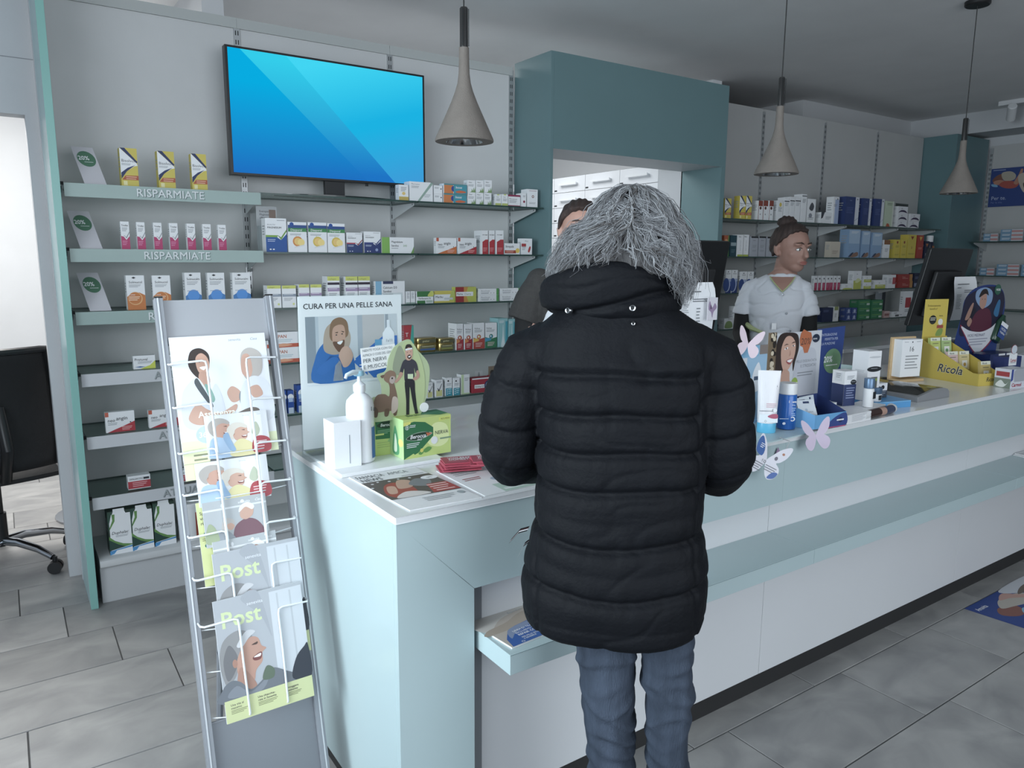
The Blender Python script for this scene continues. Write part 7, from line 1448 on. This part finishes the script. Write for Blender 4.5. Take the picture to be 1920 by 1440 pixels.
def face_parts(par, c, s, turn=0.0, tilt=0.0, brow='#3a2a22'):
    M = Matrix.Translation(c) @ Matrix.Rotation(turn, 4, 'Z') @ Matrix.Rotation(tilt, 4, 'X')
    for q in (-1, 1):
        b = MB(M); b.ball((q*.029*s,.0745*s,.010*s),(.0125*s,.0085*s,.0075*s), mat('#dfe0de', .25), 16, 10); b.ball((q*.029*s,.0805*s,.010*s),(.0056*s,.003*s,.0056*s), mat('#4d4338', .2), 12, 8); b.ball((q*.029*s,.0822*s,.010*s),(.0025*s,.0016*s,.0025*s), BLK, 8, 6); b.build('eye', par, smooth=True)
        b = MB(M); b.tube([(q*.016*s,.083*s,.0165*s),(q*.029*s,.0845*s,.0195*s),(q*.043*s,.076*s,.014*s)], [.0012*s,.0017*s,.001*s], mat('#2b211d', .5), 6); b.build('eyelid', par, smooth=True)
        b = MB(M); b.tube([(q*.012*s,.0845*s,.036*s),(q*.028*s,.0855*s,.043*s),(q*.046*s,.072*s,.038*s)], [.0022*s,.0028*s,.0012*s], mat(brow, .8), 6); b.build('eyebrow', par, smooth=True)
    b = MB(M); b.ball((0,.0895*s,-.0465*s),(.022*s,.006*s,.005*s), mat('#9c5f56', .4), 14, 8); b.ball((0,.0885*s,-.0545*s),(.020*s,.006*s,.0055*s), mat('#a5685f', .4), 14, 8); b.build('mouth', par, smooth=True)
hc = (-.005, 0, 1.563)
b = MB(); head(b, hc, 1.0, SKIN, R(10))
rings(b, [(.80,0,0,.15,.10),(.95,0,0,.13,.095),(1.1,0,0,.12,.09),(1.25,0,0,.15,.09),(1.38,0,-.01,.15,.075),(1.43,0,-.02,.09,.06),(1.46,0,-.025,.055,.055)], SKIN)
for s in (-1, 1):
    rings(b, [(.06,s*.09,0,.035,.04),(.45,s*.09,0,.05,.055),(.85,s*.08,0,.08,.085)], SKIN); b.tube([(s*.09,-.06,.05),(s*.09,.02,.05),(s*.09,.14,.025)], [.035,.04,.02], SKIN, 12)
    b.tube([(s*.14,0,1.37),(s*.185,.0,1.27),(s*.20,.03,1.13),(s*.18,.12,1.08),(s*.13,.20,1.06)], [.05,.044,.038,.034,.026], SKIN, 12); hand(b, (s*.13,.20,1.06), (-s*.3,1,-.25), (-s,0,.2), SKIN, .95, .4)
fuse(b, 'body', p1, SKIN, .0055)
face_parts(p1, hc, 1.0, R(10))
SW_ = mat('#393837', .9, var=.12, scale=60, bump=.5, bscale=260); WT = mat('#d3d7dd', .7)
b = MB(); rings(b, [(.80,0,0,.165,.112),(.95,0,0,.145,.108),(1.1,0,0,.135,.103),(1.25,0,0,.163,.104),(1.37,0,-.008,.165,.09),(1.42,0,-.016,.115,.078),(1.455,0,-.02,.068,.066)], SW_)
for s in (-1, 1):
    b.ball((s*.150,0,1.375),(.055,.06,.05), SW_, 16, 12); b.tube([(s*.14,0,1.375),(s*.185,.0,1.30),(s*.212,.01,1.22)], [.060,.064,.068], SW_, 18)
fuse(b, 'sweater', p1, SW_, .006, lambda c_, n_: c_+n_*noise.noise(c_*14)*.006, 2)
b = MB()
for s in (-1, 1): b.tube([(s*.195,.0,1.26),(s*.203,.02,1.13),(s*.18,.12,1.08),(s*.14,.185,1.06)], [.052,.046,.042,.034], BLK, 16)
for s in (-1, 1):
    b2 = MB(); b2.tube([(s*.195,.0,1.26),(s*.203,.02,1.13),(s*.18,.12,1.08),(s*.14,.185,1.06)], [.052,.046,.042,.034], BLK, 16); fuse(b2, 'undershirt_sleeve', p1, mat('#131416', .85), .006)
b = MB(); rings(b, [(.74,0,0,.175,.125),(.95,0,0,.152,.116),(1.1,0,0,.142,.112),(1.25,0,0,.150,.113),(1.34,0,-.006,.125,.105),(1.41,0,-.012,.112,.092),(1.445,0,-.018,.092,.082)], WT, 32, 2.4); fuse(b, 'white_waistcoat', p1, WT, .006, lambda c_, n_: c_+n_*noise.noise(c_*10)*.004, 1)
b = MB()
rings(b, [(.05,-.09,0,.05,.055),(.5,-.09,0,.062,.065),(.82,-.08,0,.09,.1)], WT); rings(b, [(.05,.09,0,.05,.055),(.5,.09,0,.062,.065),(.82,.08,0,.09,.1)], WT); fuse(b, 'trousers', p1, WT, .008)
HR = mat('#3a2b26', .6, var=.25, scale=30, bump=.6, bscale=120, stretch=(3, 3, .6))
def brush(co, n_): return co+n_*(.0022*math.sin(co.x*260+co.z*60)+.003*noise.noise(co*30))
def hair_cap(par, c, s, turn, front, bun=None, m=HR):
    b = MB(Matrix.Translation(c) @ Matrix.Rotation(turn, 4, 'Z'))
    n, k = 32, 16; vs = []
    for j in range(k+1):
        t = j/k
        for i in range(n):
            a = 2*math.pi*i/n; fwd = math.sin(a)
            # hairline: high at the forehead, low at the nape
            lim = R(54) if fwd > .5 else R(54+(126-54)*min(1, (.5-fwd)/.75))
            th = t*lim
            r_ = Vector((.088*s*math.sin(th)*math.cos(a), (.106*s)*math.sin(th)*math.sin(a)-.012*s, .029*s+.099*s*math.cos(th)))
            vs.append(tuple(r_))
    fs = [(j*n+i, j*n+(i+1) % n, (j+1)*n+(i+1) % n, (j+1)*n+i) for j in range(k) for i in range(n)]
    fs.append(tuple(k*n+i for i in range(n))); b.add(vs, fs, m)
    if bun: b.ball(bun[0], bun[1], m, 16, 12)
    return fuse(b, 'hair', par, m, .004, brush, 1)
hair_cap(p1, hc, 1.0, R(10), 1, ((0,-.095,.075),(.045,.04,.04)))

# ---------------------------------------------------------------- the second assistant, turning her head
A2 = R(54.03)
p2 = empty('person', (3.60, 2.66, 0), R(180)-A2, label='assistant in white tunic with lime piping, brown hair bun, head turned to the side', cat='person')
hc2 = (-.075, .01, 1.520); S2 = 1.17
tn = R(42)
b = MB(); head(b, hc2, S2, SKIN2, tn, R(-8))
rings(b, [(.80,-.01,0,.14,.10),(.95,-.01,0,.125,.09),(1.1,-.01,0,.12,.085),(1.22,-.01,0,.135,.09),(1.32,-.015,-.01,.135,.08),(1.375,-.03,-.02,.085,.062),(1.41,-.05,-.018,.060,.056)], SKIN2)
for s in (-1, 1):
    rings(b, [(.06,s*.09,0,.038,.042),(.45,s*.09,0,.055,.06),(.85,s*.08,0,.075,.08)], SKIN2); b.tube([(s*.09,-.06,.05),(s*.09,.02,.05),(s*.09,.14,.025)], [.035,.04,.02], SKIN2, 12)
    b.tube([(-.01+s*.12,0,1.31),(-.01+s*.165,.0,1.20),(-.01+s*.178,.03,1.05),(-.01+s*.16,.13,1.0),(-.01+s*.10,.20,.985)], [.042,.038,.034,.030,.024], SKIN2, 12); hand(b, (-.01+s*.10,.205,.985), (-s*.4,1,-.1), (-s,0,.2), SKIN2, .95, .45)
fuse(b, 'body', p2, SKIN2, .0055); face_parts(p2, hc2, S2, tn, R(-8))
hair_cap(p2, hc2, S2, tn, 1, ((0,-.05,.150),(.052,.052,.036)))
def tunic_fn(co, n_):
    x, y, z = co; q = noise.noise(Vector((x*8, y*8, z*6)))*.009
    w_ = abs(noise.noise(Vector((x*9+z*9, y*6+2, z*8-x*7)))); q -= .006*max(0, 1-w_*6)
    return co+n_*q
TW_ = mat('#c9cdd4', .75, var=.02, bump=.2, bscale=300)
b = MB(); rings(b, [(.78,-.01,0,.175,.13),(.95,-.01,0,.150,.112),(1.06,-.01,0,.142,.106),(1.18,-.01,.004,.152,.115),(1.27,-.01,.0,.158,.112),(1.325,-.015,-.008,.150,.092),(1.36,-.022,-.014,.118,.078),(1.388,-.036,-.018,.080,.068)], TW_, 36, 2.4)
for s in (-1, 1):
    b.tube([(-.01+s*.095,-.004,1.325),(-.01+s*.135,-.002,1.308),(-.01+s*.160,.0,1.25),(-.01+s*.172,.010,1.19),(-.01+s*.176,.014,1.155)], [.045,.055,.055,.058,.060], TW_, 22)
fuse(b, 'white_tunic', p2, TW_, .005, tunic_fn, 4)
LM = mat('#a3b078', .6)
v1 = [(.030,.060,1.372),(.010,.088,1.345),(-.014,.104,1.318),(-.040,.113,1.292)]; v2 = [(-.100,.058,1.372),(-.086,.086,1.345),(-.064,.103,1.318),(-.040,.113,1.292)]
b = MB(); b.tube(v1, .0035, LM, 8); b.build('lime_piping', p2, smooth=True); b = MB(); b.tube(v2, .0035, LM, 8); b.build('lime_piping', p2, smooth=True)
b = MB(); b.add([(a, c_+.0008, d) for a, c_, d in v1]+[(a, c_+.0008, d) for a, c_, d in v2], [(i, i+1, 5+i, 4+i) for i in range(3)], SKIN2); b.build('neckline', p2, smooth=True)
b = MB(); b.tube([(.15,.03,1.11),(.11,.095,1.085),(.05,.117,1.065)], [.014,.014,.008], LM, 8); b.build('pocket_piping', p2, smooth=True)
for z in (1.278, 1.175, 1.08):
    MB(Matrix.Translation((-.042-(1.278-z)*.25, .1165, z)) @ Matrix.Rotation(R(-90), 4, 'X')).lathe([(.0065,-.003),(.007,.001),(.005,.004)], (0,0,0), CR, 14).build('press_stud', p2, smooth=True)
for s in (-1, 1):
    b2 = MB(); b2.tube([(-.01+s*.168,.0,1.22),(-.01+s*.180,.03,1.05),(-.01+s*.16,.13,1.0),(-.01+s*.11,.20,.985)], [.050,.046,.042,.032], BLK, 16); fuse(b2, 'undershirt_sleeve', p2, mat('#0f1012', .85), .006)
b = MB(); rings(b, [(.05,-.1,0,.05,.055),(.5,-.1,0,.065,.07),(.82,-.09,0,.095,.11)], WT); rings(b, [(.05,.08,0,.05,.055),(.5,.08,0,.065,.07),(.82,.06,0,.095,.11)], WT); fuse(b, 'trousers', p2, WT, .008)
MB().box(-.02,.120,1.085,.004,.122,1.12, PAPER).build('name_badge', p2)

# a person in a white shirt behind the door frame, sitting in the office (only the sleeve shows)
p3 = empty('person', (.36, 4.75, 0), R(200), label='person in a white shirt mostly hidden behind the door frame in the office', cat='person')
b = MB(); head(b, (0,0,1.18), 1.05, SKIN, 0, 0); rings(b, [(.46,0,0,.17,.13),(.6,0,0,.16,.12),(.8,0,0,.17,.12),(.96,0,0,.19,.11),(1.02,0,0,.12,.08),(1.06,0,0,.06,.06)], SKIN)
for s in (-1, 1):
    b.tube([(s*.17,0,.97),(s*.215,.02,.82),(s*.22,.06,.70),(s*.18,.22,.68),(s*.14,.30,.69)], [.055,.05,.042,.036,.026], SKIN, 12); hand(b, (s*.14,.30,.69), (0,1,-.1), (-s,0,0), SKIN, 1, .4)
    b.tube([(s*.09,0,.50),(s*.11,.25,.50),(s*.11,.42,.48),(s*.11,.43,.25),(s*.11,.42,.08)], [.09,.08,.065,.05,.04], SKIN, 14); b.tube([(s*.11,.38,.05),(s*.11,.46,.05),(s*.11,.58,.03)], [.035,.04,.02], SKIN, 12)
fuse(b, 'body', p3, SKIN, .008); face_parts(p3, (0,0,1.18), 1.05)
b = MB(); rings(b, [(.46,0,0,.19,.15),(.6,0,0,.18,.14),(.8,0,0,.19,.135),(.96,0,0,.205,.12),(1.03,0,0,.13,.09),(1.05,0,0,.09,.075)], WT)
for s in (-1, 1): b.tube([(s*.17,0,.97),(s*.215,.02,.82),(s*.22,.06,.70),(s*.18,.22,.68),(s*.15,.28,.69)], [.07,.066,.056,.05,.042], WT, 14)
fuse(b, 'white_shirt', p3, WT, .008, tunic_fn); hair_cap(p3, (0,0,1.18), 1.05, 0, 1)
b = MB()
for s in (-1, 1): b.tube([(s*.09,-.02,.50),(s*.11,.25,.51),(s*.11,.42,.49),(s*.11,.43,.25),(s*.11,.42,.10)], [.105,.09,.075,.06,.055], BLK, 14)
fuse(b, 'trousers', p3, mat('#26292f', .8), .008)
st = empty('stool', (.36, 4.75, 0), label='office stool under the person behind the door frame', cat='stool')
MB().lathe([(.17,.37),(.18,.38),(.18,.405),(.15,.415)], (0,0,0), BLK, 28).build('seat', st, smooth=True); MB().tube([(0,0,.04),(0,0,.38)], .025, CH, 14).build('column', st, smooth=True); MB().lathe([(.22,0),(.22,.012),(.05,.04)], (0,0,0), CH, 28).build('base', st, smooth=True)
